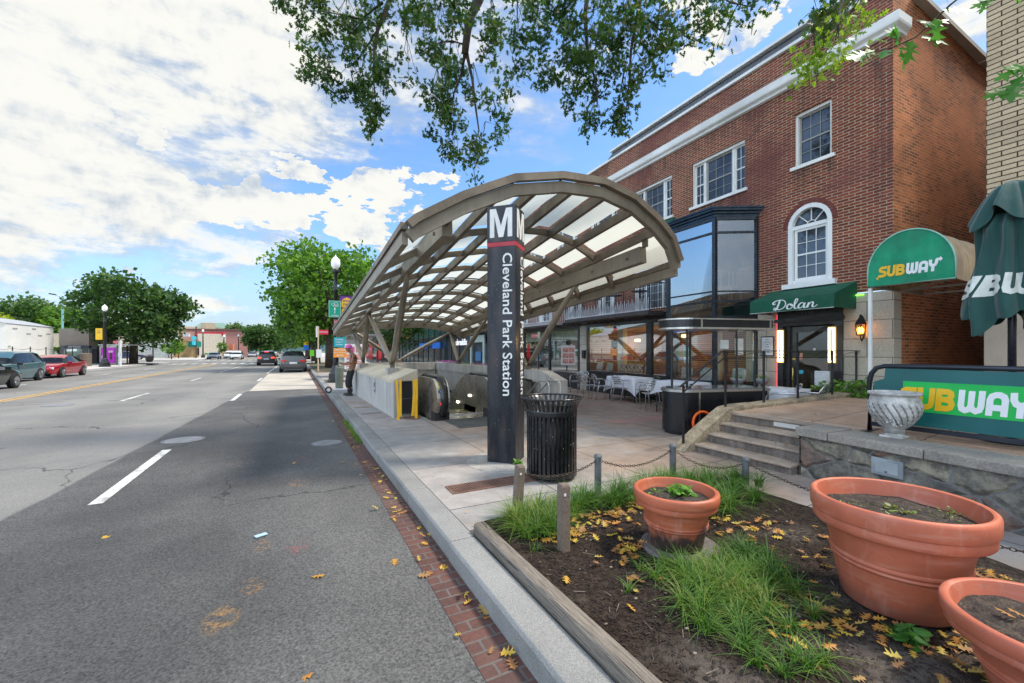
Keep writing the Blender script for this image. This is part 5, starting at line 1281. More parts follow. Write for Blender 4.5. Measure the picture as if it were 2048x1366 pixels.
# arched window with fan of glazing bars
fr_ = MB(); gl_ = MB(); y = -.07
for a, c_ in ((ac-ar, ac-ar+.09), (ac+ar-.09, ac+ar)): fr_.box(a, c_, y-.08, y+.07, 3.06, az)
arcp = [(ac-(ar-.045)*math.cos(PI*i/24), az+(ar-.045)*math.sin(PI*i/24)) for i in range(25)]
for (xa, za), (xb, zb2) in zip(arcp, arcp[1:]): fr_.beam((xa, y, za), (xb, y, zb2), .09, .15, up=(0, 1, 0))
fr_.box(ac-ar+.09, ac+ar-.09, y-.06, y+.03, 3.06, 3.14).box(ac-ar+.09, ac+ar-.09, y-.06, y+.03, az-.05, az+.03)
sash(fr_, gl_, ac-.34, ac+.34, 3.14, az-.05, y-.02, 3, 4, .05)
gl_.add([(ac+.36*math.cos(PI*i/16), y-.03, az+.36*math.sin(PI*i/16)) for i in range(17)], [tuple(range(17))])
for t in (45, 90, 135): fr_.beam((ac+.10*math.cos(R(t)), y-.02, az+.10*math.sin(R(t))), (ac+.37*math.cos(R(t)), y-.02, az+.37*math.sin(R(t))), .018, .02, up=(0, 1, 0))
ap = [(ac+.10*math.cos(PI*i/12), y-.02, az+.10*math.sin(PI*i/12)) for i in range(13)]; fr_.tube(ap, .009, 6)
wn = fr_.build('arched_window', M('fresh_white', (.80, .80, .77), .45, var=.04), bb); gl_.build('pane', paneD, wn); MB().box(ac-.54, ac+.54, -.1, .09, 2.955, 3.06).build('sill', MATS['fresh_white'], wn)
# balcony doors
for i, h in enumerate(up_holes[8:13]):
    fr_ = MB(); gl_ = MB(); q = (h[1]-h[0])
    if i == 0:
        for a, c_ in ((h[0]+.05, h[0]+.40), (h[0]+.43, h[1]-.43), (h[1]-.40, h[1]-.05)): sash(fr_, gl_, a, c_, h[2], h[3]-.08, -.10, 2 if c_-a < .5 else 4, 5, .04, mid=False)
    else: sash(fr_, gl_, h[0]+.26, h[1]-.26, h[2], h[3]-.08, -.10, 2, 5, .05, mid=False); fr_.box(h[0]+.05, h[0]+.24, -.14, -.06, h[2], h[3]-.08); fr_.box(h[1]-.24, h[1]-.05, -.14, -.06, h[2], h[3]-.08)
    fr_.box(h[0], h[0]+.05, -.16, -.02, h[2], h[3]); fr_.box(h[1]-.05, h[1], -.16, -.02, h[2], h[3]); fr_.box(h[0]+.05, h[1]-.05, -.16, -.02, h[3]-.08, h[3])
    wn = fr_.build('balcony_door', trimw, bb); gl_.build('pane', paneD, wn)
# ---- ground floor: stone piers, door surround
for a_ in ((-.02, .80, .03, 2.70), (2.12, 2.66, .03, 2.72), (9.58, 10.08, .02, 2.56)): MB().box(a_[0], a_[1], -.25, a_[2], 0, a_[3]).build('stone_pier', stone, bb)
b = MB(); b.box(.80, .93, -.3, .07, 0, 2.42).box(1.99, 2.12, -.3, .07, 0, 2.42).box(.93, 1.99, -.3, .07, 2.12, 2.72).box(.80, .93, -.3, .07, 2.42, 2.72).box(1.99, 2.12, -.3, .07, 2.42, 2.72)
b.box(.76, 2.16, .07, .13, 2.20, 2.28); b.box(.93, 1.02, -.3, -.02, 0, 2.12).box(1.90, 1.99, -.3, -.02, 0, 2.12)
ds = b.build('door_surround', black_wood, bb)
no = text_mb('3518', .13, .003, .02); place(no, FW(1.46, .076, 2.36), -(FM.to_3x3() @ Vector((1, 0, 0))), (0, 0, 1)); no.build('house_number', M('number_grey', (.10, .10, .11), .4, .3), bb, world=True)
glassS = M_glass('shop_glass', (.88, .92, .90), .07)
d_ = MB(); 
for a, c_, e, f in ((1.02, 1.14, 0, 2.10), (1.78, 1.90, 0, 2.10), (1.14, 1.78, 1.98, 2.10), (1.14, 1.78, 0, .22)): d_.box(a, c_, -.15, -.08, e, f)
dr = d_.build('door', M('black_door', (.022, .022, .022), .3, coat=.5), bb)
MB().add([(1.14, -.115, .22), (1.78, -.115, .22), (1.78, -.115, 1.98), (1.14, -.115, 1.98)], [(0, 3, 2, 1)]).build('pane', glassS, dr)
MB().tube([(1.83, -.05, .55), (1.83, -.03, .60), (1.83, -.03, 1.15), (1.83, -.05, 1.2)], .016, 8).build('handle', M('brass', (.6, .42, .14), .3, .9), dr, smooth=True)
MB().cyl((1.84, -.08, 1.38), .02, .02).box(1.80, 1.87, -.078, -.074, 1.36, 1.42).build('lock', MATS['brass'], dr)
MB().lathe([(.0001, 0), (.05, 0)], 16).build('x', white_paint) if False else None
for (x, z, w_, h_, m_) in ((1.70, 1.44, .07, .15, M('sticker_red', (.55, .25, .2), .5)), (1.70, 1.09, .10, .08, M('sticker_blue', (.05, .45, .6), .5)), (1.42, 1.60, .05, .05, M('sticker_white', (.6, .6, .6), .5))):
    MB().box(x-w_/2, x+w_/2, -.112, -.109, z-h_/2, z+h_/2).build('sticker', m_, dr)
def led(s0, z0, z1, label):
    t = thing('wall_light', label, 'wall light', FW(s0, .072, (z0+z1)/2), FR, 'lit wall lights beside the restaurant door')
    hh = (z1-z0)/2; yl = M('led_amber', (1.0, .50, .07), .5, var=.02, emit=1.8); yc_ = M('led_core', (1.0, .78, .36), .5, var=.02, emit=3.2)
    MB().box(-.075, .075, 0, .012, -hh-.02, hh+.02).build('backplate', M('lamp_backplate', (.5, .3, .05), .5, emit=.45), t)
    b = MB()
    for a, c_, e, f in ((-.05, -.022, -hh, hh), (.022, .05, -hh, hh), (-.022, .022, hh-.028, hh), (-.022, .022, -hh, -hh+.028)): b.box(a, c_, .012, .045, e, f)
    b.build('lamp_tube', yc_, t)
    MB().box(-.019, .019, .0125, .03, -hh+.035, hh-.035).build('slot', M('lamp_slot', (.10, .06, .02), .6), t)
led(.985, 1.33, 2.04, 'lit amber tube light on the right side of the restaurant door')
led(2.04, 1.31, 2.02, 'lit amber tube light on the left side of the restaurant door')
t = thing('lantern', 'black iron lantern glowing amber on the stone wall right of the restaurant door', 'wall lantern', FW(.44, .03, 1.86), FR)
b = MB(); b.lathe([(.075, .0), (.075, .02), (.06, .025)], 6, (0, .14, 0)); b.lathe([(.095, .22), (.10, .235), (.06, .31), (.03, .35), (.02, .40), (.0001, .42)], 6, (0, .14, 0))
for k in range(6): a = PI/3*k; b.beam((.07*math.cos(a), .14+.07*math.sin(a), .02), (.09*math.cos(a), .14+.09*math.sin(a), .23), .010, .010)
b.build('cage', black_metal, t)
MB().tube([(0, .0, .10), (0, .04, -.03), (0, .10, -.10), (0, .14, -.06), (0, .14, .0)], .012, 8).lathe([(.0001, 0), (.04, .005), (.0001, .01)], 10, (0, .0, .09)).tube([(0, 0, .3), (0, .07, .38), (0, .14, .4)], .010, 6).build('bracket', black_metal, t)
MB().lathe([(.058, .02), (.078, .22)], 6, (0, .14, 0)).build('lantern_glass', M_glass('amber_glass', (1, .75, .35), .1), t)
MB().lathe([(.0001, .04), (.022, .06), (.028, .12), (.0001, .17)], 10, (-.02, .14, 0)).lathe([(.0001, .04), (.022, .06), (.028, .12), (.0001, .17)], 10, (.03, .12, 0)).build('flame_bulb', M('bulb_amber', (1, .50, .10), .5, var=.01, emit=10), t, smooth=True)
# thin red and green light strips under the awning
MB().box(2.122, 2.134, .035, .055, .3, 2.4).build('red_light_strip', M('neon_red', (1, .03, .06), .5, var=.01, emit=2.5), bb)
MB().box(.45, .79, .035, .055, 2.66, 2.675).build('green_light_strip', M('neon_green', (.15, 1, .05), .5, var=.01, emit=2.5), bb)
# menu board
mn = thing('menu_board', 'black framed menu board on the stone pier left of the restaurant door', 'menu board', FW(2.36, .035, 1.67), FR)
MB().box(-.16, .16, 0, .03, -.235, .235).build('frame', black_wood, mn, bevel=.008)
MB().box(-.135, .135, .0305, .034, -.21, .21).build('sheet', M('paper', (.62, .62, .62), .6), mn)
b = MB()
for k, w_ in enumerate((.08, .13, .05, .10, .16, .12)): b.box(-w_/2, w_/2, .0345, .036, .15-k*.058, .162-k*.058)
b.build('print', M('ink', (.12, .12, .12), .6), mn)
# ---- Dolan awning
dw = thing('restaurant_awning', 'dark green slanted awning lettered Dolan over the black door', 'awning', FC, FR)
ag = M('dark_green_canvas', (.001, .085, .045), .7, var=.12, vs=3, bmp=.08)
b = MB(); s0, s1 = .58, 2.28; v = [(s0, .0, 2.95), (s1, 0, 2.95), (s0, .80, 2.665), (s1, .80, 2.665), (s0, .80, 2.40), (s1, .80, 2.40), (s0, 0, 2.40), (s1, 0, 2.40)]
b.add(v, [(0, 1, 3, 2), (2, 3, 5, 4), (0, 2, 4, 6), (1, 7, 5, 3)]); b.build('canvas', ag, dw, solid=.006)
MB().tube([(s0, .805, 2.40), (s1, .805, 2.40)], .007, 6).build('white_piping', white_paint, dw)
b = MB(); b.beam((s0+.02, .78, 2.43), (s1-.02, .78, 2.43), .02, .02); b.beam((s0+.02, .02, 2.43), (s0+.02, .78, 2.43), .02, .02); b.beam((s1-.02, .02, 2.43), (s1-.02, .78, 2.43), .02, .02); b.build('frame', alu, dw)
# brush-script word built from thick strokes (u to the right, v up, letter height 1)
def stroke(mb, pts, r, n=28):
    # Catmull-Rom through the points, pen pressure in r
    P = [Vector((a, c_, 0)) for a, c_ in pts]; P = [P[0]*2-P[1]]+P+[P[-1]*2-P[-2]]; out_ = []
    for i in range(1, len(P)-2):
        for q in range(8):
            t = q/8; a, b_, c_, d = P[i-1], P[i], P[i+1], P[i+2]
            out_.append(.5*((2*b_)+(-a+c_)*t+(2*a-5*b_+4*c_-d)*t*t+(-a+3*b_-3*c_+d)*t**3))
    out_.append(P[-2]); mb.tube(out_, [r*(.62+.55*max(0, -(out_[min(i+1, len(out_)-1)]-out_[max(i-1, 0)]).normalized().y)) for i in range(len(out_))], 8, flat=.99)
sc = MB()
stroke(sc, [(.42, .98), (.36, .6), (.26, .14), (.14, .0), (.02, .10), (.08, .22), (.26, .12), (.5, .02), (.78, .18), (.92, .52), (.80, .88), (.50, 1.02), (.18, .98), (-.06, .84), (-.10, .68), (.02, .60), (.10, .70)], .062)
stroke(sc, [(1.36, .50), (1.20, .52), (1.06, .34), (1.08, .10), (1.24, .0), (1.42, .12), (1.48, .34), (1.36, .50), (1.32, .40), (1.46, .34), (1.60, .38)], .056)
stroke(sc, [(1.60, .38), (1.74, .62), (1.80, .92), (1.70, 1.0), (1.62, .80), (1.60, .40), (1.64, .08), (1.76, .0), (1.88, .10)], .054)
stroke(sc, [(2.30, .44), (2.14, .54), (1.96, .38), (1.92, .12), (2.06, .0), (2.24, .18), (2.34, .50), (2.32, .14), (2.40, .0), (2.52, .10)], .056)
stroke(sc, [(2.52, .10), (2.62, .50), (2.62, .26), (2.58, .0), (2.66, .30), (2.82, .52), (2.94, .44), (2.92, .14), (3.0, .0), (3.16, .10), (3.26, .22)], .056)
H = .20
for q in sc.v: q.x = (q.x-1.58)*H*1.33+q.y*H*.15; q.y = (q.y-.5)*H; q.z *= .06*H
for q in sc.v: q.z *= 1
place(sc, FW(1.32, .812, 2.535), -(FM.to_3x3() @ Vector((1, 0, 0))), (0, 0, 1)); sc.build('lettering', wht, dw, world=True)
# small green awning corner over the upper storey window hidden by the canopy
t = thing('window_awning', 'small green window awning peeping out above the glass bay', 'awning', FC, FR)
MB().add([(5.2, .0, 5.55), (5.9, .0, 5.55), (5.2, .35, 5.25), (5.9, .35, 5.25), (5.2, .35, 5.1), (5.9, .35, 5.1), (5.2, 0, 5.1), (5.9, 0, 5.1)], [(0, 1, 3, 2), (2, 3, 5, 4), (0, 2, 4, 6), (1, 7, 5, 3)]).build('canvas', ag, t)
# ---- glazed bay, ground to second floor
by = thing('glass_bay', 'black framed two storey glass bay projecting from the brick front', 'bay window', FC, FR)
BP = [(2.66, .02), (3.14, .88), (4.62, .88), (5.14, .02)]
bf = M('bay_frame', (.022, .028, .036), .3, .2, var=.2, vs=3)
b = MB()
for x, y in BP: b.box(x-.045, x+.045, y-.045, y+.045, 0, 4.82)
def rail(z, h_): 
    for (xa, ya), (xb, yb2) in zip(BP, BP[1:]): b.beam((xa, ya, z), (xb, yb2, z), .07, h_)
rail(2.78, .05); rail(4.46, .045); rail(4.80, .08); rail(.74, .05); rail(2.36, .12); rail(3.02, .03)
b.beam((3.88, .88, .75), (3.88, .88, 2.45), .04, .05); b.build('frame', bf, by)
b = MB()
for (xa, ya), (xb, yb2) in zip(BP, BP[1:]): b.add([(xa, ya, 0), (xb, yb2, 0), (xb, yb2, .73), (xa, ya, .73)], [(0, 1, 2, 3)])
b.build('bulkhead', black_wood, by)
glassB = M_glass('bay_glass', (.60, .68, .74), .20)
for z0, z1, gm2 in ((.76, 2.30, glassS), (2.42, 4.78, glassB)):
    for (xa, ya), (xb, yb2) in zip(BP, BP[1:]):
        b = MB(); b.add([(xa, ya, z0), (xb, yb2, z0), (xb, yb2, z1), (xa, ya, z1)], [(0, 1, 2, 3)]); b.build('pane', gm2, by)
b = MB()   # moulded metal roof
for k, (off, z0, z1) in enumerate(((.05, 4.84, 4.90), (.10, 4.90, 4.96), (.17, 4.96, 5.01), (.20, 5.01, 5.05))):
    pts = [(BP[0][0]-off, 0.005), (BP[1][0]-off*.5, .88+off), (BP[2][0]+off*.5, .88+off), (BP[3][0]+off, 0.005)]; b.prism(pts, lambda p_, q_, d: (p_, q_, d), z0, z1)
b.build('bay_cornice', M('bay_metal', (.03, .045, .06), .3, .6, var=.3, vs=3), by)
# rooms behind glass
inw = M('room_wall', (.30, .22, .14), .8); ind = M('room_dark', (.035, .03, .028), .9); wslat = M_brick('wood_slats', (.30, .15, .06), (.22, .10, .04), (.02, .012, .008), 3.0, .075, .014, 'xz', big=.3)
def room(s0, s1, z0, z1, dep, m_, floorm=None, y0=-.02, name='room'):
    b = MB(); b.add([(s0, -dep, z0), (s1, -dep, z0), (s1, -dep, z1), (s0, -dep, z1), (s0, y0, z0), (s1, y0, z0), (s1, y0, z1), (s0, y0, z1)], [(0, 1, 2, 3), (0, 3, 7, 4), (1, 5, 6, 2), (3, 2, 6, 7), (0, 4, 5, 1)])
    return b.build(name, m_, bb)
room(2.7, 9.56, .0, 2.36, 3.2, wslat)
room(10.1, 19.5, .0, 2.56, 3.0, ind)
room(2.7, 5.2, 2.38, 4.9, 2.6, M('upper_room', (.16, .15, .14), .8))
room(.94, 1.98, .0, 2.7, 2.0, M('hall_room', (.20, .14, .08), .8), y0=-.30)
MB().box(4.3, 4.42, -.9, -.8, 0, 2.5).box(8.1, 8.4, -.7, -.5, 0, 2.5).box(5.5, 5.62, -.5, -.35, 0, 2.5).build('interior_column', M('cream_column', (.50, .44, .33), .7), bb)
MB().box(2.75, 3.12, -.5, -.45, .75, 2.42).box(3.2, 4.0, -1.6, -1.5, .2, 2.5).build('interior_screen', M('pale_screen', (.42, .48, .42), .7), bb)
# upper bay: chairs and a timber block, just seen
b = MB()
for x in (3.3, 3.9, 4.35):
    b.box(x-.2, x+.2, -.1, .3, 3.15, 3.19); 
    for k in range(4): b.box(x-.2+k*.12, x-.17+k*.12, -.1, -.07, 3.19, 3.62)
    for a in (-.18, .16): b.box(x+a, x+a+.03, .26, .29, 2.8, 3.15); b.box(x+a, x+a+.03, -.1, -.07, 2.8, 3.15)
b.box(2.95, 3.35, -.55, -.25, 3.1, 3.72)
b.build('upstairs_chairs', M('orange_wood', (.36, .17, .07), .5), bb)
glow = M('pendant_glow', (1, .55, .14), .5, var=.02, emit=5)
for k, (s_, o_, z) in enumerate(((8.65, -.9, 2.02), (7.45, -1.2, 2.03), (6.15, -1.0, 2.03), (9.2, -2.2, 1.98), (2.95, -.55, 2.03), (7.0, -2.4, 2.1))):
    t = thing('pendant_lamp', ['amber glass pendant lamp behind the left shop window', 'amber pendant lamp in the middle of the wide shop window', 'amber pendant lamp just left of the window post by the bay', 'small amber lamp deep inside the left shop window', 'amber pendant lamp behind the bay, seen beside its right post', 'small amber lamp deep inside the wide shop window'][k], 'pendant lamp', FW(s_, o_, z), FR, 'lit pendant lamps inside the restaurant')
    MB().lathe([(.03, .055), (.10, .045), (.12, .015), (.12, -.02), (.09, -.05), (.0001, -.055)], 18).build('glass_shade', glow, t, smooth=True)
    pl2 = bpy.data.lights.new('lamp_light', 'POINT'); pl2.energy = 6; pl2.color = (1, .62, .28); pl2.shadow_soft_size = .15; po = bpy.data.objects.new('lamp_light', pl2); C.objects.link(po); po.parent = t; po.location = (0, .0, -.16)
    MB().cyl((0, 0, .05), .004, .45, 6).build('cord', black_metal, t)
# cushions on the window seat
cush = []
ik, nt, p, out = newmat('ikat_fabric'); o = nt.tc(); x_, y_, z_ = nt.sep(o)
ww = nt.math('ADD', nt.math('ABSOLUTE', nt.math('SINE', nt.math('MULTIPLY', x_, 17.0))), nt.math('ABSOLUTE', nt.math('SINE', nt.math('ADD', nt.math('MULTIPLY', z_, 14.0), .4))))
c = nt.mix(nt.ramp(ww, .9, .96), (.10, .03, .035), (.60, .48, .36)); c = nt.mix(nt.ramp(ww, 1.45, 1.5), c, (.12, .05, .05)); c = nt.mix(nt.ramp(ww, 1.72, 1.76), c, (.55, .35, .12)); nt.link(c, p.inputs['Base Color']); p.inputs['Roughness'].default_value = .85
flo = M('floral_fabric', (.45, .45, .42), .85, var=.3, vs=9, tint=(.06, .12, .09), tf=1.0)
plain = M('cream_fabric', (.50, .46, .38), .85)
def pillow(s_, o_, w_, h_, m_, label, z=.78):
    t = MB(); n = 10
    for sg in (1, -1):
        b0 = len(t.v)
        for j in range(n+1):
            for i in range(n+1):
                u, v = i/n*2-1, j/n*2-1; th = .075*(1-u**4)*(1-v**4)*sg
                t.v.append(Vector((u*w_/2*(1-.08*v*v), th, v*h_/2*(1-.08*u*u)+h_/2)))
        for j in range(n):
            for i in range(n): a = b0+j*(n+1)+i; t.f.append((a, a+1, a+n+2, a+n+1) if sg < 0 else (a, a+n+1, a+n+2, a+1))
    o_2 = t.build('cushion', m_, None, smooth=True); o_2.location = FW(s_, o_, z); o_2.rotation_euler = (R(12), 0, FR); tag(o_2, label, 'cushion', 'cushions on the restaurant window seats'); return o_2
for k, (s_, m_, w_, lb) in enumerate(((9.1, plain, .36, 'plain cream cushion at the left end of the shop window'), (8.5, flo, .34, 'floral cushion second from the left in the shop window'), (7.75, ik, .40, 'patterned brown cushion, leftmost of the patterned row in the shop window'), (7.35, ik, .40, 'patterned brown cushion, second of the patterned row'), (6.95, ik, .38, 'patterned brown cushion, third of the patterned row'), (6.5, ik, .36, 'patterned brown cushion nearest the window post'))): pillow(s_, -.18, w_, .32, m_, lb, .80)
for k, (s_, o_, lb) in enumerate(((4.25, .62, 'floral cushion at the left of the bay window seat'), (3.65, .60, 'floral cushion in the middle of the bay window seat'), (2.98, .25, 'floral cushion at the right of the bay window seat'))): pillow(s_, o_, .38, .34, flo, lb, .80)
MB().box(5.2, 9.5, -.45, -.03, .0, .79).build('window_seat', black_wood, bb)
MB().box(2.8, 4.9, -.1, .45, .0, .79).build('bay_seat', black_wood, bb)
# posters on the bay glass
ps_ = thing('window_poster', 'green and white poster taped inside the bay window', 'poster', FW(3.98, .865, 1.45), FR)
MB().box(-.13, .13, -.006, .0, -.22, .22).build('sheet', M('poster_teal', (.02, .42, .33), .5), ps_)
MB().box(-.10, .10, .001, .004, -.20, -.06).build('text_block', M('paper'), ps_); MB().box(-.09, .09, .001, .004, -.03, .10).build('photo_block', M('poster_dark', (.12, .10, .09), .5), ps_)
b = MB().box(3.6, 4.5, .80, .84, 2.06, 2.36); tag(b.build('blue_banner', M('deep_blue', (.01, .03, .42), .5, var=.3, vs=6, emit=.12)), 'deep blue banner hung at the top of the bay window', 'banner'); bpy.data.objects['blue_banner'].location = FC; bpy.data.objects['blue_banner'].rotation_euler = (0, 0, FR)
for k, (s_, z, w_, h_) in enumerate(((3.02, 1.72, .20, .22), (2.85, 1.66, .20, .40))):
    t = MB().box(-w_/2, w_/2, -.004, 0, -h_/2, h_/2); o_ = t.build('paper_notice', M('paper')); fx = (s_-2.66)/.48; o_.location = FW(s_+.03, .02+.86*fx-.02, z); o_.rotation_euler = (0, 0, FR+math.atan2(.86, .48)); tag(o_, ['left of two white paper notices taped in the bay return', 'right of two white paper notices taped in the bay return'][k], 'notice', 'paper notices in the bay')
# ---- wide shopfront s 5.2 .. 9.55 and the next one
b = MB()
for x in (5.20, 6.12, 9.50): b.box(x, x+.09, -.06, .05, .0, 2.5)
b.box(6.12, 6.34, -.05, .055, 0, 2.5); b.box(5.14, 9.58, -.06, .05, 2.46, 2.56).box(5.14, 9.58, -.06, .07, .73, .80)
b.box(10.08, 19.5, -.06, .05, 2.46, 2.56).box(12.4, 12.5, -.06, .05, 0, 2.5).box(14.9, 15, -.06, .05, 0, 2.5).box(10.08, 10.2, -.06, .05, 0, 2.5).box(17.4, 17.5, -.06, .05, 0, 2.5).box(19.4, 19.5, -.06, .05, 0, 2.5).box(10.2, 19.4, -.06, .06, .6, .66)
b.build('shopfront_frame', black_wood, bb)
b = MB(); b.box(5.29, 9.5, -.03, .02, 0, .73); b.box(10.2, 19.4, -.03, .02, 0, .60); b.build('shopfront_bulkhead', black_wood, bb)
for a, c_ in ((5.29, 6.12), (6.34, 7.9), (7.9, 9.5)): MB().add([(a, 0, .8), (c_, 0, .8), (c_, 0, 2.46), (a, 0, 2.46)], [(0, 1, 2, 3)]).build('shop_pane', glassS, bb)
for a, c_ in ((10.2, 12.4), (12.5, 14.9), (15, 17.4), (17.5, 19.4)): MB().add([(a, 0, .66), (c_, 0, .66), (c_, 0, 2.46), (a, 0, 2.46)], [(0, 1, 2, 3)]).build('shop_pane', glassS, bb)
MB().box(10.3, 19.3, -.25, -.2, 2.0, 2.45).build('roller_blind', M('cream_blind', (.52, .48, .40), .8), bb)
# long black fascia with moulding
b = MB(); k0 = [(0.0, 2.56), (.10, 2.56), (.12, 2.60), (.30, 2.64), (.34, 2.70), (.34, 2.72), (0, 2.72)]
b.prism(k0, lambda p_, q_, d: (d, p_, q_), 5.15, LEN); b.build('fascia', M('fascia_black', (.03, .028, .032), .25, .2, var=.3, vs=2), bb)
# ---- balconies
wr = M('wrought_iron', (.04, .04, .045), .5, .4, var=.2); wp_ = M('white_iron', (.46, .47, .49), .5)
def balcony(s0, s1, o1, z, m_top, m_low, label, white=False):
    t = thing('balcony', label, 'balcony', FC, FR)
    MB().box(s0, s1, .02, o1+.04, z-.10, z).build('slab', M('balcony_slab', (.05, .045, .045), .6) if not white else M('balcony_slab_w', (.35, .32, .32), .6), t)
    b = MB(); ln = MB(); hgt = .84
    for x in (s0, s1): b.box(x-.012, x+.012, .03, o1, z+hgt-.01, z+hgt+.015)
    b.box(s0, s1, o1-.012, o1+.012, z+hgt-.01, z+hgt+.015); ln.box(s0, s1, o1-.02, o1+.02, z+.02, z+.05)
    n = int((s1-s0)/.085)
    for i in range(n+1):
        x = s0+(s1-s0)*i/n; b.box(x-.006, x+.006, o1-.006, o1+.006, z+.04, z+hgt)
        if not white:
            a = .30 if i % 2 else .40; ln.beam((x, o1+.01, z+.04), (x+.03, o1+.01, z+a), .012, .010, up=(0, 1, 0)); ln.beam((x+.06, o1+.01, z+.04), (x+.03, o1+.01, z+a), .012, .010, up=(0, 1, 0))
    for i in range(9):
        for x in (s0, s1): y = .03+(o1-.03)*i/9; b.box(x-.006, x+.006, y-.006, y+.006, z+.04, z+hgt)
    b.box(s0, s1, o1-.008, o1+.008, z+hgt-.12, z+hgt-.105)
    for x in [s0+(s1-s0)*q/4 for q in range(5)]: b.box(x-.014, x+.014, o1-.014, o1+.014, z, z+hgt+.06); b.lathe([(.0001, 0), (.025, .02), (.0001, .05)], 8, (x, o1, z+hgt+.06))
    b.build('railing', m_top, t); ln.build('lower_lattice', m_low, t)
balcony(5.32, 9.78, .90, 2.74, wr, wp_, 'long balcony with black iron railing and white zigzag lattice over the restaurant')
balcony(10.9, 15.6, .90, 2.74, wp_, wp_, 'white railed balcony farther along the brick front', True)
# balcony furniture silhouettes
for k, s_ in enumerate((6.2, 7.4, 8.5)):
    t = thing('balcony_table', ['dark metal table on the right end of the black railed balcony', 'dark metal table in the middle of the black railed balcony', 'dark metal table on the left end of the black railed balcony'][k], 'table', FW(s_, .45, 2.74), FR, 'tables on the balcony')
    MB().cyl((0, 0, .68), .25, .02, 16).build('tabletop', dark_metal, t); MB().cyl((0, 0, 0), .02, .68, 8).build('leg', dark_metal, t)
# ================================================================== BEIGE BUILDING (right edge)
be = thing('beige_building', 'beige brick building with dark mortar at the right edge, its base smooth tan stone', 'building', (10.28, 2.60, 0), R(90))
brickB = M_brick('beige_brick', (.62, .48, .31), (.50, .385, .25), (.075, .055, .04), .34, .082, .010, 'xz', big=.25)
# local x = +Y world, local y = -X world
b = wall_holes(-9, 0, 2.35, 9.2, [(-1.75, -.95, 3.9, 5.3)]); b.build('front_wall', brickB, be)
MB().add([(0, 0, 2.35), (0, -12, 2.35), (0, -12, 9.2), (0, 0, 9.2)], [(0, 1, 2, 3)]).build('side_wall', M_brick('beige_brick_side', (.5, .4, .28), (.42, .34, .24), (.08, .06, .045), .34, .082, .010, 'yz', big=.25), be)
MB().box(-9, .02, -.3, .03, 0, 2.35).box(0, .02, -12, -.3, 0, 2.35).build('stone_base', M('tan_stone', (.42, .35, .275), .8, var=.10, vs=1.5, fine=.06), be)
MB().add([(0, 0, 9.2), (0, -12, 9.2), (-9, -12, 9.2), (-9, 0, 9.2)], [(0, 1, 2, 3)]).build('roof', MATS['tar_roof'], be)
w_ = MB().box(-1.75, -.95, -.14, -.12, 3.9, 5.3).build('window', pane_mat('teal_dark_glass', (.01, .05, .06), .8), be)
sg = thing('shop_notice', 'white notice board with coloured SUBWAY lettering at the right edge', 'sign', (10.24, 1.35, 1.55))
MB().box(-.0, .03, -.9, .62, -.18, .24).build('board', M('notice_white', (.66, .66, .68), .5), sg)
for txt, y, z, sz, m_ in (('SUBWAY', .02, .13, .15, yel), ('NOW OPEN', .02, -.07, .13, M('magenta_ink', (.42, .01, .16), .5)), ('SUB', .45, -.06, .16, M('orange_ink', (.62, .32, .12), .5))):
    q = text_mb(txt, sz, .003, .02); place(q, (10.235, 1.35+y-(.30 if sz < .16 else 0), 1.55+z), (0, -1, 0), (0, 0, 1)); q.build('lettering', m_, sg, world=True)
# ================================================================== CAFE FURNITURE
def cafe_chair():
    t = thing('cafe_chair', 'x', 'chair', (0, 0, 0), 0, 'aluminium cafe chairs outside the restaurant')
    b = MB()
    for k in range(5): b.box(-.20+k*.082, -.135+k*.082, -.20, .20, .435, .447)
    b.build('seat', alu, t)
    b = MB(); b.tube([(.21, -.20, .44), (.21, .20, .44), (-.21, .20, .44), (-.21, -.20, .44)], .011, 6, closed=True); b.build('seat_frame', alu, t, smooth=True)
    b = MB()
    for k in range(4): z = .55+k*.062; b.grid(8, 1, lambda a, q: (-.235-.045*math.sin(PI*a)-(z-.5)*.22, -.19+.38*a, z+q*.042))
    b.build('backrest', alu, t, solid=.005)
    # back hoop sweeping into the armrests
    b = MB(); hp = []
    for i in range(19):
        a = -PI/2+PI*i/18; hp.append((-.26-.13*math.cos(a)*.6, .25*math.sin(a), .665+.155*math.cos(a)))
    full = [(.16, -.26, .0), (.20, -.26, .44), (.17, -.265, .62), (.08, -.265, .66), (-.1, -.262, .665)]+hp+[(-.1, .262, .665), (.08, .265, .66), (.17, .265, .62), (.20, .26, .44), (.16, .26, .0)]
    b.tube(full[3:-3], .012, 7); b.build('back_hoop', alu, t, smooth=True)
    for s_ in (0, 1):
        q = full[:4] if s_ == 0 else full[-4:]; MB().tube(q, .012, 7).build('leg', alu, t, smooth=True)
        y = -.21 if s_ == 0 else .21; MB().tube([(-.19, y, .62), (-.20, y, .44), (-.30, y*1.08, .0)], .012, 7).build('leg', alu, t, smooth=True)
    MB().tube([(.12, -.22, .40), (-.22, .21, .40)], .008, 5).build('stretcher', alu, t)
    return t
ch = cafe_chair()
cfs = [(9.35, 12.7, 200, 'aluminium chair standing alone between the concrete wall and the shopfront pier'),
       (8.55, 11.15, 20, 'aluminium chair at the left end of the long white-clothed table'),
       (8.70, 10.55, -20, 'aluminium chair on the street side of the clothed table, left of two'),
       (8.95, 9.85, -5, 'aluminium chair on the street side of the clothed table, right of two'),
       (9.0, 8.95, 95, 'tall-looking aluminium chair at the right end of the long clothed table'),
       (8.35, 8.15, 60, 'aluminium chair between the clothed table and the round-ended bar'),
       (8.28, 4.86, 125, 'aluminium chair in front of the cloth-covered table by the restaurant door'),
       (9.0, 4.72, 100, 'aluminium chair behind the cloth-covered table by the restaurant door')]
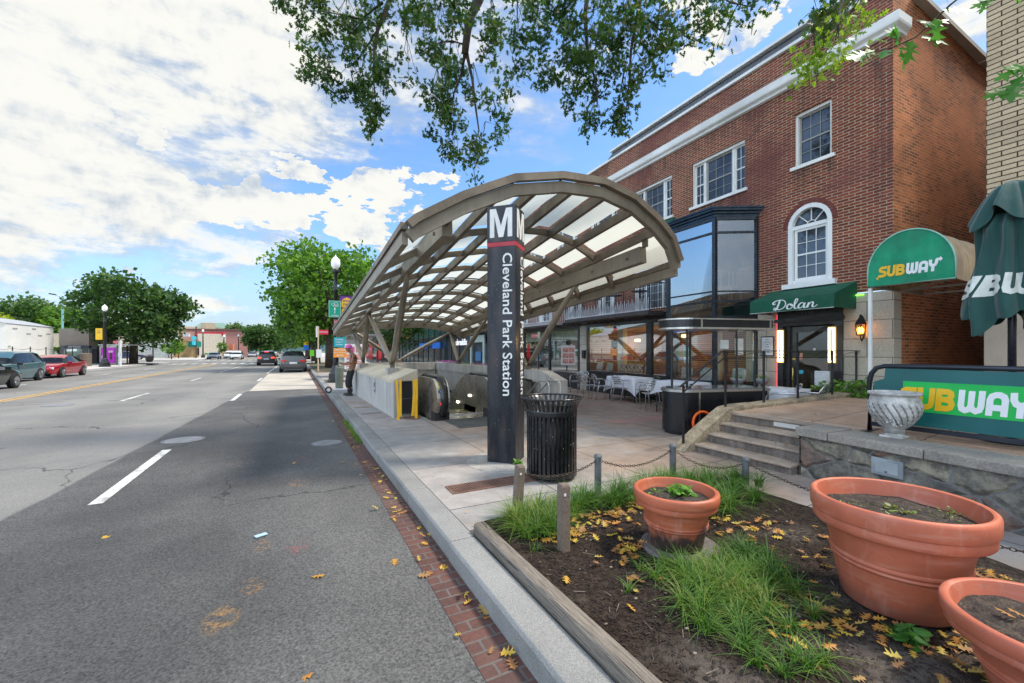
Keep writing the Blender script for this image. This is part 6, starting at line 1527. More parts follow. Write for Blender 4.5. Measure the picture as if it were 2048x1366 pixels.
for i, (x, y, a, lb) in enumerate(cfs):
    if i == 0: ch.location = (x, y, 0); ch.rotation_euler = (0, 0, R(a)); ch['label'] = lb
    else:
        q = dup(ch, (x, y, 0), R(a), lb)
        if i >= 6: q.scale = (1.15, 1.15, 1.15)
ctm = M('table_linen', (.70, .70, .74), .8, var=.05, bmp=.1, bs=6)
def table(x, y, rz, lx, ly, label, clabel, drop=.34, h=.745):
    t = thing('cafe_table', label, 'table', (x, y, 0), rz, 'tables outside the restaurant')
    MB().box(-lx/2, lx/2, -ly/2, ly/2, h-.03, h-.004).build('tabletop', dark_metal, t)
    for sx in (-1, 1):
        for sy_ in (-1, 1): MB().cyl((sx*(lx/2-.06), sy_*(ly/2-.06), 0), .018, h-.03, 8).build('leg', dark_metal, t)
    b = MB(); NX = 64; rings = 12
    def edge(a):
        c_, s_ = math.cos(a), math.sin(a); k = 1/max(abs(c_)/(lx/2), abs(s_)/(ly/2)); return c_*k, s_*k
    for j in range(rings+1):
        for i in range(NX):
            a = 2*PI*i/NX; ex, ey = edge(a)
            if j <= 3: q = j/3; b.v.append(Vector((ex*q*1.005, ey*q*1.005, h)))
            else:
                q = (j-3)/(rings-3); cor = (abs(ex)/(lx/2)*abs(ey)/(ly/2))**3; d = drop*(1+.55*cor); f = 1.01+.10*q+.035*q*math.sin(a*11+x)+.05*q*cor
                b.v.append(Vector((ex*f, ey*f, h-.004-d*q)))
    for j in range(rings):
        for i in range(NX): b.f.append((j*NX+i, j*NX+(i+1) % NX, (j+1)*NX+(i+1) % NX, (j+1)*NX+i))
    o_ = b.build('tablecloth', ctm, None, smooth=True); o_.location = (x, y, 0); o_.rotation_euler = (0, 0, rz); tag(o_, clabel, 'tablecloth', 'white tablecloths')
table(9.35, 10.05, R(85), 1.35, .72, 'long table under a white cloth in front of the wide shop window', 'white cloth draped over the long table in front of the wide shop window')
table(8.55, 7.35, R(88), 1.2, .7, 'table under a white cloth behind the round-ended bar', 'rumpled white cloth over the table behind the round-ended bar', .25, .80)
table(8.82, 5.12, R(88), .75, .75, 'square table under a white cloth beside the restaurant door', 'white cloth draped over the square table beside the restaurant door', .5, .80)
t = thing('side_table', 'small round silver side table in front of the end of the concrete wall', 'table', (6.42, 9.5, 0))
MB().cyl((0, 0, .54), .27, .02, 24).build('tabletop', alu, t); MB().cyl((0, 0, .0), .02, .54, 8).cyl((0, 0, 0), .18, .015, 16).build('leg', alu, t)
# ------------------------------------------------------------------ bar cart
ct = thing('bar_cart', 'black round-ended bar counter with steel trim and a roof on thin posts', 'bar cart', (6.17, 5.42, 0), math.atan2(-.26, .965))
gb_ = M('gloss_black', (.008, .008, .010), .35, var=.2, coat=.15)
def cart_prism(z0, z1, off, m_, name):
    Lc, Wc = 1.96, .72; pts = [(-.0, -off), (Lc+off, -off), (Lc+off, Wc+off)]
    pts = [(Wc/2-.0, -off), (Lc+off, -off), (Lc+off, Wc+off), (Wc/2, Wc+off)]
    pts += [(Wc/2-(Wc/2+off)*math.sin(PI*k/20), Wc/2+(Wc/2+off)*math.cos(PI*k/20)) for k in range(1, 20)]
    return MB().prism(pts, lambda a, c_, d: (a, c_, d), z0, z1).build(name, m_, ct)
cart_prism(.06, .80, 0, gb_, 'counter_body'); cart_prism(.80, .845, .03, steel, 'counter_edge'); cart_prism(.846, .862, .0, M('counter_top', (.14, .14, .15), .2, var=.1, coat=.5), 'counter_top'); cart_prism(.0, .058, -.05, rubber, 'plinth')
cart_prism(2.0, 2.14, .06, gb_, 'roof'); cart_prism(1.965, 1.999, .08, steel, 'roof_trim_lower'); cart_prism(2.141, 2.165, .08, steel, 'roof_trim_upper')
for x, y in ((.30, .12), (1.78, .12), (.30, .60), (1.78, .60)): MB().cyl((x, y, .862), .022, 1.10, 10).build('post', gb_, ct)
for x in (.46, 1.945): MB().box(x, x+.03, -.012, -.001, .06, .80).build('trim_strip', steel, ct); MB().box(x, x+.03, -.072, -.061, 2.0, 2.14).build('trim_strip', steel, ct)
rg = MB().tube([(.215*math.cos(2*PI*k/36), .0, .215*math.sin(2*PI*k/36)) for k in range(36)], .024, 10, closed=True).build('orange_hoop', M('orange_plastic', (.85, .12, .01), .4, var=.05), None, smooth=True)
rg.location = (6.62, 5.20, .235); rg.rotation_euler = (R(-10), 0, R(-15)); tag(rg, 'bright orange hoop leaning against the black bar beside the steps', 'hoop')
sbd = thing('chalkboard', 'black chalkboard with pink and green chalk writing behind the bar', 'chalkboard', FW(3.0, 1.0, .85), FR+R(-55))
MB().box(-.28, .28, -.015, .015, -.25, .25).build('board', M('slate_board', (.02, .02, .025), .6), sbd)
for k, (txt, m_) in enumerate((('Brunch', M('chalk_pink', (.8, .05, .3), .6)), ('SPECIAL', M('chalk_green', (.05, .5, .3), .6)), ('today', M('chalk_pink')))):
    q = text_mb(txt, .15, .002, .01, .1)
    for v in q.v: v.x = -v.x if False else v.x
    q.v = [Vector((-v.x, .018+v.z, v.y+.14-k*.15)) for v in q.v]; q.build('chalk_writing', m_, sbd)
MB().box(-.26, -.24, -.02, .02, -.85, -.25).box(.24, .26, -.02, .02, -.85, -.25).build('easel_leg', dark_metal, sbd)
gpm = M('dark_planting', (.05, .13, .02), .6, var=.4)
for k, (s_, o_, z, lb) in enumerate(((2.30, .35, .92, 'round grey planter bowl on a stand against the stone pier'), (2.62, .75, .92, 'round grey planter bowl beside the corner post of the bay'))):
    t = thing('planter_bowl', lb, 'planter', FW(s_, o_, 0), FR, 'grey bowl planters')
    MB().lathe([(.10, z-.13), (.15, z-.05), (.17, z), (.155, z), (.13, z-.04), (.0001, z-.04)], 24).build('bowl', M('grey_bowl', (.32, .33, .36), .5), t, smooth=True)
    MB().cyl((0, 0, 0), .02, z-.13, 8).cyl((0, 0, 0), .13, .02, 16).build('stand', dark_metal, t)
    q = MB(); leafy(q, (0, 0, z-.02), .12, 40, .05, .14); q.build('foliage', plm, t)
bt = thing('dark_planter', 'tall dark planter with green leaves at the right of the restaurant door', 'planter', FW(.95, .55, 0), FR)
MB().lathe([(.17, 0), (.20, .75), (.22, .78), (.19, .78), (.0001, .74)], 20).build('tub', black_wood, bt); q = MB(); leafy(q, (0, 0, .72), .18, 60, .07, .15); q.build('foliage', M_leaf('dry_leaves', [(.15, .08, .03), (.3, .2, .08)], .2), bt)
sh = MB(); 
for k in range(60):
    cx = random.uniform(-.5, .7); leafy(sh, (cx, random.uniform(-.25, .15), random.uniform(.55, .95)-abs(cx)*.3), .14, 12, .10, .22)
shrub = thing('leafy_shrub', 'lush green shrub growing between the restaurant door and the arched awning post', 'shrub', FW(.35, .45, 0), FR)
sh.build('foliage', M_leaf('shrub_leaves', [(.03, .10, .015), (.07, .2, .03), (.16, .34, .05), (.3, .45, .06)], .35), shrub)
b = MB()
for k in range(12): b.tube([(random.uniform(-.1, .2), 0, 0), (random.uniform(-.3, .4), random.uniform(-.1, .1), .9)], .008, 5)
b.build('stems', M('stem', (.1, .12, .04), .8), shrub)
bx_ = MB().box(-.09, .09, 0, .08, -.16, .16).build('wall_box', black_metal); bx_.location = FW(9.75, .02, 1.42); bx_.rotation_euler = (0, 0, FR); tag(bx_, 'small black box fixed on the narrow stone pier between shopfronts', 'box')
es_ = thing('menu_stand', 'pale upright menu stand in front of the restaurant door', 'menu stand', FW(1.02, .35, 0), FR)
MB().box(-.12, .12, -.01, .01, .62, 1.12).build('sheet', M('paper'), es_); MB().box(-.14, -.12, -.02, .02, 0, 1.15).box(.12, .14, -.02, .02, 0, 1.15).box(-.12, .12, -.02, .02, 1.12, 1.15).build('frame', alu, es_)
# ================================================================== SHOPS BEYOND (right side of the street)
def shopblock(name, label, s0, s1, zt, wallm, sections, dep=9, y=-.0):
    t = thing(name, label, 'building', FC, FR)
    b = MB(); b.box(s0, s1, -dep, y-.30, 0, zt).box(s0, s1, y-.30, y, 2.7, zt); b.build('wall', wallm, t)
    return t
b2 = shopblock('shop_building', 'dark phone repair shop with pale green doorway beyond the brick building', 19.7, 29.0, 7.2, M('dark_render', (.045, .045, .05), .6), None)
MB().box(19.72, 29, -.30, -.25, 0, 2.7).build('shop_interior', M('shop_dark', (.05, .06, .07), .6), b2)
dgr = M('pale_green_render', (.36, .44, .39), .7)
MB().box(20.3, 20.55, -.02, .06, 0, 2.55).box(22.6, 22.85, -.02, .06, 0, 2.55).box(20.55, 22.6, -.02, .06, 2.1, 2.55).build('door_surround', dgr, b2)
MB().box(21.0, 22.0, -.03, -.01, .9, 1.5).build('window_poster', M('poster_blue', (.05, .15, .3), .5), b2)
q = text_mb('ubreakifix', .62, .01, .02); place(q, FW(24.6, .08, 2.15), -(FM.to_3x3() @ Vector((1, 0, 0))), (0, 0, 1)); q.build('lettering', M('sign_white_lit', (.8, .8, .8), .5, emit=.3), b2, world=True)
for x in (23.2, 25.2, 27.2, 28.9): MB().box(x-.06, x+.06, -.05, .04, 0, 1.9).build('mullion', black_wood, b2)
b = MB(); 
for x in (20.5, 23, 25.5, 28): b.box(x-.5, x+.5, -.02, .03, 4.2, 5.8)
b.build('upper_windows', paneD, b2)
MB().box(19.8, 29, .02, .5, 2.72, 2.85).build('fascia', black_wood, b2)
b3 = shopblock('shop_building', 'teal glazed shopfront with blue signs and a white 1,41 on the glass', 29.1, 52, 7.8, M('teal_glass_wall', (.03, .12, .14), .25, coat=.5, var=.3, vs=.8), None)
MB().box(29.2, 51.8, -.30, -.22, 0, 2.7).build('shop_interior', M('shop_teal', (.03, .07, .08), .4, coat=.4), b3)
for x in range(30, 52, 2): MB().box(x-.05, x+.05, -.02, .06, 0, 4.4).build('mullion', black_wood, b3)
blu = M('sign_blue', (.01, .12, .55), .5, emit=.25)
for a, c_, lb in ((30.2, 32.4, ''), (34.5, 37.5, '')): MB().box(a, c_, .0, .1, 1.75, 2.25).build('blue_sign', blu, b3)
MB().box(41, 50, .0, .1, 2.9, 3.5).build('brick_panel', M('orange_brick', (.35, .14, .07), .8), b3)
q = text_mb('1,41', 1.5, .01, .01); place(q, FW(45.5, .10, 4.3), -(FM.to_3x3() @ Vector((1, 0, 0))), (0, 0, 1)); q.build('lettering', wht, b3, world=True)
b4 = shopblock('shop_building', 'dark brick block with red awnings far along the right side', 52.2, 80, 8.5, M('dark_brick_far', (.10, .06, .05), .8, var=.3, vs=2), None)
MB().box(53, 79, -.02, .05, .5, 2.5).build('shopfront_glass', paneD, b4)
for a in (54, 60, 66, 72): MB().prism([(0, 2.5), (1.2, 2.0), (1.2, 1.85), (0, 2.3)], lambda p_, q_, d: (d, p_, q_), a, a+4.5).build('red_awning', M('red_canvas', (.40, .03, .03), .7), b4)
b5 = shopblock('shop_building', 'brown brick block farthest along the right side behind the trees', 81, 130, 9, M('brown_brick_far', (.16, .10, .07), .8, var=.3, vs=2), None)
# red parasols and a clipped shrub in front of the far shops
par = []
for k, (u, dep) in enumerate(((729, 29), (741, 31), (757, 30), (765, 34))):
    p_ = img(u, 720, dep); t = thing('red_parasol', ['closed red parasol, leftmost of the row beyond the far end of the canopy', 'closed red parasol, second from the left beyond the canopy', 'closed red parasol, third from the left beyond the canopy', 'closed red parasol, rightmost beyond the canopy'][k], 'parasol', (p_.x, p_.y, 0), 0, 'closed red parasols')
    MB().lathe([(.02, .0), (.02, 1.0), (.15, .95), (.17, 1.2), (.10, 1.8), (.02, 2.1)], 10).build('cloth', M('parasol_red', (.5, .02, .03), .7), t)
# planter with pink flowers behind the concrete wall
fl_ = thing('flower_planter', 'long planter of pink and purple flowers behind the concrete wall', 'planter', (0, 0, 0))
MB().box(5.9, 6.4, 11.5, 19.5, .0, .92).build('trough', M('concrete_trough', (.35, .33, .3), .85), fl_)
q = MB(); 
for k in range(70): y = random.uniform(11.6, 19.4); leafy(q, (random.uniform(5.9, 6.4), y, .92), .18, 8, .09, .2)
q.build('foliage', plm, fl_)
q = MB()
for k in range(60): y = random.choice((random.gauss(17.8, .5), random.uniform(12, 19.4))); leafy(q, (random.uniform(5.9, 6.4), y, 1.02), .12, 6, .07, .12)
q.build('blossoms', M_leaf('petals', [(.6, .06, .3), (.45, .08, .5), (.7, .35, .5)], .2), fl_)
# ================================================================== TREES
barkm = M('bark', (.085, .065, .05), .95, var=.3, vs=4, bmp=.8, bs=14, bd=.05, streak=.4)
maple = M_leaf('maple_leaves', [(.014, .040, .012), (.032, .080, .020), (.062, .125, .030), (.12, .19, .045)], .38)
maple2 = M_leaf('lighter_leaves', [(.03, .08, .012), (.07, .165, .02), (.13, .25, .035), (.25, .37, .055)], .42)
dull = M_leaf('far_leaves', [(.05, .10, .03), (.10, .17, .05), (.17, .24, .08)], .3)
def crown(c, rx, ry, rz, nclump, nleaf, L, m_, parent, seed, hollow=.55, cr=.34):
    rnd = random.Random(seed); b = MB(); cs = []
    for i in range(nclump):
        while True:
            p = Vector((rnd.uniform(-1, 1), rnd.uniform(-1, 1), rnd.uniform(-.95, 1)))
            if hollow < p.length < 1: break
        k = cr*rnd.uniform(.65, 1.25); cs.append((p, k))
    for p, k in cs:
        for i in range(nleaf):
            d = Vector((rnd.gauss(0, 1), rnd.gauss(0, 1), rnd.gauss(0, .75))).normalized()*(rnd.random()**.4)*k
            q = p+d; pos = Vector((c[0]+q.x*rx, c[1]+q.y*ry, c[2]+q.z*rz))
            nrm = Vector((rnd.gauss(0, .7), rnd.gauss(0, .7), rnd.gauss(.5, .6))).normalized(); _, e, f = basis(nrm); a = rnd.uniform(0, 2*PI); e1 = e*math.cos(a)+f*math.sin(a); e2 = nrm.cross(e1); l = L*rnd.uniform(.4, 1.4)
            n = len(b.v); b.v += [pos, pos+e1*l*.45+e2*l*.42-nrm*l*.1, pos+e1*l, pos+e1*l*.5-e2*l*.4-nrm*l*.12]; b.f.append((n, n+1, n+2, n+3))
    b.build('crown', m_, parent, smooth=False)
    return cs
def tree(x, y, h, r, label, seed, m_=None, trunk_h=None, tr=.22, nclump=60, nleaf=110, L=.30, z0=0.0, rzf=None, group='street trees', cz=None, hollow=.5):
    m_ = m_ or maple; t = thing('street_tree' if group == 'street trees' else 'tree', label, 'tree', (x, y, z0), 0, group)
    th = trunk_h or h*.28; rzv = rzf or (h-th)/2; czv = cz or th+rzv*.98
    cs = crown((0, 0, czv), r, r, rzv, nclump, nleaf, L, m_, t, seed, hollow)
    b = MB(); rnd = random.Random(seed+5)
    b.tube([(0, 0, -.2), (0, 0, .1), (rnd.uniform(-.1, .1), 0, th*.6), (rnd.uniform(-.2, .2), rnd.uniform(-.1, .1), th*1.15), (0, 0, czv)], [tr*1.6, tr*1.15, tr*.95, tr*.85, tr*.35], 10)
    b.build('trunk', barkm, t, smooth=True); b = MB()
    for p, k in cs[:16]:
        e = Vector((p.x*r, p.y*r, czv+p.z*rzv)); s_ = Vector((0, 0, th*rnd.uniform(.85, 1.3))); m2 = s_.lerp(e, .5)+Vector((0, 0, -.15*h*rnd.uniform(0, .6)))
        b.tube([s_, s_.lerp(m2, .6)+Vector((rnd.uniform(-.1, .1), 0, .1)), m2, e], [tr*.42, tr*.30, tr*.2, tr*.06], 6)
    b.build('limb', barkm, t, smooth=True)
    return t
# right-hand street trees
tree(2.75, 41, 10.9, 4.7, 'big green street tree behind the lamp post and canopy', 11, maple2, 3.2, .33, 95, 120, .36)
tree(2.4, 55, 10.6, 4.6, 'second green street tree along the right pavement', 12, maple, 3, .28, 70, 90, .40)
tree(2.4, 68, 10, 4.6, 'third green street tree along the right pavement', 13, maple2, 2.6, .28, 60, 80, .45)
tree(2.2, 84, 9, 4.4, 'fourth green street tree along the right pavement', 14, maple, 2.4, .26, 50, 70, .5)
tree(2.2, 104, 9, 4.4, 'fifth green street tree along the right pavement', 15, maple2, 2.4, .26, 50, 60, .6)
tree(7.0, 34, 6.5, 2.4, 'small tree in front of the far shops beyond the canopy', 16, maple, 2.2, .12, 40, 70, .26)
# left-hand trees
tree(-16.8, 64.0, 10.4, 5.1, 'broad dark green tree at the corner of the far pavement', 21, maple, 3.4, .38, 100, 120, .42, cz=6.4, rzf=4.0)
for k, (u, v, dep, h, r, lb) in enumerate(((521, 700, 118, 9.0, 4.2, 'green street tree beyond the pink building'), (534, 700, 135, 9.5, 5, 'green street tree far along the left side, in front of the next'), (549, 700, 170, 10, 5.5, 'green street tree near the far end of the left side'), (560, 700, 230, 13, 8, 'dark tree at the far left end of the street'), (575, 700, 260, 13, 9, 'dark tree closing the far end of the street'), (470, 700, 150, 11.6, 3.2, 'tall thin crowned tree behind the pink building, left of two'), (502, 700, 160, 10.6, 3.2, 'tall thin crowned tree behind the pink building, right of two'))):
    p_ = img(u, v, dep); tree(p_.x, p_.y, h, r, lb, 30+k, (dull if k > 2 else maple), h*.2, .3, 55, 55, .75, group='trees along the far street')
for k, (u, dep, h, r, m_, lb) in enumerate(((12, 75, 10.5, 5.5, maple, 'green tree on the slope behind the white building, leftmost'), (50, 85, 12.0, 5.5, dull, 'large green tree on the slope behind the white building, second from the left'), (85, 88, 12.0, 5, maple, 'tall green tree on the slope above the white building'), (120, 80, 9.5, 4.6, maple2, 'light green tree between the white building and the brown panel'), (150, 86, 10, 4.6, dull, 'sparse green tree above the brown panel'), (175, 92, 9, 4.6, maple2, 'green tree just left of the corner tree crown'), (215, 100, 9, 6, maple, 'green tree behind the purple poster shelter'))):
    p_ = img(u, 700, dep); tree(p_.x, p_.y, h, r, lb, 50+k, m_, h*.2, .3, 60, 80, .62, group='trees on the slope behind')
p_ = img(-8, 700, 50); tree(p_.x, p_.y, 6.3, 2.2, 'yellow green tree at the left edge above the white building', 61, M_leaf('yellow_leaves', [(.2, .26, .02), (.42, .42, .03)], .4), 2, .15, 30, 60, .35, group='trees on the slope behind')
for k, (u, vb, dep, h, lb) in enumerate(((343, 718, 76, 3.6, 'young yellow green tree in a tub in front of the white-framed shop'), (357, 716, 84, 3.4, 'young green tree in a tub left of the green awning'), (445, 712, 110, 3.6, 'young green tree near the motorcycles'))):
    p_ = gnd(u, 701+1.57*840/dep); tree(p_.x, p_.y, h, 1.4, lb, 70+k, maple2, 1.1, .07, 22, 50, .28, group='young trees in tubs')
# hills far away
hm = M('far_hill', (.10, .17, .20), 1.0, var=.1, vs=.01)  # blue haze of the distance put into the hill colour
b = MB(); base_ = []
for i in range(61):
    a = R(-30+i*1.4); d = 1500; x, y = math.sin(a)*d, math.cos(a)*d; h = 45+28*mnoise.noise(Vector((i*.13, 2, 0)))+(10 if 20 < i < 26 else 0)
    base_ += [(x, y, GZ), (x, y, h), (x*1.3, y*1.3, GZ)]
for i in range(60): k = i*3; b.f += [(k, k+3, k+4, k+1), (k+1, k+4, k+5, k+2)]
b.v = [Vector(q) for q in base_]; struct(b.build('hills', hm, smooth=True))
# ================================================================== CARS
carglass = pane_mat('car_glass', (.012, .015, .018), .5); tyre = M('tyre', (.015, .015, .016), .85, var=.3); rim = M('alloy', (.45, .45, .46), .3, .85)
tail = M('tail_red', (.45, .01, .01), .25, coat=.5, emit=.05); taillit = M('brake_lit', (1, .06, .03), .3, emit=1.4); headm = M('headlamp', (.7, .72, .75), .1, coat=.8); plate = M('plate', (.55, .56, .58), .5)
def car(kind, paint, label, loc, rz, lit=False, group='cars in the street', cat='car', L=None):
    # local: +x forward, y left, z up
    suv = kind == 'suv'; van = kind == 'van'
    L = L or (4.75 if suv else 4.85); H = 1.68 if suv else 1.45; Wd = 1.88
    t = thing('parked_car' if not lit else 'moving_car', label, cat, loc, rz, group)
    # stations: x, z bottom, z belt, z roof, half width belt, half width roof
    if suv: S = [(-.5, .42, .78, .80, .70, .66), (-.485, .30, 1.02, 1.04, .86, .80), (-.44, .26, 1.06, 1.30, .90, .72), (-.37, .24, 1.07, H-.06, .93, .66), (-.2, .22, 1.04, H, .94, .68), (.0, .22, 1.02, H, .94, .68), (.10, .22, 1.01, H-.05, .94, .67), (.19, .22, 1.00, 1.34, .93, .72), (.26, .22, 1.02, 1.04, .92, .84), (.40, .24, .96, .98, .90, .78), (.47, .28, .86, .87, .84, .70), (.5, .38, .66, .68, .66, .58)]
    else: S = [(-.5, .40, .80, .82, .70, .62), (-.485, .28, .96, .98, .82, .72), (-.42, .24, 1.00, 1.03, .88, .76), (-.33, .22, .98, 1.12, .91, .70), (-.20, .2, .94, 1.38, .92, .62), (-.08, .2, .92, H, .92, .62), (.04, .2, .91, H-.02, .92, .62), (.14, .2, .90, 1.26, .92, .68), (.24, .2, .90, .93, .91, .80), (.38, .22, .82, .84, .89, .76), (.47, .26, .72, .73, .82, .68), (.5, .36, .56, .58, .66, .56)]
    prof_ = []
    for (f, zb, zl, zr, wb, wr_) in S:
        sl = [(wb*.93, zb), (wb*1.0, zb+(zl-zb)*.35), (wb*1.01, zb+(zl-zb)*.72), (wb*.985, zl-.02), (wb*.96, zl), (wr_*1.0+(wb*.96-wr_)*.12, zr-(zr-zl)*.14), (wr_*.80, zr), (0, zr+.015)]
        prof_.append([Vector((f*L, y, z)) for y, z in sl]+[Vector((f*L, -y, z)) for y, z in sl[-2::-1]])
    body = MB(); gl_ = MB(); n = len(prof_[0])
    vs = [q for pr in prof_ for q in pr]; body.v = list(vs); gl_.v = list(vs)
    for i in range(len(prof_)-1):
        hcab = (S[i][3]-S[i][2] > .25) or (S[i+1][3]-S[i+1][2] > .25)
        both = (S[i][3]-S[i][2] > .25) and (S[i+1][3]-S[i+1][2] > .25)
        for k in range(n-1):
            f = (i*n+k, i*n+k+1, (i+1)*n+k+1, (i+1)*n+k)
            side = k in (4, n-6); top = k in (5, 6, n-7, n-8)
            screen = hcab and not both and (side or top)
            if (both and side) or screen: gl_.f.append(f)
            else: body.f.append(f)
    body.f.append(tuple(range(n))); body.f.append(tuple((len(prof_)-1)*n+k for k in range(n))[::-1])
    for i in range(len(prof_)-1): body.f.append((i*n, (i+1)*n, (i+1)*n+n-1, i*n+n-1))
    o_ = body.build('body', paint, t, smooth=True); fixn(o_); md = o_.modifiers.new('edge', 'EDGE_SPLIT'); md.split_angle = R(38)
    o_ = gl_.build('windows', carglass, t, smooth=True)
    wr0 = .36 if suv else .33; wx = (.31*L, -.30*L)
    for x in wx:
        for s_ in (-1, 1):
            w_ = MB(); w_.lathe([(wr0*.55, -.11), (wr0*.96, -.11), (wr0, -.07), (wr0, .07), (wr0*.96, .11), (wr0*.55, .11)], 22)
            m4 = Matrix.Translation((x, s_*Wd*.457, wr0)) @ Matrix.Rotation(PI/2, 4, 'X'); w_.v = [m4 @ q for q in w_.v]; wo_ = w_.build('wheel', tyre, t, smooth=False)
            r_ = MB(); r_.lathe([(.0001, .12), (.06, .125), (wr0*.5, .112), (wr0*.64, .13), (wr0*.66, -.05)], 20, mod=lambda a, z, r: 1)
            for kk in range(5): a = 2*PI*kk/5; r_.beam((0, 0, .125), (wr0*.56*math.cos(a), wr0*.56*math.sin(a), .125), .06, .02)
            m5 = m4 @ (Matrix.Rotation(0 if s_ < 0 else PI, 4, 'X')); r_.v = [m5 @ q for q in r_.v]; r_.build('rim', rim, wo_)
            ar_ = MB(); ar_.lathe([(wr0*1.0, 0), (wr0*1.13, 0), (wr0*1.13, .02), (wr0*1.0, .02), (wr0*1.0, 0)], 22); m6 = Matrix.Translation((x, s_*Wd*.485-(.03 if s_ < 0 else 0)*0, wr0*1.02)) @ Matrix.Rotation(PI/2 if s_ < 0 else -PI/2, 4, 'X'); ar_.v = [m6 @ q for q in ar_.v]; ar_.build('wheel_arch', rubber, t)
    for s_ in (-1, 1):
        MB().obox((-.488*L, s_*.66, .90 if suv else .84), (.10, .36, .16), s_*-.25).build('tail_light', taillit if lit else tail, t, bevel=.02)
        MB().obox((.468*L, s_*.64, .74 if suv else .62), (.14, .34, .13), s_*-.35).build('headlight', headm, t, bevel=.02)
        MB().obox((.16*L, s_*1.02, 1.02 if suv else .95), (.12, .20, .13)).build('mirror', paint if not suv else black_metal, t, bevel=.02)
    if lit: MB().box(-.40*L, -.39*L, -.2, .2, H-.14, H-.08).build('brake_light', taillit, t)
    MB().box(-.503*L, -.498*L, -.26, .26, .68, .82).build('number_plate', plate, t); MB().box(-.505*L, -.44*L, -.72, .72, .28, .48).build('bumper', black_wood, t, bevel=.03); MB().box(.44*L, .507*L, -.62, .62, .28, .46).build('grille', black_wood, t, bevel=.03)
    b = MB()
    for s_ in (-1, 1):
        for x in (-.12*L, .07*L): b.box(x-.09, x+.09, s_*.935-.012, s_*.935+.012, .86, .89)
    b.build('door_handle', paint, t)
    return t
AH = R(90)    # heading away (+Y)
def paint_(n, c=(.5,.5,.5), r=.14, me=.2): return M(n, c, r, me, var=.04, coat=.9)
car('suv', paint_('paint_grey', (.07, .08, .085)), 'dark silver parked sport wagon at the kerb facing away', (-.12, 39.3, RZ), AH)
car('suv', paint_('paint_black', (.025, .025, .027)), 'black crossover with lit brake lights driving away', (-2.9, 57.5, RZ), AH, True)
car('suv', paint_('paint_teal', (.07, .15, .17)), 'blue grey crossover parked at the far kerb', (-14.0, 32.6, RZ), -AH)
car('sedan', paint_('paint_red', (.36, .01, .02)), 'shiny red sedan parked at the far kerb', (-14.0, 38.2, RZ), -AH)
car('sedan', paint_('paint_dkgreen', (.015, .022, .022)), 'near black sedan cut by the left edge of the view', (-12.3, 26.0, RZ), AH, L=4.9)
car('suv', paint_('paint_white', (.62, .62, .60)), 'white crossover coming towards the viewer', (-9.9, 96, RZ), -AH)
car('suv', paint_('paint_white'), 'white sedan-like car behind the oncoming crossover', (-12.4, 108, RZ), -AH)
car('sedan', paint_('paint_slate', (.10, .12, .15)), 'slate grey car parked by the orange fence at the far kerb', (-14.2, 101, RZ), -AH)
car('sedan', paint_('paint_silver', (.42, .43, .45)), 'silver car farther back in the oncoming lane', (-9.8, 128, RZ), -AH)
car('suv', paint_('paint_white'), 'white van-like car far back in the middle lane', (-5.8, 150, RZ), AH)
car('suv', paint_('paint_red2', (.40, .02, .02)), 'red crossover ahead of the black one, driving away', (-1.6, 108, RZ), AH, True)
car('sedan', paint_('paint_red2'), 'red car parked ahead of the dark silver wagon', (.0, 75, RZ), AH)
car('sedan', paint_('paint_blue', (.02, .03, .08)), 'dark blue sedan parked behind the corner tree', tuple(img(256, 717, 72))[:2]+(0,), R(10))
# ================================================================== STREET FURNITURE, right
def bars_text(mb, w_, rows, z0, dz, y):
    for k in range(rows): ww = w_*random.uniform(.55, .95); mb.box(-ww/2, ww/2, y-.002, y, z0-k*dz, z0-k*dz+dz*.45)
lamp_m = M('lamp_globe', (.75, .76, .76), .3, var=.03, emit=.12)
def street_lamp(x, y, h, label, k=1.0):
    t = thing('street_lamp', label, 'street lamp', (x, y, 0), 0, 'globe street lamps')
    MB().lathe([(.30*k, 0), (.30*k, .12), (.26*k, .16), (.25*k, .42), (.20*k, .50), (.17*k, .62), (.14*k, .75), (.10*k, .85)], 8).build('base', black_metal, t)
    MB().lathe([(.10*k, .85), (.095*k, 1.0), (.075*k, h*.72), (.10*k, h*.725), (.10*k, h*.74), (.07*k, h*.75), (.06*k, h*.86), (.11*k, h*.87), (.12*k, h*.89), (.09*k, h*.90)], 14).build('pole', black_metal, t, smooth=True)
    MB().lathe([(.10, h*.90), (.20, h*.925), (.215, h*.95), (.19, h*.975), (.10, h*.992), (.04, h*1.0), (.02, h*1.012), (.0001, h*1.015)], 20).build('globe', lamp_m, t, smooth=True)
    return t
LX, LY = 1.78, 22.4
lp = street_lamp(LX, LY, 6.2, 'black street lamp with white globe rising beside the canopy', 1.25)
# signs on the lamp post face the viewer (-Y)
def sign(name, label, cat, x, y, z, w_, h_, m_, rz=0.0, text=(), group=None, border=None):
    t = thing(name, label, cat, (x, y, z), rz, group)
    MB().box(-w_/2, w_/2, -.008, .008, -h_/2, h_/2).build('panel', m_, t)
    if border: b = MB(); b.box(-w_/2+.015, w_/2-.015, -.011, -.0085, h_/2-.03, h_/2-.018).box(-w_/2+.015, w_/2-.015, -.011, -.0085, -h_/2+.018, -h_/2+.03).box(-w_/2+.015, -w_/2+.027, -.011, -.0085, -h_/2+.03, h_/2-.03).box(w_/2-.027, w_/2-.015, -.011, -.0085, -h_/2+.03, h_/2-.03); b.build('border', border, t)
    for txt, tz_, sz, tm in text:
        q = text_mb(txt, sz, .002, .015); q.v = [Vector((v.x, -.0105-v.z, v.y+tz_)) for v in q.v]; q.build('lettering', tm, t)
    return t
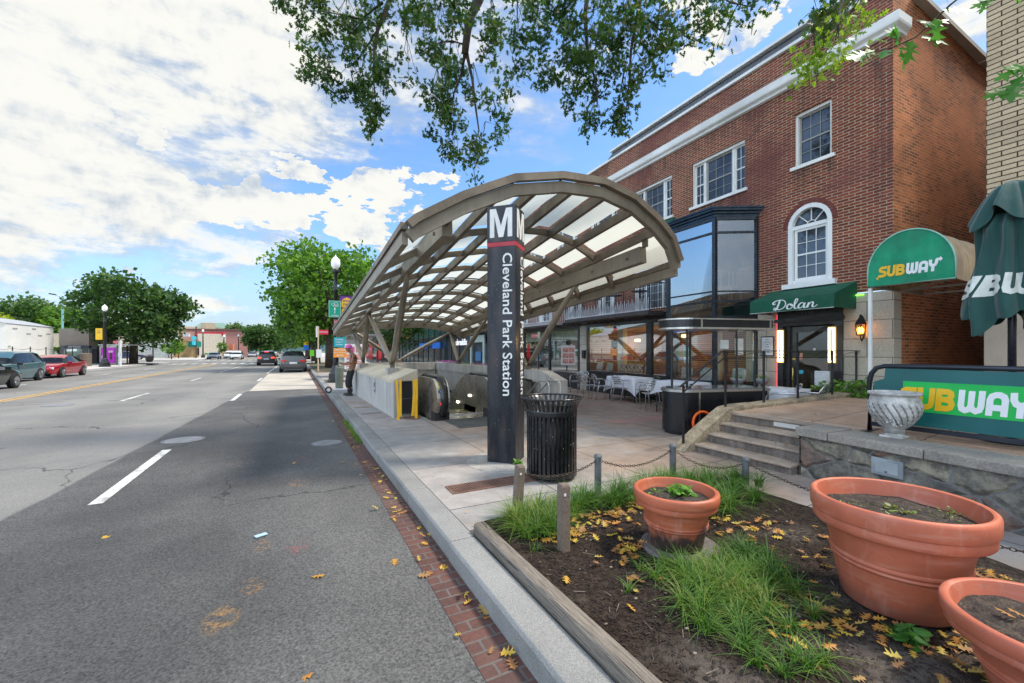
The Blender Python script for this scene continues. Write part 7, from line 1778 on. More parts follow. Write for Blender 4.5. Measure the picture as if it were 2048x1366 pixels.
green = M('sign_green', (.0, .28, .17), .45, var=.04); redm = M('sign_red', (.55, .02, .05), .45, var=.05); tealm = M('sign_teal', (.01, .33, .40), .45, var=.05); orm = M('sign_orange', (.75, .28, .02), .45, var=.05); wsign = M('sign_white', (.66, .66, .68), .5, var=.04); yelm = M('banner_yellow', (.80, .48, .01), .6, var=.06); purp = M('banner_purple', (.12, .03, .22), .6, var=.1); blk = M('ink')
YY = LY-.16
p_ = img(668, 617, 20.3); s_ = sign('route_sign', 'green sign with a white emblem and an upward arrow on the lamp post', 'sign', LX-.05, YY, 3.60, .56, .82, green, border=wsign, text=(('TOURMOBILE'[:0]+'TOWN', -.33, .10, wsign),))
MB().tube([(0, -.012, -.22), (0, -.012, .0)], .018, 6).add([(-.06, -.012, -.02), (.06, -.012, -.02), (0, -.012, .08)], [(0, 1, 2)]).build('arrow', wsign, s_)
b = MB(); 
for cx, cz_, rr in ((-.08, .22, .07), (.06, .24, .08), (0, .15, .06), (.12, .16, .05)): b.tube([(cx+rr*math.cos(2*PI*k/14), -.012, cz_+rr*math.sin(2*PI*k/14)) for k in range(14)], .008, 5, closed=True)
b.build('emblem', wsign, s_)
sign('parking_sign', 'red and white parking restriction sign below the green sign', 'sign', LX+.10, YY, 2.76, .34, .62, wsign, text=(('NO', .20, .13, redm), ('PARKING', .08, .08, redm), ('BUS ZONE', -.2, .06, redm)))
MB_r = sign('stopping_sign', 'small red upper panel of the parking sign', 'sign', LX+.10, YY-.02, 2.93, .32, .26, redm, text=(('NO STOPPING', .03, .05, wsign),))
sign('notice_sign', 'teal notice sign on the lamp post beside the man', 'sign', LX+.16, YY, 1.98, .50, .48, tealm, text=(('SHARED', .12, .10, wsign), ('MOBILITY', .0, .08, wsign), ('PARKING', -.12, .08, wsign)))
sign('notice_sign', 'orange and white notice sign under the teal one on the lamp post', 'sign', LX+.19, YY, 1.46, .60, .46, orm, text=(('DETOUR', .13, .13, wsign), ('BUS STOP MOVED', 0, .07, wsign), ('RUTA', -.14, .12, wsign)))
bn = sign('street_banner', 'yellow and purple banner reading SHOP DINE EXPLORE on the right lamp post', 'banner', LX+.52, LY, 3.70, .66, 1.20, purp, group='street banners')
q = MB(); pts = [(-.28, -.56), (.28, -.56), (.24, -.1), (.27, .2), (.2, .42), (0, .52), (-.2, .42), (-.27, .2), (-.24, -.1)]; q.prism(pts, lambda a, c_, d: (a, d, c_), -.014, -.009); q.build('yellow_field', yelm, bn)
for txt, z in (('SHOP', .34), ('DINE', .16), ('EXPLORE', -.02)): q = text_mb(txt, .15 if txt != 'EXPLORE' else .12, .002, .02); q.v = [Vector((v.x, -.017-v.z, v.y+z)) for v in q.v]; q.build('lettering', purp, bn)
MB().box(-.42, .30, -.02, .02, .60, .63).build('bracket', black_metal, bn)
# bus stop flag
bp = gnd(633, 746); t = thing('bus_stop', 'bus stop post with a red flag and white timetable on the right pavement', 'bus stop', (1.52, 34.0, 0))
MB().cyl((0, 0, 0), .05, 3.35, 8).build('post', M('cream_post', (.5, .42, .28), .6), t); MB().box(-.16, -.02, -.02, .02, 2.55, 3.35).build('flag_edge', wsign, t); MB().box(.02, .68, -.02, .02, 2.75, 3.10).build('flag', redm, t)
q = text_mb('METROBUS', .11, .002, .02); q.v = [Vector((v.x+.35, -.023-v.z, v.y+2.93)) for v in q.v]; q.build('lettering', wsign, t); MB().box(-.14, .22, -.07, -.05, 1.05, 1.65).build('timetable', wsign, t)
# bus shelter behind the man
t = thing('bus_shelter', 'glass bus shelter with a bright advertisement behind the man with the pink head covering', 'bus shelter', (3.15, 27.0, 0))
MB().box(-1.0, 1.6, -.9, .9, 2.45, 2.55).build('roof', M('shelter_grey', (.22, .24, .25), .4, .4), t)
for x in (-.95, 1.55):
    for y in (-.85, .85): MB().box(x-.04, x+.04, y-.04, y+.04, 0, 2.45).build('post', dark_metal, t)
MB().box(-.6, .6, -.93, -.87, .5, 1.95).build('advertisement_frame', wsign, t)
b = MB()
for k in range(3):
    for j in range(2): b.box(-.5+j*.52, -.04+j*.52, -.94, -.931, .62+k*.42, .94+k*.42)
b.build('advertisement', M('ad_mixed', (.50, .22, .20), .5, var=.5, vs=4), t)
MB().add([(-.9, .85, .3), (1.5, .85, .3), (1.5, .85, 2.4), (-.9, .85, 2.4)], [(0, 1, 2, 3)]).build('glass', M_glass('shelter_glass', (.7, .8, .8), .15), t)
# tree pit patch by the lamp and soil strip
struct(MB().box(1.36, 2.3, 22.5, 24.5, .002, .02).box(1.36, 3.6, 33, 60, .002, .03).build('tree_strip', M('tree_soil', (.10, .085, .05), .95, var=.4, vs=2, fine=.3, fs=30)))
# yellow/blue sign and green sign far along the right
for k, (u, v0, v1, w_px, dep, m_, lb) in enumerate(((612, 676, 692, 9, 60, yelm, 'small yellow sign far along the right pavement'), (612, 690, 700, 9, 58, M('sign_blue2', (.01, .14, .55), .5), 'small round-cornered blue sign far along the right pavement'), (624, 700, 712, 8, 46, M('sign_lime', (.15, .55, .03), .5), 'lime green sign panel on the right pavement'))):
    a = img(u, v0, dep); c_ = img(u, v1, dep); ww = w_px/840*dep
    t = thing('street_sign', lb, 'sign', (a.x, a.y, 0), 0, 'small signs far along the right pavement')
    MB().box(-ww/2, ww/2, -.02, .02, c_.z, a.z).build('panel', m_, t); MB().cyl((0, .04, 0), .04, a.z, 8).build('post', dark_metal, t)
# person leaning back on the wall, looking down at a phone, beside a scooter
def skin_body(pts, edges, radii, m_, parent, name, sub=2, root=0):
    me = bpy.data.meshes.new(name); me.from_pydata(pts, edges, []); o_ = bpy.data.objects.new(name, me); C.objects.link(o_)
    o_.parent = parent; me.materials.append(m_)
    sk = o_.modifiers.new('skin', 'SKIN'); sk.use_smooth_shade = True
    for i, r in enumerate(radii): v = me.skin_vertices[0].data[i]; v.radius = r if isinstance(r, tuple) else (r, r); v.use_root = (i == root)
    s2 = o_.modifiers.new('sub', 'SUBSURF'); s2.levels = sub; s2.render_levels = sub
    return o_
pe = thing('person', 'bare-backed man with pink head covering and black trousers leaning back on the concrete wall', 'person', (1.70, 15.6, 0), 0)
skinm = M('skin_brown', (.24, .115, .065), .5, var=.1); 
# faces -x ; leaning back towards +x
PT = [(.04, 0, .90), (.10, 0, 1.08), (.13, 0, 1.28), (.10, 0, 1.42), (.045, 0, 1.49), (-.02, 0, 1.57), (-.03, 0, 1.64),
      (.11, .17, 1.38), (.10, -.17, 1.38), (.04, .25, 1.16), (.04, -.25, 1.16), (-.18, .17, 1.10), (-.20, -.12, 1.08), (-.25, .12, 1.12), (-.27, -.07, 1.10),
      (.03, .09, .84), (.03, -.09, .84), (-.06, .11, .48), (-.04, -.10, .48), (-.02, .12, .10), (.02, -.10, .10), (-.05, .12, .05), (-.02, -.10, .05)]
ED = [(0, 1), (1, 2), (2, 3), (3, 4), (4, 5), (5, 6), (3, 7), (3, 8), (7, 9), (8, 10), (9, 11), (10, 12), (11, 13), (12, 14), (0, 15), (0, 16), (15, 17), (16, 18), (17, 19), (18, 20), (19, 21), (20, 22)]
RD = [(.10, .13), (.085, .12), (.11, .15), (.08, .10), .05, .075, .07, .055, .055, .042, .042, .035, .035, .028, .028, .085, .085, .062, .062, .042, .042, .035, .035]
skin_body(PT, ED, RD, skinm, pe, 'body')
# trousers as a slightly larger shell over hips and legs, loose to the calf
TP = [(.045, 0, .95), (.04, 0, .88), (.02, .10, .80), (.02, -.10, .80), (-.06, .115, .48), (-.04, -.105, .48), (-.03, .12, .26), (.0, -.105, .26)]
skin_body(TP, [(0, 1), (1, 2), (1, 3), (2, 4), (3, 5), (4, 6), (5, 7)], [(.12, .16), (.13, .165), .115, .115, .10, .10, .095, .095], M('black_cloth', (.012, .012, .014), .85), pe, 'trousers')
skin_body([(-.03, .12, .30), (-.02, .12, .06)], [(0, 1)], [.055, .05], M('black_cloth'), pe, 'sock'); skin_body([(0, -.105, .30), (.01, -.10, .06)], [(0, 1)], [.055, .05], M('black_cloth'), pe, 'sock')
for y, x in ((.12, -.08), (-.10, -.04)): MB().lathe([(.0001, -.035), (.06, -.03), (.062, .0), (.05, .03), (.0001, .05)], 14, (x, y, .045), 2.1, .9).build('shoe', M('shoe_black', (.02, .02, .02), .6), pe, smooth=True)
MB().lathe([(.0001, -.11), (.06, -.10), (.085, -.05), (.095, .0), (.085, .06), (.05, .10), (.0001, .115)], 18, (-.045, 0, 1.645), 1.05, .85).build('head', skinm, pe, smooth=True)
MB().lathe([(.0001, -.02), (.018, .0), (.0001, .03)], 8, (-.148, 0, 1.64)).lathe([(.0001, -.008), (.008, 0), (.0001, .008)], 6, (-.135, .03, 1.655)).lathe([(.0001, -.008), (.008, 0), (.0001, .008)], 6, (-.135, -.03, 1.655)).build('face_features', M('skin_dark', (.12, .05, .03), .5), pe, smooth=True)
b = MB(); b.lathe([(.102, .0), (.108, .03), (.10, .08), (.065, .125), (.0001, .14)], 18, (-.035, 0, 1.65), 1.08, .92); b.lathe([(.0001, -.16), (.05, -.12), (.065, -.04), (.06, .03), (.0001, .06)], 12, (.055, 0, 1.63), 1, 1.1)
b.build('head_covering', M('pink_cloth', (.75, .14, .48), .8, var=.1), pe, smooth=True)
hd = MB()
for (hx, hy, hz_) in ((-.27, .10, 1.125), (-.29, -.05, 1.105)):
    for f_ in range(4): hd.tube([(hx, hy-.024+f_*.016, hz_), (hx-.035, hy-.026+f_*.016, hz_+.008), (hx-.055, hy-.026+f_*.015, hz_+.03)], [.010, .009, .007], 6)
    hd.tube([(hx+.02, hy+.03, hz_), (hx-.01, hy+.045, hz_+.025), (hx-.03, hy+.04, hz_+.04)], [.011, .010, .008], 6)
hd.build('fingers', skinm, pe, smooth=True)
ph = MB().obox((1.70-.32, 15.62, 1.15), (.012, .075, .15), 0, 0, R(-50)).build('mobile_phone', black_wood); tag(ph, 'dark mobile phone held by the man with the pink head covering', 'phone')
sl_ = skin_body([(.11, .17, 1.38), (.06, .23, 1.26), (.02, .26, 1.16)], [(0, 1), (1, 2)], [.06, .055, .05], M('grey_cloth', (.3, .32, .36), .8), pe, 'sleeve', 1)
# scooter
stt = thing('electric_scooter', 'white and green electric scooter parked beside the man', 'scooter', (1.60, 16.7, 0), R(155))
for x in (.55, -.42): w_ = MB().tube([(x+.10*math.cos(2*PI*k/20), 0, .115+.10*math.sin(2*PI*k/20)) for k in range(20)], .028, 8, closed=True); w_.build('wheel', rubber, stt, smooth=True); MB().lathe([(.0001, -.02), (.06, -.02), (.06, .02), (.0001, .02)], 14).build('x', rim, stt) if False else None
MB().obox((.02, 0, .14), (.70, .15, .035)).build('deck', wsign, stt, bevel=.01)
MB().tube([(-.34, 0, .15), (-.42, 0, .30), (-.54, 0, 1.08)], .03, 8).build('stem', wsign, stt, smooth=True); MB().tube([(-.44, 0, .42), (-.50, 0, .85)], .042, 8).build('stem_cover', M('lime_green', (.15, .60, .04), .4), stt, smooth=True)
MB().tube([(-.54, -.25, 1.08), (-.54, .25, 1.08)], .018, 8).build('handlebar', black_metal, stt); MB().obox((-.40, 0, .34), (.10, .14, .26), 0, 0, R(-8)).build('battery', M('scooter_grey', (.4, .42, .44), .4), stt, bevel=.01)
tb_ = thing('waste_bin', 'grey green sidewalk bin just behind the scooter handlebar', 'bin', (1.62, 18.6, 0)); MB().lathe([(.13, 0), (.15, .05), (.17, .85), (.15, .9), (.13, .9), (.12, .8), (.0001, .8)], 16).build('tub', M('bin_greygreen', (.12, .14, .11), .6), tb_)
MB().box(.252, .256, -.05, .05, .2, .95).build('stripe', M('lime_green'), tb_) if False else None
# ================================================================== FAR SIDE (left)
wl = thing('white_building', 'low white box-like building with a curved grey roof behind a fence', 'building', (-22.5, 53, 0), R(90))
wm = M('white_siding', (.66, .66, .62), .7, var=.05, vs=.5, fine=.04, fs=6)
MB().box(0, 8.2, 0, 9, 1.05, 3.95).build('wall', wm, wl)
b = MB(); b.grid(1, 8, lambda a, q: (-.1+a*8.4, -.05+9.1*q, 3.96+.85*math.sin(PI*q))); b.build('roof', M('light_metal_roof', (.42, .44, .46), .5, .3), wl, solid=.05); MB().add([(0, 0, 3.95), (0, 9, 3.95)]+[(0, 9-9*i/8, 3.95+.82*math.sin(PI*i/8)) for i in range(1, 8)], [tuple(range(9))]).build('gable', wm, wl)
b = MB(); 
for x, z in ((1.0, 3.5), (3.2, 3.1), (5.2, 3.0), (4.1, 3.6), (6.8, 3.2)): b.box(x, x+.7, -.03, -.001, z, z+.12)
b.box(.3, .7, -.04, -.001, 1.9, 2.0).build('vents', M('vent_grey', (.3, .3, .3), .6), wl); MB().box(0, 8.2, .1, 9, 0, 1.04).build('base', M('grey_base', (.25, .24, .23), .8), wl)
t = thing('chain_fence', 'sagging wire fence on thin posts in front of the white building', 'fence', (-20.5, 44, 0), R(90))
for k in range(7): MB().cyl((k*2.6, 0, 0), .04, 1.9, 6).build('post', dark_metal, t)
b = MB()
for k in range(6):
    for z in (1.75, 1.2): b.tube([(k*2.6, 0, z), (k*2.6+1.3, 0, z-.12), (k*2.6+2.6, 0, z)], .018, 4)
b.build('wire', dark_metal, t)
def face_cam(u, dep): return img(u, 701, dep)
def fbox(u0, u1, v0, v1, dep, thick, m_, parent, name):
    # box whose front is square to the viewing direction at depth dep (real place: far side pavement)
    a = img(u0, v1, dep); c_ = img(u1, v0, dep); bk = Vector((-thick, 0, 0)) if (thick > 2.7 or thick == 1.2) and u1 < 560 else Vector((SN, CS, 0))*thick
    q = [a, Vector((c_.x, c_.y, a.z)), c_, Vector((a.x, a.y, c_.z))]; q += [p+bk for p in q]
    return fixn(MB().add(q, [(0, 1, 2, 3), (7, 6, 5, 4), (0, 4, 5, 1), (1, 5, 6, 2), (2, 6, 7, 3), (3, 7, 4, 0)]).build(name, m_, parent, world=True))
base_p = img(160, 701, 47); el = thing('station_elevator', 'brown panelled station elevator housing over a glass front with a dark sign band', 'elevator', (base_p.x, base_p.y, 0))
brown = M('brown_panel', (.27, .215, .165), .6, var=.06, vs=.6); dkb = M('dark_panel', (.045, .04, .038), .5)
fbox(118, 178, 657, 691, 47, 2.6, brown, el, 'upper_panel'); 
fbox(178.3, 195, 657, 691, 48.5, 2.2, dkb, el, 'side_panel'); fbox(119, 194, 691, 728, 50.2, .6, M('elevator_back', (.06, .06, .055), .6), el, 'back_wall')
fbox(128, 178, 691, 697, 46.6, .3, M('sign_dark', (.03, .03, .05), .5), el, 'sign_band')
ctr = img(150, 693.9, 46.58)
for k, (txt, v) in enumerate((('Cleveland Park Station', 692.8), ('Elevator to Mezzanine', 695.6))):
    o_p = img(149, v, 46.58); q = text_mb(txt, .155, .004, .01, 0, 'CENTER'); place(q, o_p, (CS, -SN, 0), (0, 0, 1)); q.build('lettering', wht, el, world=True)
for u in (128, 163, 177): fbox(u, u+1.4, 690, 728, 46.9, .08, M('galv_tube'), el, 'frame_post')
fbox(129.5, 163, 698, 724, 47, .05, M_glass('elevator_glass', (.55, .65, .6), .3), el, 'glass'); fbox(184, 194, 698, 727, 47.4, .2, M('door_black', (.01, .01, .012), .5), el, 'doorway')
bp_ = img(172, 701, 42.5); t = thing('litter_bin', 'brown ribbed litter bin in front of the station elevator', 'litter bin', (bp_.x, bp_.y, 0))
MB().lathe([(.40, 0), (.42, .1), (.42, 1.15), (.44, 1.2), (.3, 1.3), (.0001, 1.32)], 18, mod=lambda a, z, r: 1+.03*(math.cos(20*a) > 0)).build('tub', M('bin_brown', (.13, .10, .075), .7), t)
bsp = img(215, 701, 46); t = thing('bus_shelter', 'bus shelter with a purple advertisement on the far pavement', 'bus shelter', (bsp.x, bsp.y, 0))
fbox(199, 232, 692.5, 729, 46, .25, M('shelter_frame', (.42, .42, .42), .4, .5), t, 'advertisement_frame'); fbox(201.5, 229, 695.5, 726, 45.9, .08, M('ad_purple', (.36, .02, .42), .4, var=.08, emit=.12), t, 'advertisement')
fbox(203, 208.5, 711, 725, 45.85, .03, M('ad_pink', (.7, .4, .6), .5), t, 'printed_figure'); fbox(216.5, 226, 701, 705, 45.85, .03, M('ad_pink'), t, 'printed_figure'); fbox(219, 223, 706, 719, 45.85, .03, dkb, t, 'printed_figure')
fbox(196, 256, 688.5, 691, 46.6, 2.2, M('shelter_roof', (.5, .52, .5), .4), t, 'roof'); fbox(253, 254.5, 691, 728, 48, .1, dark_metal, t, 'post')
fp_ = img(236, 701, 42); t = thing('bus_stop', 'white bus stop post with a red flag on the far pavement', 'bus stop', (fp_.x, fp_.y, 0))
fbox(237, 240.5, 681, 733, 42, .15, wsign, t, 'post'); fbox(226, 237, 681.5, 687, 42, .05, redm, t, 'flag'); fbox(236, 243, 705, 714, 41.8, .05, wsign, t, 'timetable')
q = text_mb('METROBUS', .10, .003, .02); place(q, img(231.5, 684.2, 41.9), (CS, -SN, 0), (0, 0, 1)); q.build('lettering', wsign, t, world=True)
lpp = img(209.5, 701, 40.5); street_lamp(lpp.x, lpp.y, 5.95, 'black street lamp with white globe and yellow banner on the far pavement', 1.5)
bnp = img(198, 668, 40.5); bn2 = sign('street_banner', 'yellow banner on the far pavement lamp', 'banner', bnp.x, bnp.y, bnp.z, .66, 1.1, yelm, -R(YAW), group='street banners', text=(('SHOP', .30, .13, purp), ('DINE', .12, .13, purp)))
fl2 = img(125, 701, 64); t = thing('floodlight_pole', 'tall pale teal pole with a floodlight above the station elevator', 'lamp post', (fl2.x, fl2.y, 0))
MB().cyl((0, 0, 0), .14, 9.6, 10).build('pole', M('teal_pole', (.18, .40, .40), .5), t); MB().tube([(0, 0, 9.5), (-.7, -.3, 10.0)], .05, 6).build('arm', MATS['teal_pole'], t); MB().obox((-.95, -.4, 10.05), (.8, .4, .14), .4, 0, .15).build('lamp_head', dark_metal, t)
# tan building behind the shelter, low fence
t = thing('tan_building', 'low tan building behind the far bus shelter', 'building', tuple(img(225, 701, 75))[:2]+(0,)); fbox(195, 262, 668, 694, 75, 6, M('tan_render', (.50, .42, .30), .8), t, 'wall'); fbox(195, 262, 694, 712, 76, 5, dkb, t, 'shopfront'); fbox(195, 262, 692, 694, 74.8, .3, dkb, t, 'canopy_band')
t = thing('roof_building', 'brick house roof with chimney behind the white building', 'building', tuple(img(30, 701, 78))[:2]+(0,)); fbox(10, 92, 640, 662, 78, 6, M('grey_roof_far', (.3, .3, .28), .8), t, 'wall'); fbox(5, 50, 629, 642, 76, 3, M('red_chimney', (.26, .10, .08), .8), t, 'parapet'); fbox(52, 75, 629, 640, 77, 3, M('roof_plant', (.5, .5, .52), .6), t, 'roof_plant')
# row of shops on the far side; each block is a real box along the far pavement
def lshop(name, label, u0, u1, dep, vt, wallm, depthb=10):
    p_ = img((u0+u1)/2, 701, dep); t = thing(name, label, 'building', (p_.x, p_.y, 0)); fbox(u0, u1, vt, 716, dep, depthb, wallm, t, 'wall'); return t
cr_ = M('cream_wall', (.55, .47, .34), .8, var=.1); wf = M('white_frame_far', (.65, .65, .66), .6); 
s1 = lshop('shop_building', 'single storey shop with white framed windows and grey fascia left of the brown roofed restaurant', 292, 346, 88, 682, M('grey_fascia_far', (.35, .38, .38), .7))
for k in range(5): fbox(296+k*10, 304+k*10, 688, 708, 87.8, .1, paneD, s1, 'window')
for k in range(6): fbox(294+k*10, 295.4+k*10, 686, 712, 87.6, .15, wf, s1, 'window_frame')
fbox(312, 342, 672, 682, 90, 5, cr_, s1, 'parapet')
s2 = lshop('restaurant_building', 'restaurant with a brown shingled roof, oval white sign and green awning', 352, 398, 96, 680, M('tan_wall_far', (.42, .28, .13), .8))
q = MB(); a = img(350, 681, 95.5); c_ = img(396, 681, 95.5); q.add([img(349, 683, 95), img(400, 684, 95), img(388, 665, 99), img(357, 665, 99)], [(0, 1, 2, 3)]); q.build('shingle_roof', M('brown_shingle', (.22, .12, .085), .85, var=.2, vs=1), s2, world=True, solid=.3)
fbox(366, 378, 667, 673, 94.8, .3, wsign, s2, 'oval_sign'); fbox(376, 392, 683, 694, 93.5, 1.6, M('awning_dark_green', (.0, .17, .12), .7), s2, 'green_awning')
for k in range(4): fbox(380+k*5, 383+k*5, 696, 710, 95.8, .1, paneD, s2, 'window')
vs_ = thing('vertical_sign', 'tall black and white shop sign at the corner of the restaurant', 'sign', tuple(img(350, 701, 90))[:2]+(0,)); fbox(347, 353.5, 667, 679, 90, .4, wsign, vs_, 'panel'); fbox(347, 349, 667, 679, 89.8, .1, dkb, vs_, 'edge'); fbox(349.5, 350.3, 679, 712, 90.2, .1, dark_metal, vs_, 'post')
s3 = lshop('shop_building', 'cream two storey shops with a broad red band along the parapet', 390, 452, 118, 668, M('cream_far', (.58, .52, .42), .8, var=.1)); fbox(392, 446, 664, 671, 117.5, 1, M('red_band_far', (.50, .02, .03), .6), s3, 'red_band')
for k in range(6): fbox(403+k*8, 407+k*8, 678, 686, 117.7, .1, paneD, s3, 'window'); fbox(402+k*8, 408+k*8, 694, 708, 117.7, .1, dkb, s3, 'shopfront')
s4 = lshop('brick_building', 'plain pink brick building with small windows beyond the red banded shops', 452, 495, 128, 661, M('pink_brick_far', (.42, .21, .18), .85, var=.08)); fbox(451, 496, 659, 661.3, 127.6, 10.5, M('brown_cap', (.16, .08, .07), .8), s4, 'cornice')
for u, v in ((464, 666), (464, 675), (488, 676), (478, 676)): fbox(u-1.3, u+1.3, v, v+4.5, 127.8, .1, dkb, s4, 'window')
s5 = thing('apartment_building', 'large tan building with a green hipped roof rising behind the shops', 'building', tuple(img(430, 701, 160))[:2]+(0,)); fbox(388, 458, 655, 690, 160, 16, M('tan_far', (.45, .35, .24), .8), s5, 'wall')
q = MB(); e = [img(384, 657, 158), img(462, 657, 158), img(462, 657, 178), img(384, 657, 178), img(401, 646, 164), img(448, 646, 164), img(448, 646, 172), img(401, 646, 172)]; rz_ = [Vector((v.x, v.y, e[0].z)) for v in e[:4]]+[Vector((v.x, v.y, e[4].z)) for v in e[4:]]
q.add(rz_, [(0, 1, 5, 4), (1, 2, 6, 5), (2, 3, 7, 6), (3, 0, 4, 7), (4, 5, 6, 7)]); q.build('green_roof', M('copper_green_roof', (.16, .26, .20), .7), s5, world=True); fbox(421, 431, 646, 658, 157.5, 3, M('tan_far'), s5, 'dormer')
# traffic signals, lamps, people, bikes on the far pavement
def sigpole(u, dep, h, label, vsig):
    p_ = img(u, 701, dep); t = thing('traffic_signal', label, 'traffic signal', (p_.x, p_.y, 0), 0, 'traffic signals on the far pavement'); MB().cyl((0, 0, 0), .10, h, 8).build('pole', dark_metal, t)
    z = img(u, vsig, dep).z; MB().box(-.22, .22, -.2, .2, z-.55, z+.55).build('signal_head', M('signal_maroon', (.12, .015, .03), .5), t); MB().lathe([(.0001, -.03), (.13, 0), (.0001, .03)], 10, (0, -.24, z+.3)).build('red_lamp', taillit, t); return t
sigpole(306, 70, 4.6, 'traffic signal beside the corner tree', 681); sigpole(392, 86, 6.5, 'traffic signal in front of the restaurant awning', 672)
for k, (u, dep, h, lb) in enumerate(((406, 92, 6.2, 'black lamp in front of the cream shops'), (448, 110, 5.6, 'black lamp in front of the red banded shops'), (477, 116, 6, 'globe street lamp in front of the pink building'), (497, 140, 6, 'globe street lamp beyond the pink building'), (506, 165, 6, 'farthest globe street lamp on the left'))): p_ = img(u, 701, dep); street_lamp(p_.x, p_.y, h, lb, 1.4)
t = thing('round_sign', 'pale blue round sign on a post by the restaurant', 'sign', tuple(img(388, 701, 84))[:2]+(0,)); b = MB().lathe([(.0001, -.03), (.42, -.03), (.42, .03), (.0001, .03)], 18); zc = img(388, 676, 84).z; m4 = Matrix.Translation((0, 0, zc)) @ Matrix.Rotation(PI/2, 4, 'X'); b.v = [m4 @ v for v in b.v]; b.build('disc', M('cyan_sign', (.05, .50, .62), .5), t); MB().box(-.3, .3, -.03, .03, zc-1.4, zc-.5).build('panel', M('cyan_sign'), t); MB().cyl((0, .08, 0), .05, zc, 6).build('post', dark_metal, t)
def far_person(u, dep, col, pant, label):
    p_ = gnd(u, 701+1.57*840/dep); t = thing('person', label, 'person', (p_.x, p_.y, 0), random.uniform(0, 6), 'people on the far pavement')
    PT = [(0, 0, .92), (0, 0, 1.15), (0, 0, 1.40), (0, 0, 1.50), (0, 0, 1.64), (0, .20, 1.38), (0, -.20, 1.38), (.05, .26, 1.10), (-.05, -.26, 1.10), (.15, .25, .88), (-.12, -.25, .86), (0, .10, .85), (0, -.10, .85), (.12, .10, .48), (-.12, -.10, .48), (.10, .10, .05), (-.20, -.10, .06)]
    skin_body(PT, [(0, 1), (1, 2), (2, 3), (3, 4), (2, 5), (2, 6), (5, 7), (6, 8), (7, 9), (8, 10), (0, 11), (0, 12), (11, 13), (12, 14), (13, 15), (14, 16)], [(.11, .14), (.10, .13), (.11, .16), .05, .10, .06, .06, .045, .045, .035, .035, .09, .09, .065, .065, .045, .045], skinm, t, 'body', 1)
    skin_body([(0, 0, .95), (0, 0, 1.15), (0, 0, 1.40), (0, .19, 1.38), (0, -.19, 1.38)], [(0, 1), (1, 2), (2, 3), (2, 4)], [(.13, .16), (.12, .15), (.13, .18), .075, .075], col, t, 'shirt', 1)
    skin_body([(0, 0, .93), (0, .10, .84), (0, -.10, .84), (.12, .10, .48), (-.12, -.10, .48)], [(0, 1), (0, 2), (1, 3), (2, 4)], [(.13, .16), .11, .11, .085, .085], pant, t, 'trousers', 1)
    return t
pinkc = M('pink_shirt', (.6, .3, .32), .8); bluc = M('blue_shirt', (.04, .08, .22), .8); pant = M('pale_trousers', (.4, .36, .32), .8)
far_person(337, 84, pinkc, pant, 'person in a pink top walking past the white-framed shop'); far_person(344, 86, bluc, pant, 'person in a dark blue shirt beside the one in pink'); far_person(349, 88, M('grey_cloth'), M('black_cloth'), 'person in grey just right of the one in blue'); far_person(376, 96, bluc, M('black_cloth'), 'person in dark clothes by the green awning')
def moto(u, dep, m_, label):
    p_ = gnd(u, 701+1.57*840/dep); t = thing('motorcycle', label, 'motorcycle', (p_.x, p_.y, 0), R(20), 'motorcycles on the far pavement')
    for x in (-.65, .65): MB().tube([(x+.27*math.cos(2*PI*k/16), 0, .31+.27*math.sin(2*PI*k/16)) for k in range(16)], .06, 6, closed=True).build('wheel', rubber, t)
    MB().tube([(-.65, 0, .31), (-.3, 0, .75), (.3, 0, .82), (.5, 0, .95)], [.08, .16, .18, .06], 8).build('body', m_, t, smooth=True); MB().tube([(.65, 0, .31), (.45, 0, 1.05)], .04, 6).build('fork', dark_metal, t); MB().tube([(.42, -.35, 1.1), (.42, .35, 1.1)], .025, 6).build('handlebar', dark_metal, t); MB().obox((-.25, 0, .92), (.6, .25, .1)).build('seat', rubber, t)
moto(414, 98, M('moto_green', (.02, .30, .10), .4), 'green motorcycle parked on the far pavement'); moto(433, 102, M('moto_maroon', (.12, .03, .04), .4), 'dark red motorcycle parked on the far pavement')
t = thing('planter_tub', 'black flower tub beside the corner tree trunk', 'planter', tuple(gnd(299, 724))[:2]+(0,)); MB().lathe([(.3, 0), (.45, .4), (.48, .8), (.4, .8), (.0001, .75)], 16).build('tub', black_wood, t); q = MB(); leafy(q, (0, 0, .8), .4, 40, .18, .3); q.build('foliage', M_leaf('petals'[:0]+'tub_leaves', [(.03, .08, .03), (.25, .03, .2)], .3), t)
struct(MB().lathe([(.0001, .12), (1.4, .05), (2.2, .004)], 24, (-16.9, 64, 0)).build('tree_mound', M('mound', (.16, .09, .06), .95)))
t = thing('construction_fence', 'low tan and orange barrier at the kerb beyond the motorcycles', 'barrier', tuple(img(450, 701, 108))[:2]+(0,)); fbox(444, 458, 703, 714, 108, .5, M('tan_board', (.45, .32, .16), .8), t, 'board'); fbox(458, 466, 688, 700, 112, .4, M('orange_sheet', (.75, .22, .10), .7), t, 'orange_sheet')
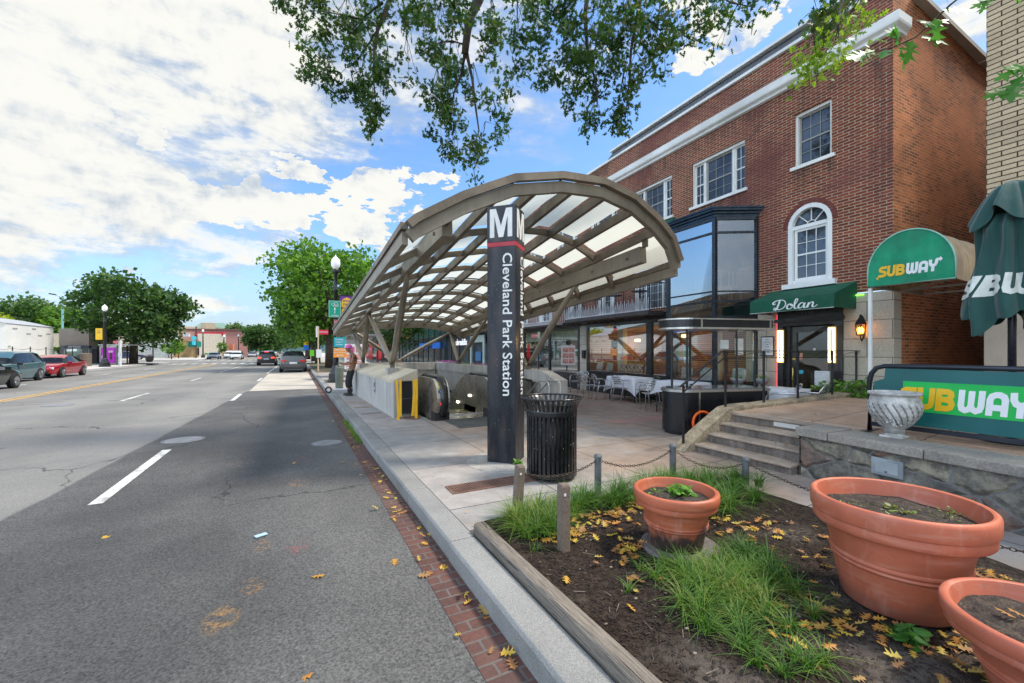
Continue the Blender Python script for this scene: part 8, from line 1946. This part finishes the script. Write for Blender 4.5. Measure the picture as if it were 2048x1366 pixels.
# ================================================================== OVERHANGING OAK (its trunk stands in the bed behind the viewer)
oak = thing('oak_tree', 'large oak with lobed leaves whose branches hang over the street from above', 'tree', (3.6, -3.6, 0))
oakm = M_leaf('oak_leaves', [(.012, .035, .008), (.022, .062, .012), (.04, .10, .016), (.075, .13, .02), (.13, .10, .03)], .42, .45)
oaky = M_leaf('oak_leaves_bright', [(.10, .19, .02), (.20, .31, .03), (.33, .40, .04)], .5, .45)  # brighter copy of the oak leaves, backlight put into their colour
bk = MB()
bk.tube([(3.6, -3.6, -.3), (3.6, -3.6, .2), (3.55, -3.5, 2.5), (3.5, -3.2, 5.0), (3.4, -2.5, 7.5), (3.3, -1.8, 9.5)], [.42, .33, .28, .25, .19, .11], 12)
bk.build('trunk', barkm, oak, smooth=True, world=True)
# (u, v) of a twig end, ru, rv its spread in pixels of the photo at distance dep (metres), n leaves
CL = [(590, 40, 38, 42, 8.6, 190), (640, 20, 40, 30, 8.4, 150), (690, 55, 45, 45, 8.6, 230), (740, 40, 45, 45, 8.8, 230), (795, 25, 40, 35, 8.8, 190), (625, 130, 26, 30, 8.4, 120), (660, 155, 34, 26, 8.4, 150), (700, 175, 36, 26, 8.6, 160), (735, 150, 30, 34, 8.7, 130), (775, 155, 24, 40, 8.7, 130), (750, 205, 28, 26, 8.8, 130), (757, 245, 20, 22, 8.8, 120), (720, 100, 40, 25, 8.5, 120), (640, 90, 30, 20, 8.5, 90),
      (855, 20, 45, 30, 9.0, 190), (905, 20, 35, 35, 9.0, 170), (840, 90, 38, 32, 9.0, 170), (880, 70, 35, 35, 9.0, 180), (915, 110, 28, 34, 9.0, 150), (815, 125, 20, 28, 9.0, 80), (890, 150, 26, 34, 9.1, 150), (870, 190, 22, 34, 9.2, 150), (905, 215, 28, 34, 9.2, 170), (880, 245, 26, 28, 9.2, 140), (895, 290, 28, 22, 9.3, 130), (955, 180, 26, 40, 9.2, 110), (985, 60, 35, 40, 9.0, 150), (1000, 90, 22, 30, 9.0, 90), (965, 100, 28, 22, 9.0, 90), (1010, 200, 18, 24, 9.2, 70), (975, 280, 34, 22, 9.3, 130), (990, 245, 22, 22, 9.3, 80), (945, 310, 18, 24, 9.4, 80), (955, 340, 12, 8, 9.4, 30), (930, 60, 30, 40, 9.0, 120), (750, 90, 30, 20, 8.8, 80),
      (1040, 20, 30, 30, 8.2, 110), (1085, 30, 42, 40, 8.2, 220), (1140, 30, 45, 40, 8.2, 250), (1200, 30, 50, 42, 8.3, 270), (1260, 30, 50, 42, 8.3, 270), (1320, 30, 50, 40, 8.4, 240), (1385, 25, 45, 35, 8.4, 200), (1430, 25, 35, 25, 8.4, 110), (1085, 90, 34, 30, 8.2, 150), (1135, 95, 40, 34, 8.3, 200), (1190, 95, 44, 36, 8.3, 230), (1250, 95, 44, 34, 8.4, 220), (1310, 90, 40, 32, 8.4, 180), (1360, 75, 32, 28, 8.4, 110), (1395, 65, 20, 25, 8.4, 60),
      (1042, 55, 22, 30, 8.1, 80), (1040, 140, 18, 22, 8.1, 70), (1095, 160, 24, 22, 8.2, 80), (1150, 160, 32, 28, 8.3, 150), (1210, 150, 36, 32, 8.4, 170), (1265, 150, 32, 26, 8.5, 120), (1150, 210, 26, 28, 8.3, 110), (1190, 225, 24, 18, 8.3, 90), (1235, 195, 24, 30, 8.4, 100), (1255, 180, 20, 24, 8.4, 60), (1240, 260, 20, 24, 8.5, 70), (1260, 248, 12, 10, 8.5, 20), (1330, 130, 26, 16, 8.4, 60), (1470, 20, 32, 24, 7.6, 70), (1510, 12, 30, 20, 7.4, 60), (1480, 45, 20, 12, 7.5, 30), (1545, 5, 20, 10, 7.2, 25), (1630, 60, 26, 34, 6.6, 80), (1665, 40, 26, 34, 6.6, 80), (1700, 20, 30, 22, 6.6, 70)]
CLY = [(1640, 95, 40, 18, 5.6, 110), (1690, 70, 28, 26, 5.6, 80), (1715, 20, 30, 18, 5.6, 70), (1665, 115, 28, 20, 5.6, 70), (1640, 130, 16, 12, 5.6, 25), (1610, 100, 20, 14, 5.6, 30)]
rnd = random.Random(3)
def twigs(cls, m_, name, Lr, near=None):
    lf = MB(); tw = MB()
    for (u, v, ru, rv, dep, n) in cls:
        c = img(u, v, dep); k = dep/840
        sub = [(rnd.gauss(0, .55), rnd.gauss(0, .55)) for _ in range(max(3, n//30))]
        off = [c+Vector((CS, -SN, 0))*(a*ru*k)+Vector((0, 0, b_*rv*k))+Vector((SN, CS, 0))*rnd.gauss(0, .35) for a, b_ in sub]
        top = c+Vector((rnd.uniform(-.1, .1), rnd.uniform(-.2, .1), rv*k+.22))
        for p in off:
            m2 = top.lerp(p, .5)+Vector((rnd.uniform(-.08, .08), rnd.uniform(-.08, .08), .04)); tw.tube([top, m2, p], [.007, .005, .0025], 4)
            for q in range(n//len(off)):
                pos = p+Vector((rnd.gauss(0, .085), rnd.gauss(0, .12), rnd.gauss(0, .075)))
                put_leaf(lf, pos, rnd.uniform(*Lr), Vector((rnd.gauss(0, .9), rnd.gauss(0, .9), rnd.gauss(.2, .6))), None, .08)
    lf.build(name, m_, oak, world=True); tw.build('twigs', barkm, oak, world=True)
CL = [(u, v, ru*.92, rv*.92, d, int(n*1.15)) for u, v, ru, rv, d, n in CL]
twigs(CL, oakm, 'crown', (.10, .15)); twigs(CLY, oaky, 'sun_tinted_leaves', (.08, .115))
# limbs drawn from the trunk through the hanging branches
def limb(pts, r0, r1):
    P = [Vector(p) if len(p) == 3 and not isinstance(p, tuple) else (img(*p[:3]) if p[0] > 40 else Vector(p)) for p in pts]
    n = len(P); MB().tube(P, [r0+(r1-r0)*(i/(n-1))**.7 for i in range(n)], 8).build('limb', barkm, oak, smooth=True, world=True)
T0 = (3.4, -2.5, 7.6); T1 = (3.3, -1.9, 9.2)
limb([T0, (3.6, 2.0, 9.6), (980, -60, 8.9), (958, 0, 9.0), (938, 40, 9.0), (931, 95, 9.05), (930, 108, 9.1)], .13, .075)
limb([(930, 108, 9.1), (922, 150, 9.15), (908, 185, 9.2), (902, 235, 9.25)], .045, .010); limb([(932, 100, 9.1), (945, 160, 9.2), (952, 220, 9.3), (958, 262, 9.3), (950, 285, 9.35)], .045, .008); limb([(931, 90, 9.05), (905, 82, 9.0), (880, 85, 9.0), (850, 105, 9.0)], .03, .008)
limb([T0, (3.0, 2.5, 9.9), (800, -60, 8.7), (772, 20, 8.7), (755, 60, 8.7), (748, 110, 8.75), (747, 160, 8.8), (752, 210, 8.8)], .10, .010); limb([(765, 5, 8.7), (720, 40, 8.6), (700, 65, 8.6), (683, 110, 8.5)], .035, .008); limb([(720, 38, 8.6), (660, 25, 8.5), (615, 20, 8.5)], .022, .006); limb([(757, 55, 8.7), (735, 90, 8.7), (715, 120, 8.6)], .02, .006)
limb([T1, (5.0, 2.0, 9.4), (1180, -50, 8.3), (1170, 30, 8.3), (1175, 100, 8.3), (1190, 160, 8.3), (1195, 215, 8.35)], .10, .008); limb([T1, (5.5, 1.5, 9.4), (1290, -60, 8.3), (1275, 30, 8.4), (1262, 100, 8.4), (1258, 170, 8.45), (1250, 240, 8.5)], .09, .006); limb([(1275, 20, 8.4), (1320, 60, 8.4), (1380, 50, 8.4)], .03, .006); limb([T1, (5.6, 1.5, 8.8), (1400, -40, 8.0), (1460, 5, 7.7), (1510, 15, 7.5)], .06, .006)
limb([T1, (5.2, .6, 7.4), (1700, -60, 6.2), (1680, 20, 6.0), (1675, 60, 5.8), (1655, 100, 5.7)], .05, .005)
# two nearer sprays with big leaves on the right
near = MB(); ntw = MB()
def spray(path, leaves, L):
    P = [img(*p) for p in path]; ntw.tube(P, [.006-.0035*i/(len(P)-1) for i in range(len(P))], 5)
    for (u, v, dep, az, l) in leaves:
        p = img(u, v, dep); d = Vector((CS*math.cos(R(az)), -SN*math.cos(R(az)), math.sin(R(az)))); view = Vector((SN, CS, 0))
        nrm = (view*-1+Vector((rnd.gauss(0, .45), rnd.gauss(0, .45), rnd.gauss(.55, .3)))).normalized(); e1 = (d-nrm*d.dot(nrm)).normalized(); e2 = nrm.cross(e1); n = len(near.v); o2 = oak_leaf(l)
        for q, r in o2: near.v.append(p+e1*q+e2*r-nrm*(.10*abs(r)+.15*q*q/l))
        near.v.append(p+e1*(l*.5)-nrm*.04*l); k = len(o2); near.f += [(n+i, n+(i+1) % k, n+k) for i in range(k)]
spray([(1990, -60, 2.0), (1900, 10, 2.1), (1830, 75, 2.2), (1785, 95, 2.2), (1720, 110, 2.25)], [(1885, 20, 2.1, -20, .13), (1870, 35, 2.1, -80, .14), (1850, 55, 2.15, 15, .12), (1840, 70, 2.15, -60, .14), (1825, 80, 2.2, -110, .15), (1800, 90, 2.2, -70, .15), (1795, 95, 2.2, 150, .12), (1770, 100, 2.2, -100, .13), (1750, 100, 2.25, 200, .13), (1735, 105, 2.25, -140, .14), (1720, 112, 2.25, 215, .13), (1775, 85, 2.2, 100, .08), (1895, 5, 2.1, 60, .11), (1860, 45, 2.1, -140, .13), (1800, 60, 2.2, -150, .12)], .13)
spray([(2140, 60, 1.9), (2080, 110, 2.0), (2045, 150, 2.0), (2010, 190, 2.05)], [(2050, 130, 2.0, 200, .13), (2045, 150, 2.0, 225, .14), (2035, 165, 2.0, 250, .14), (2060, 175, 2.0, -80, .15), (2040, 185, 2.0, 265, .13), (2020, 180, 2.05, 190, .12), (2065, 140, 2.0, 170, .12), (2050, 200, 2.0, -60, .12)], .13)
spray([(2100, -80, 2.0), (2030, -30, 2.1), (1990, 0, 2.1), (1960, 5, 2.1)], [(1990, -5, 2.1, 180, .10), (1975, 0, 2.1, 240, .08), (2020, -10, 2.1, -100, .08)], .1)
near.build('near_leaves', M_leaf('oak_leaves_near', [(.03, .12, .02), (.07, .22, .03), (.14, .34, .04)], .5, .35), oak, world=True)
# twig bases are carried back to the trunk
for P in ([(2.2, -2.9, 5.0)],): pass
b0 = [Vector((3.5, -3.0, 5.2)), Vector((3.9, -1.2, 4.6)), Vector((3.6, -.2, 4.0)), img(2000, -60, 2.0)]; ntw.tube(b0, [.06, .03, .015, .006], 6)
b0 = [Vector((3.5, -3.0, 5.0)), Vector((3.7, -1.4, 3.8)), img(2300, 20, 1.8), img(2140, 60, 1.9)]; ntw.tube(b0, [.05, .025, .012, .005], 6)
b0 = [Vector((3.9, -1.2, 4.6)), img(2150, -160, 2.0), img(2100, -80, 2.0)]; ntw.tube(b0, [.03, .012, .006], 6)
ntw.build('near_twigs', barkm, oak, world=True, smooth=True)
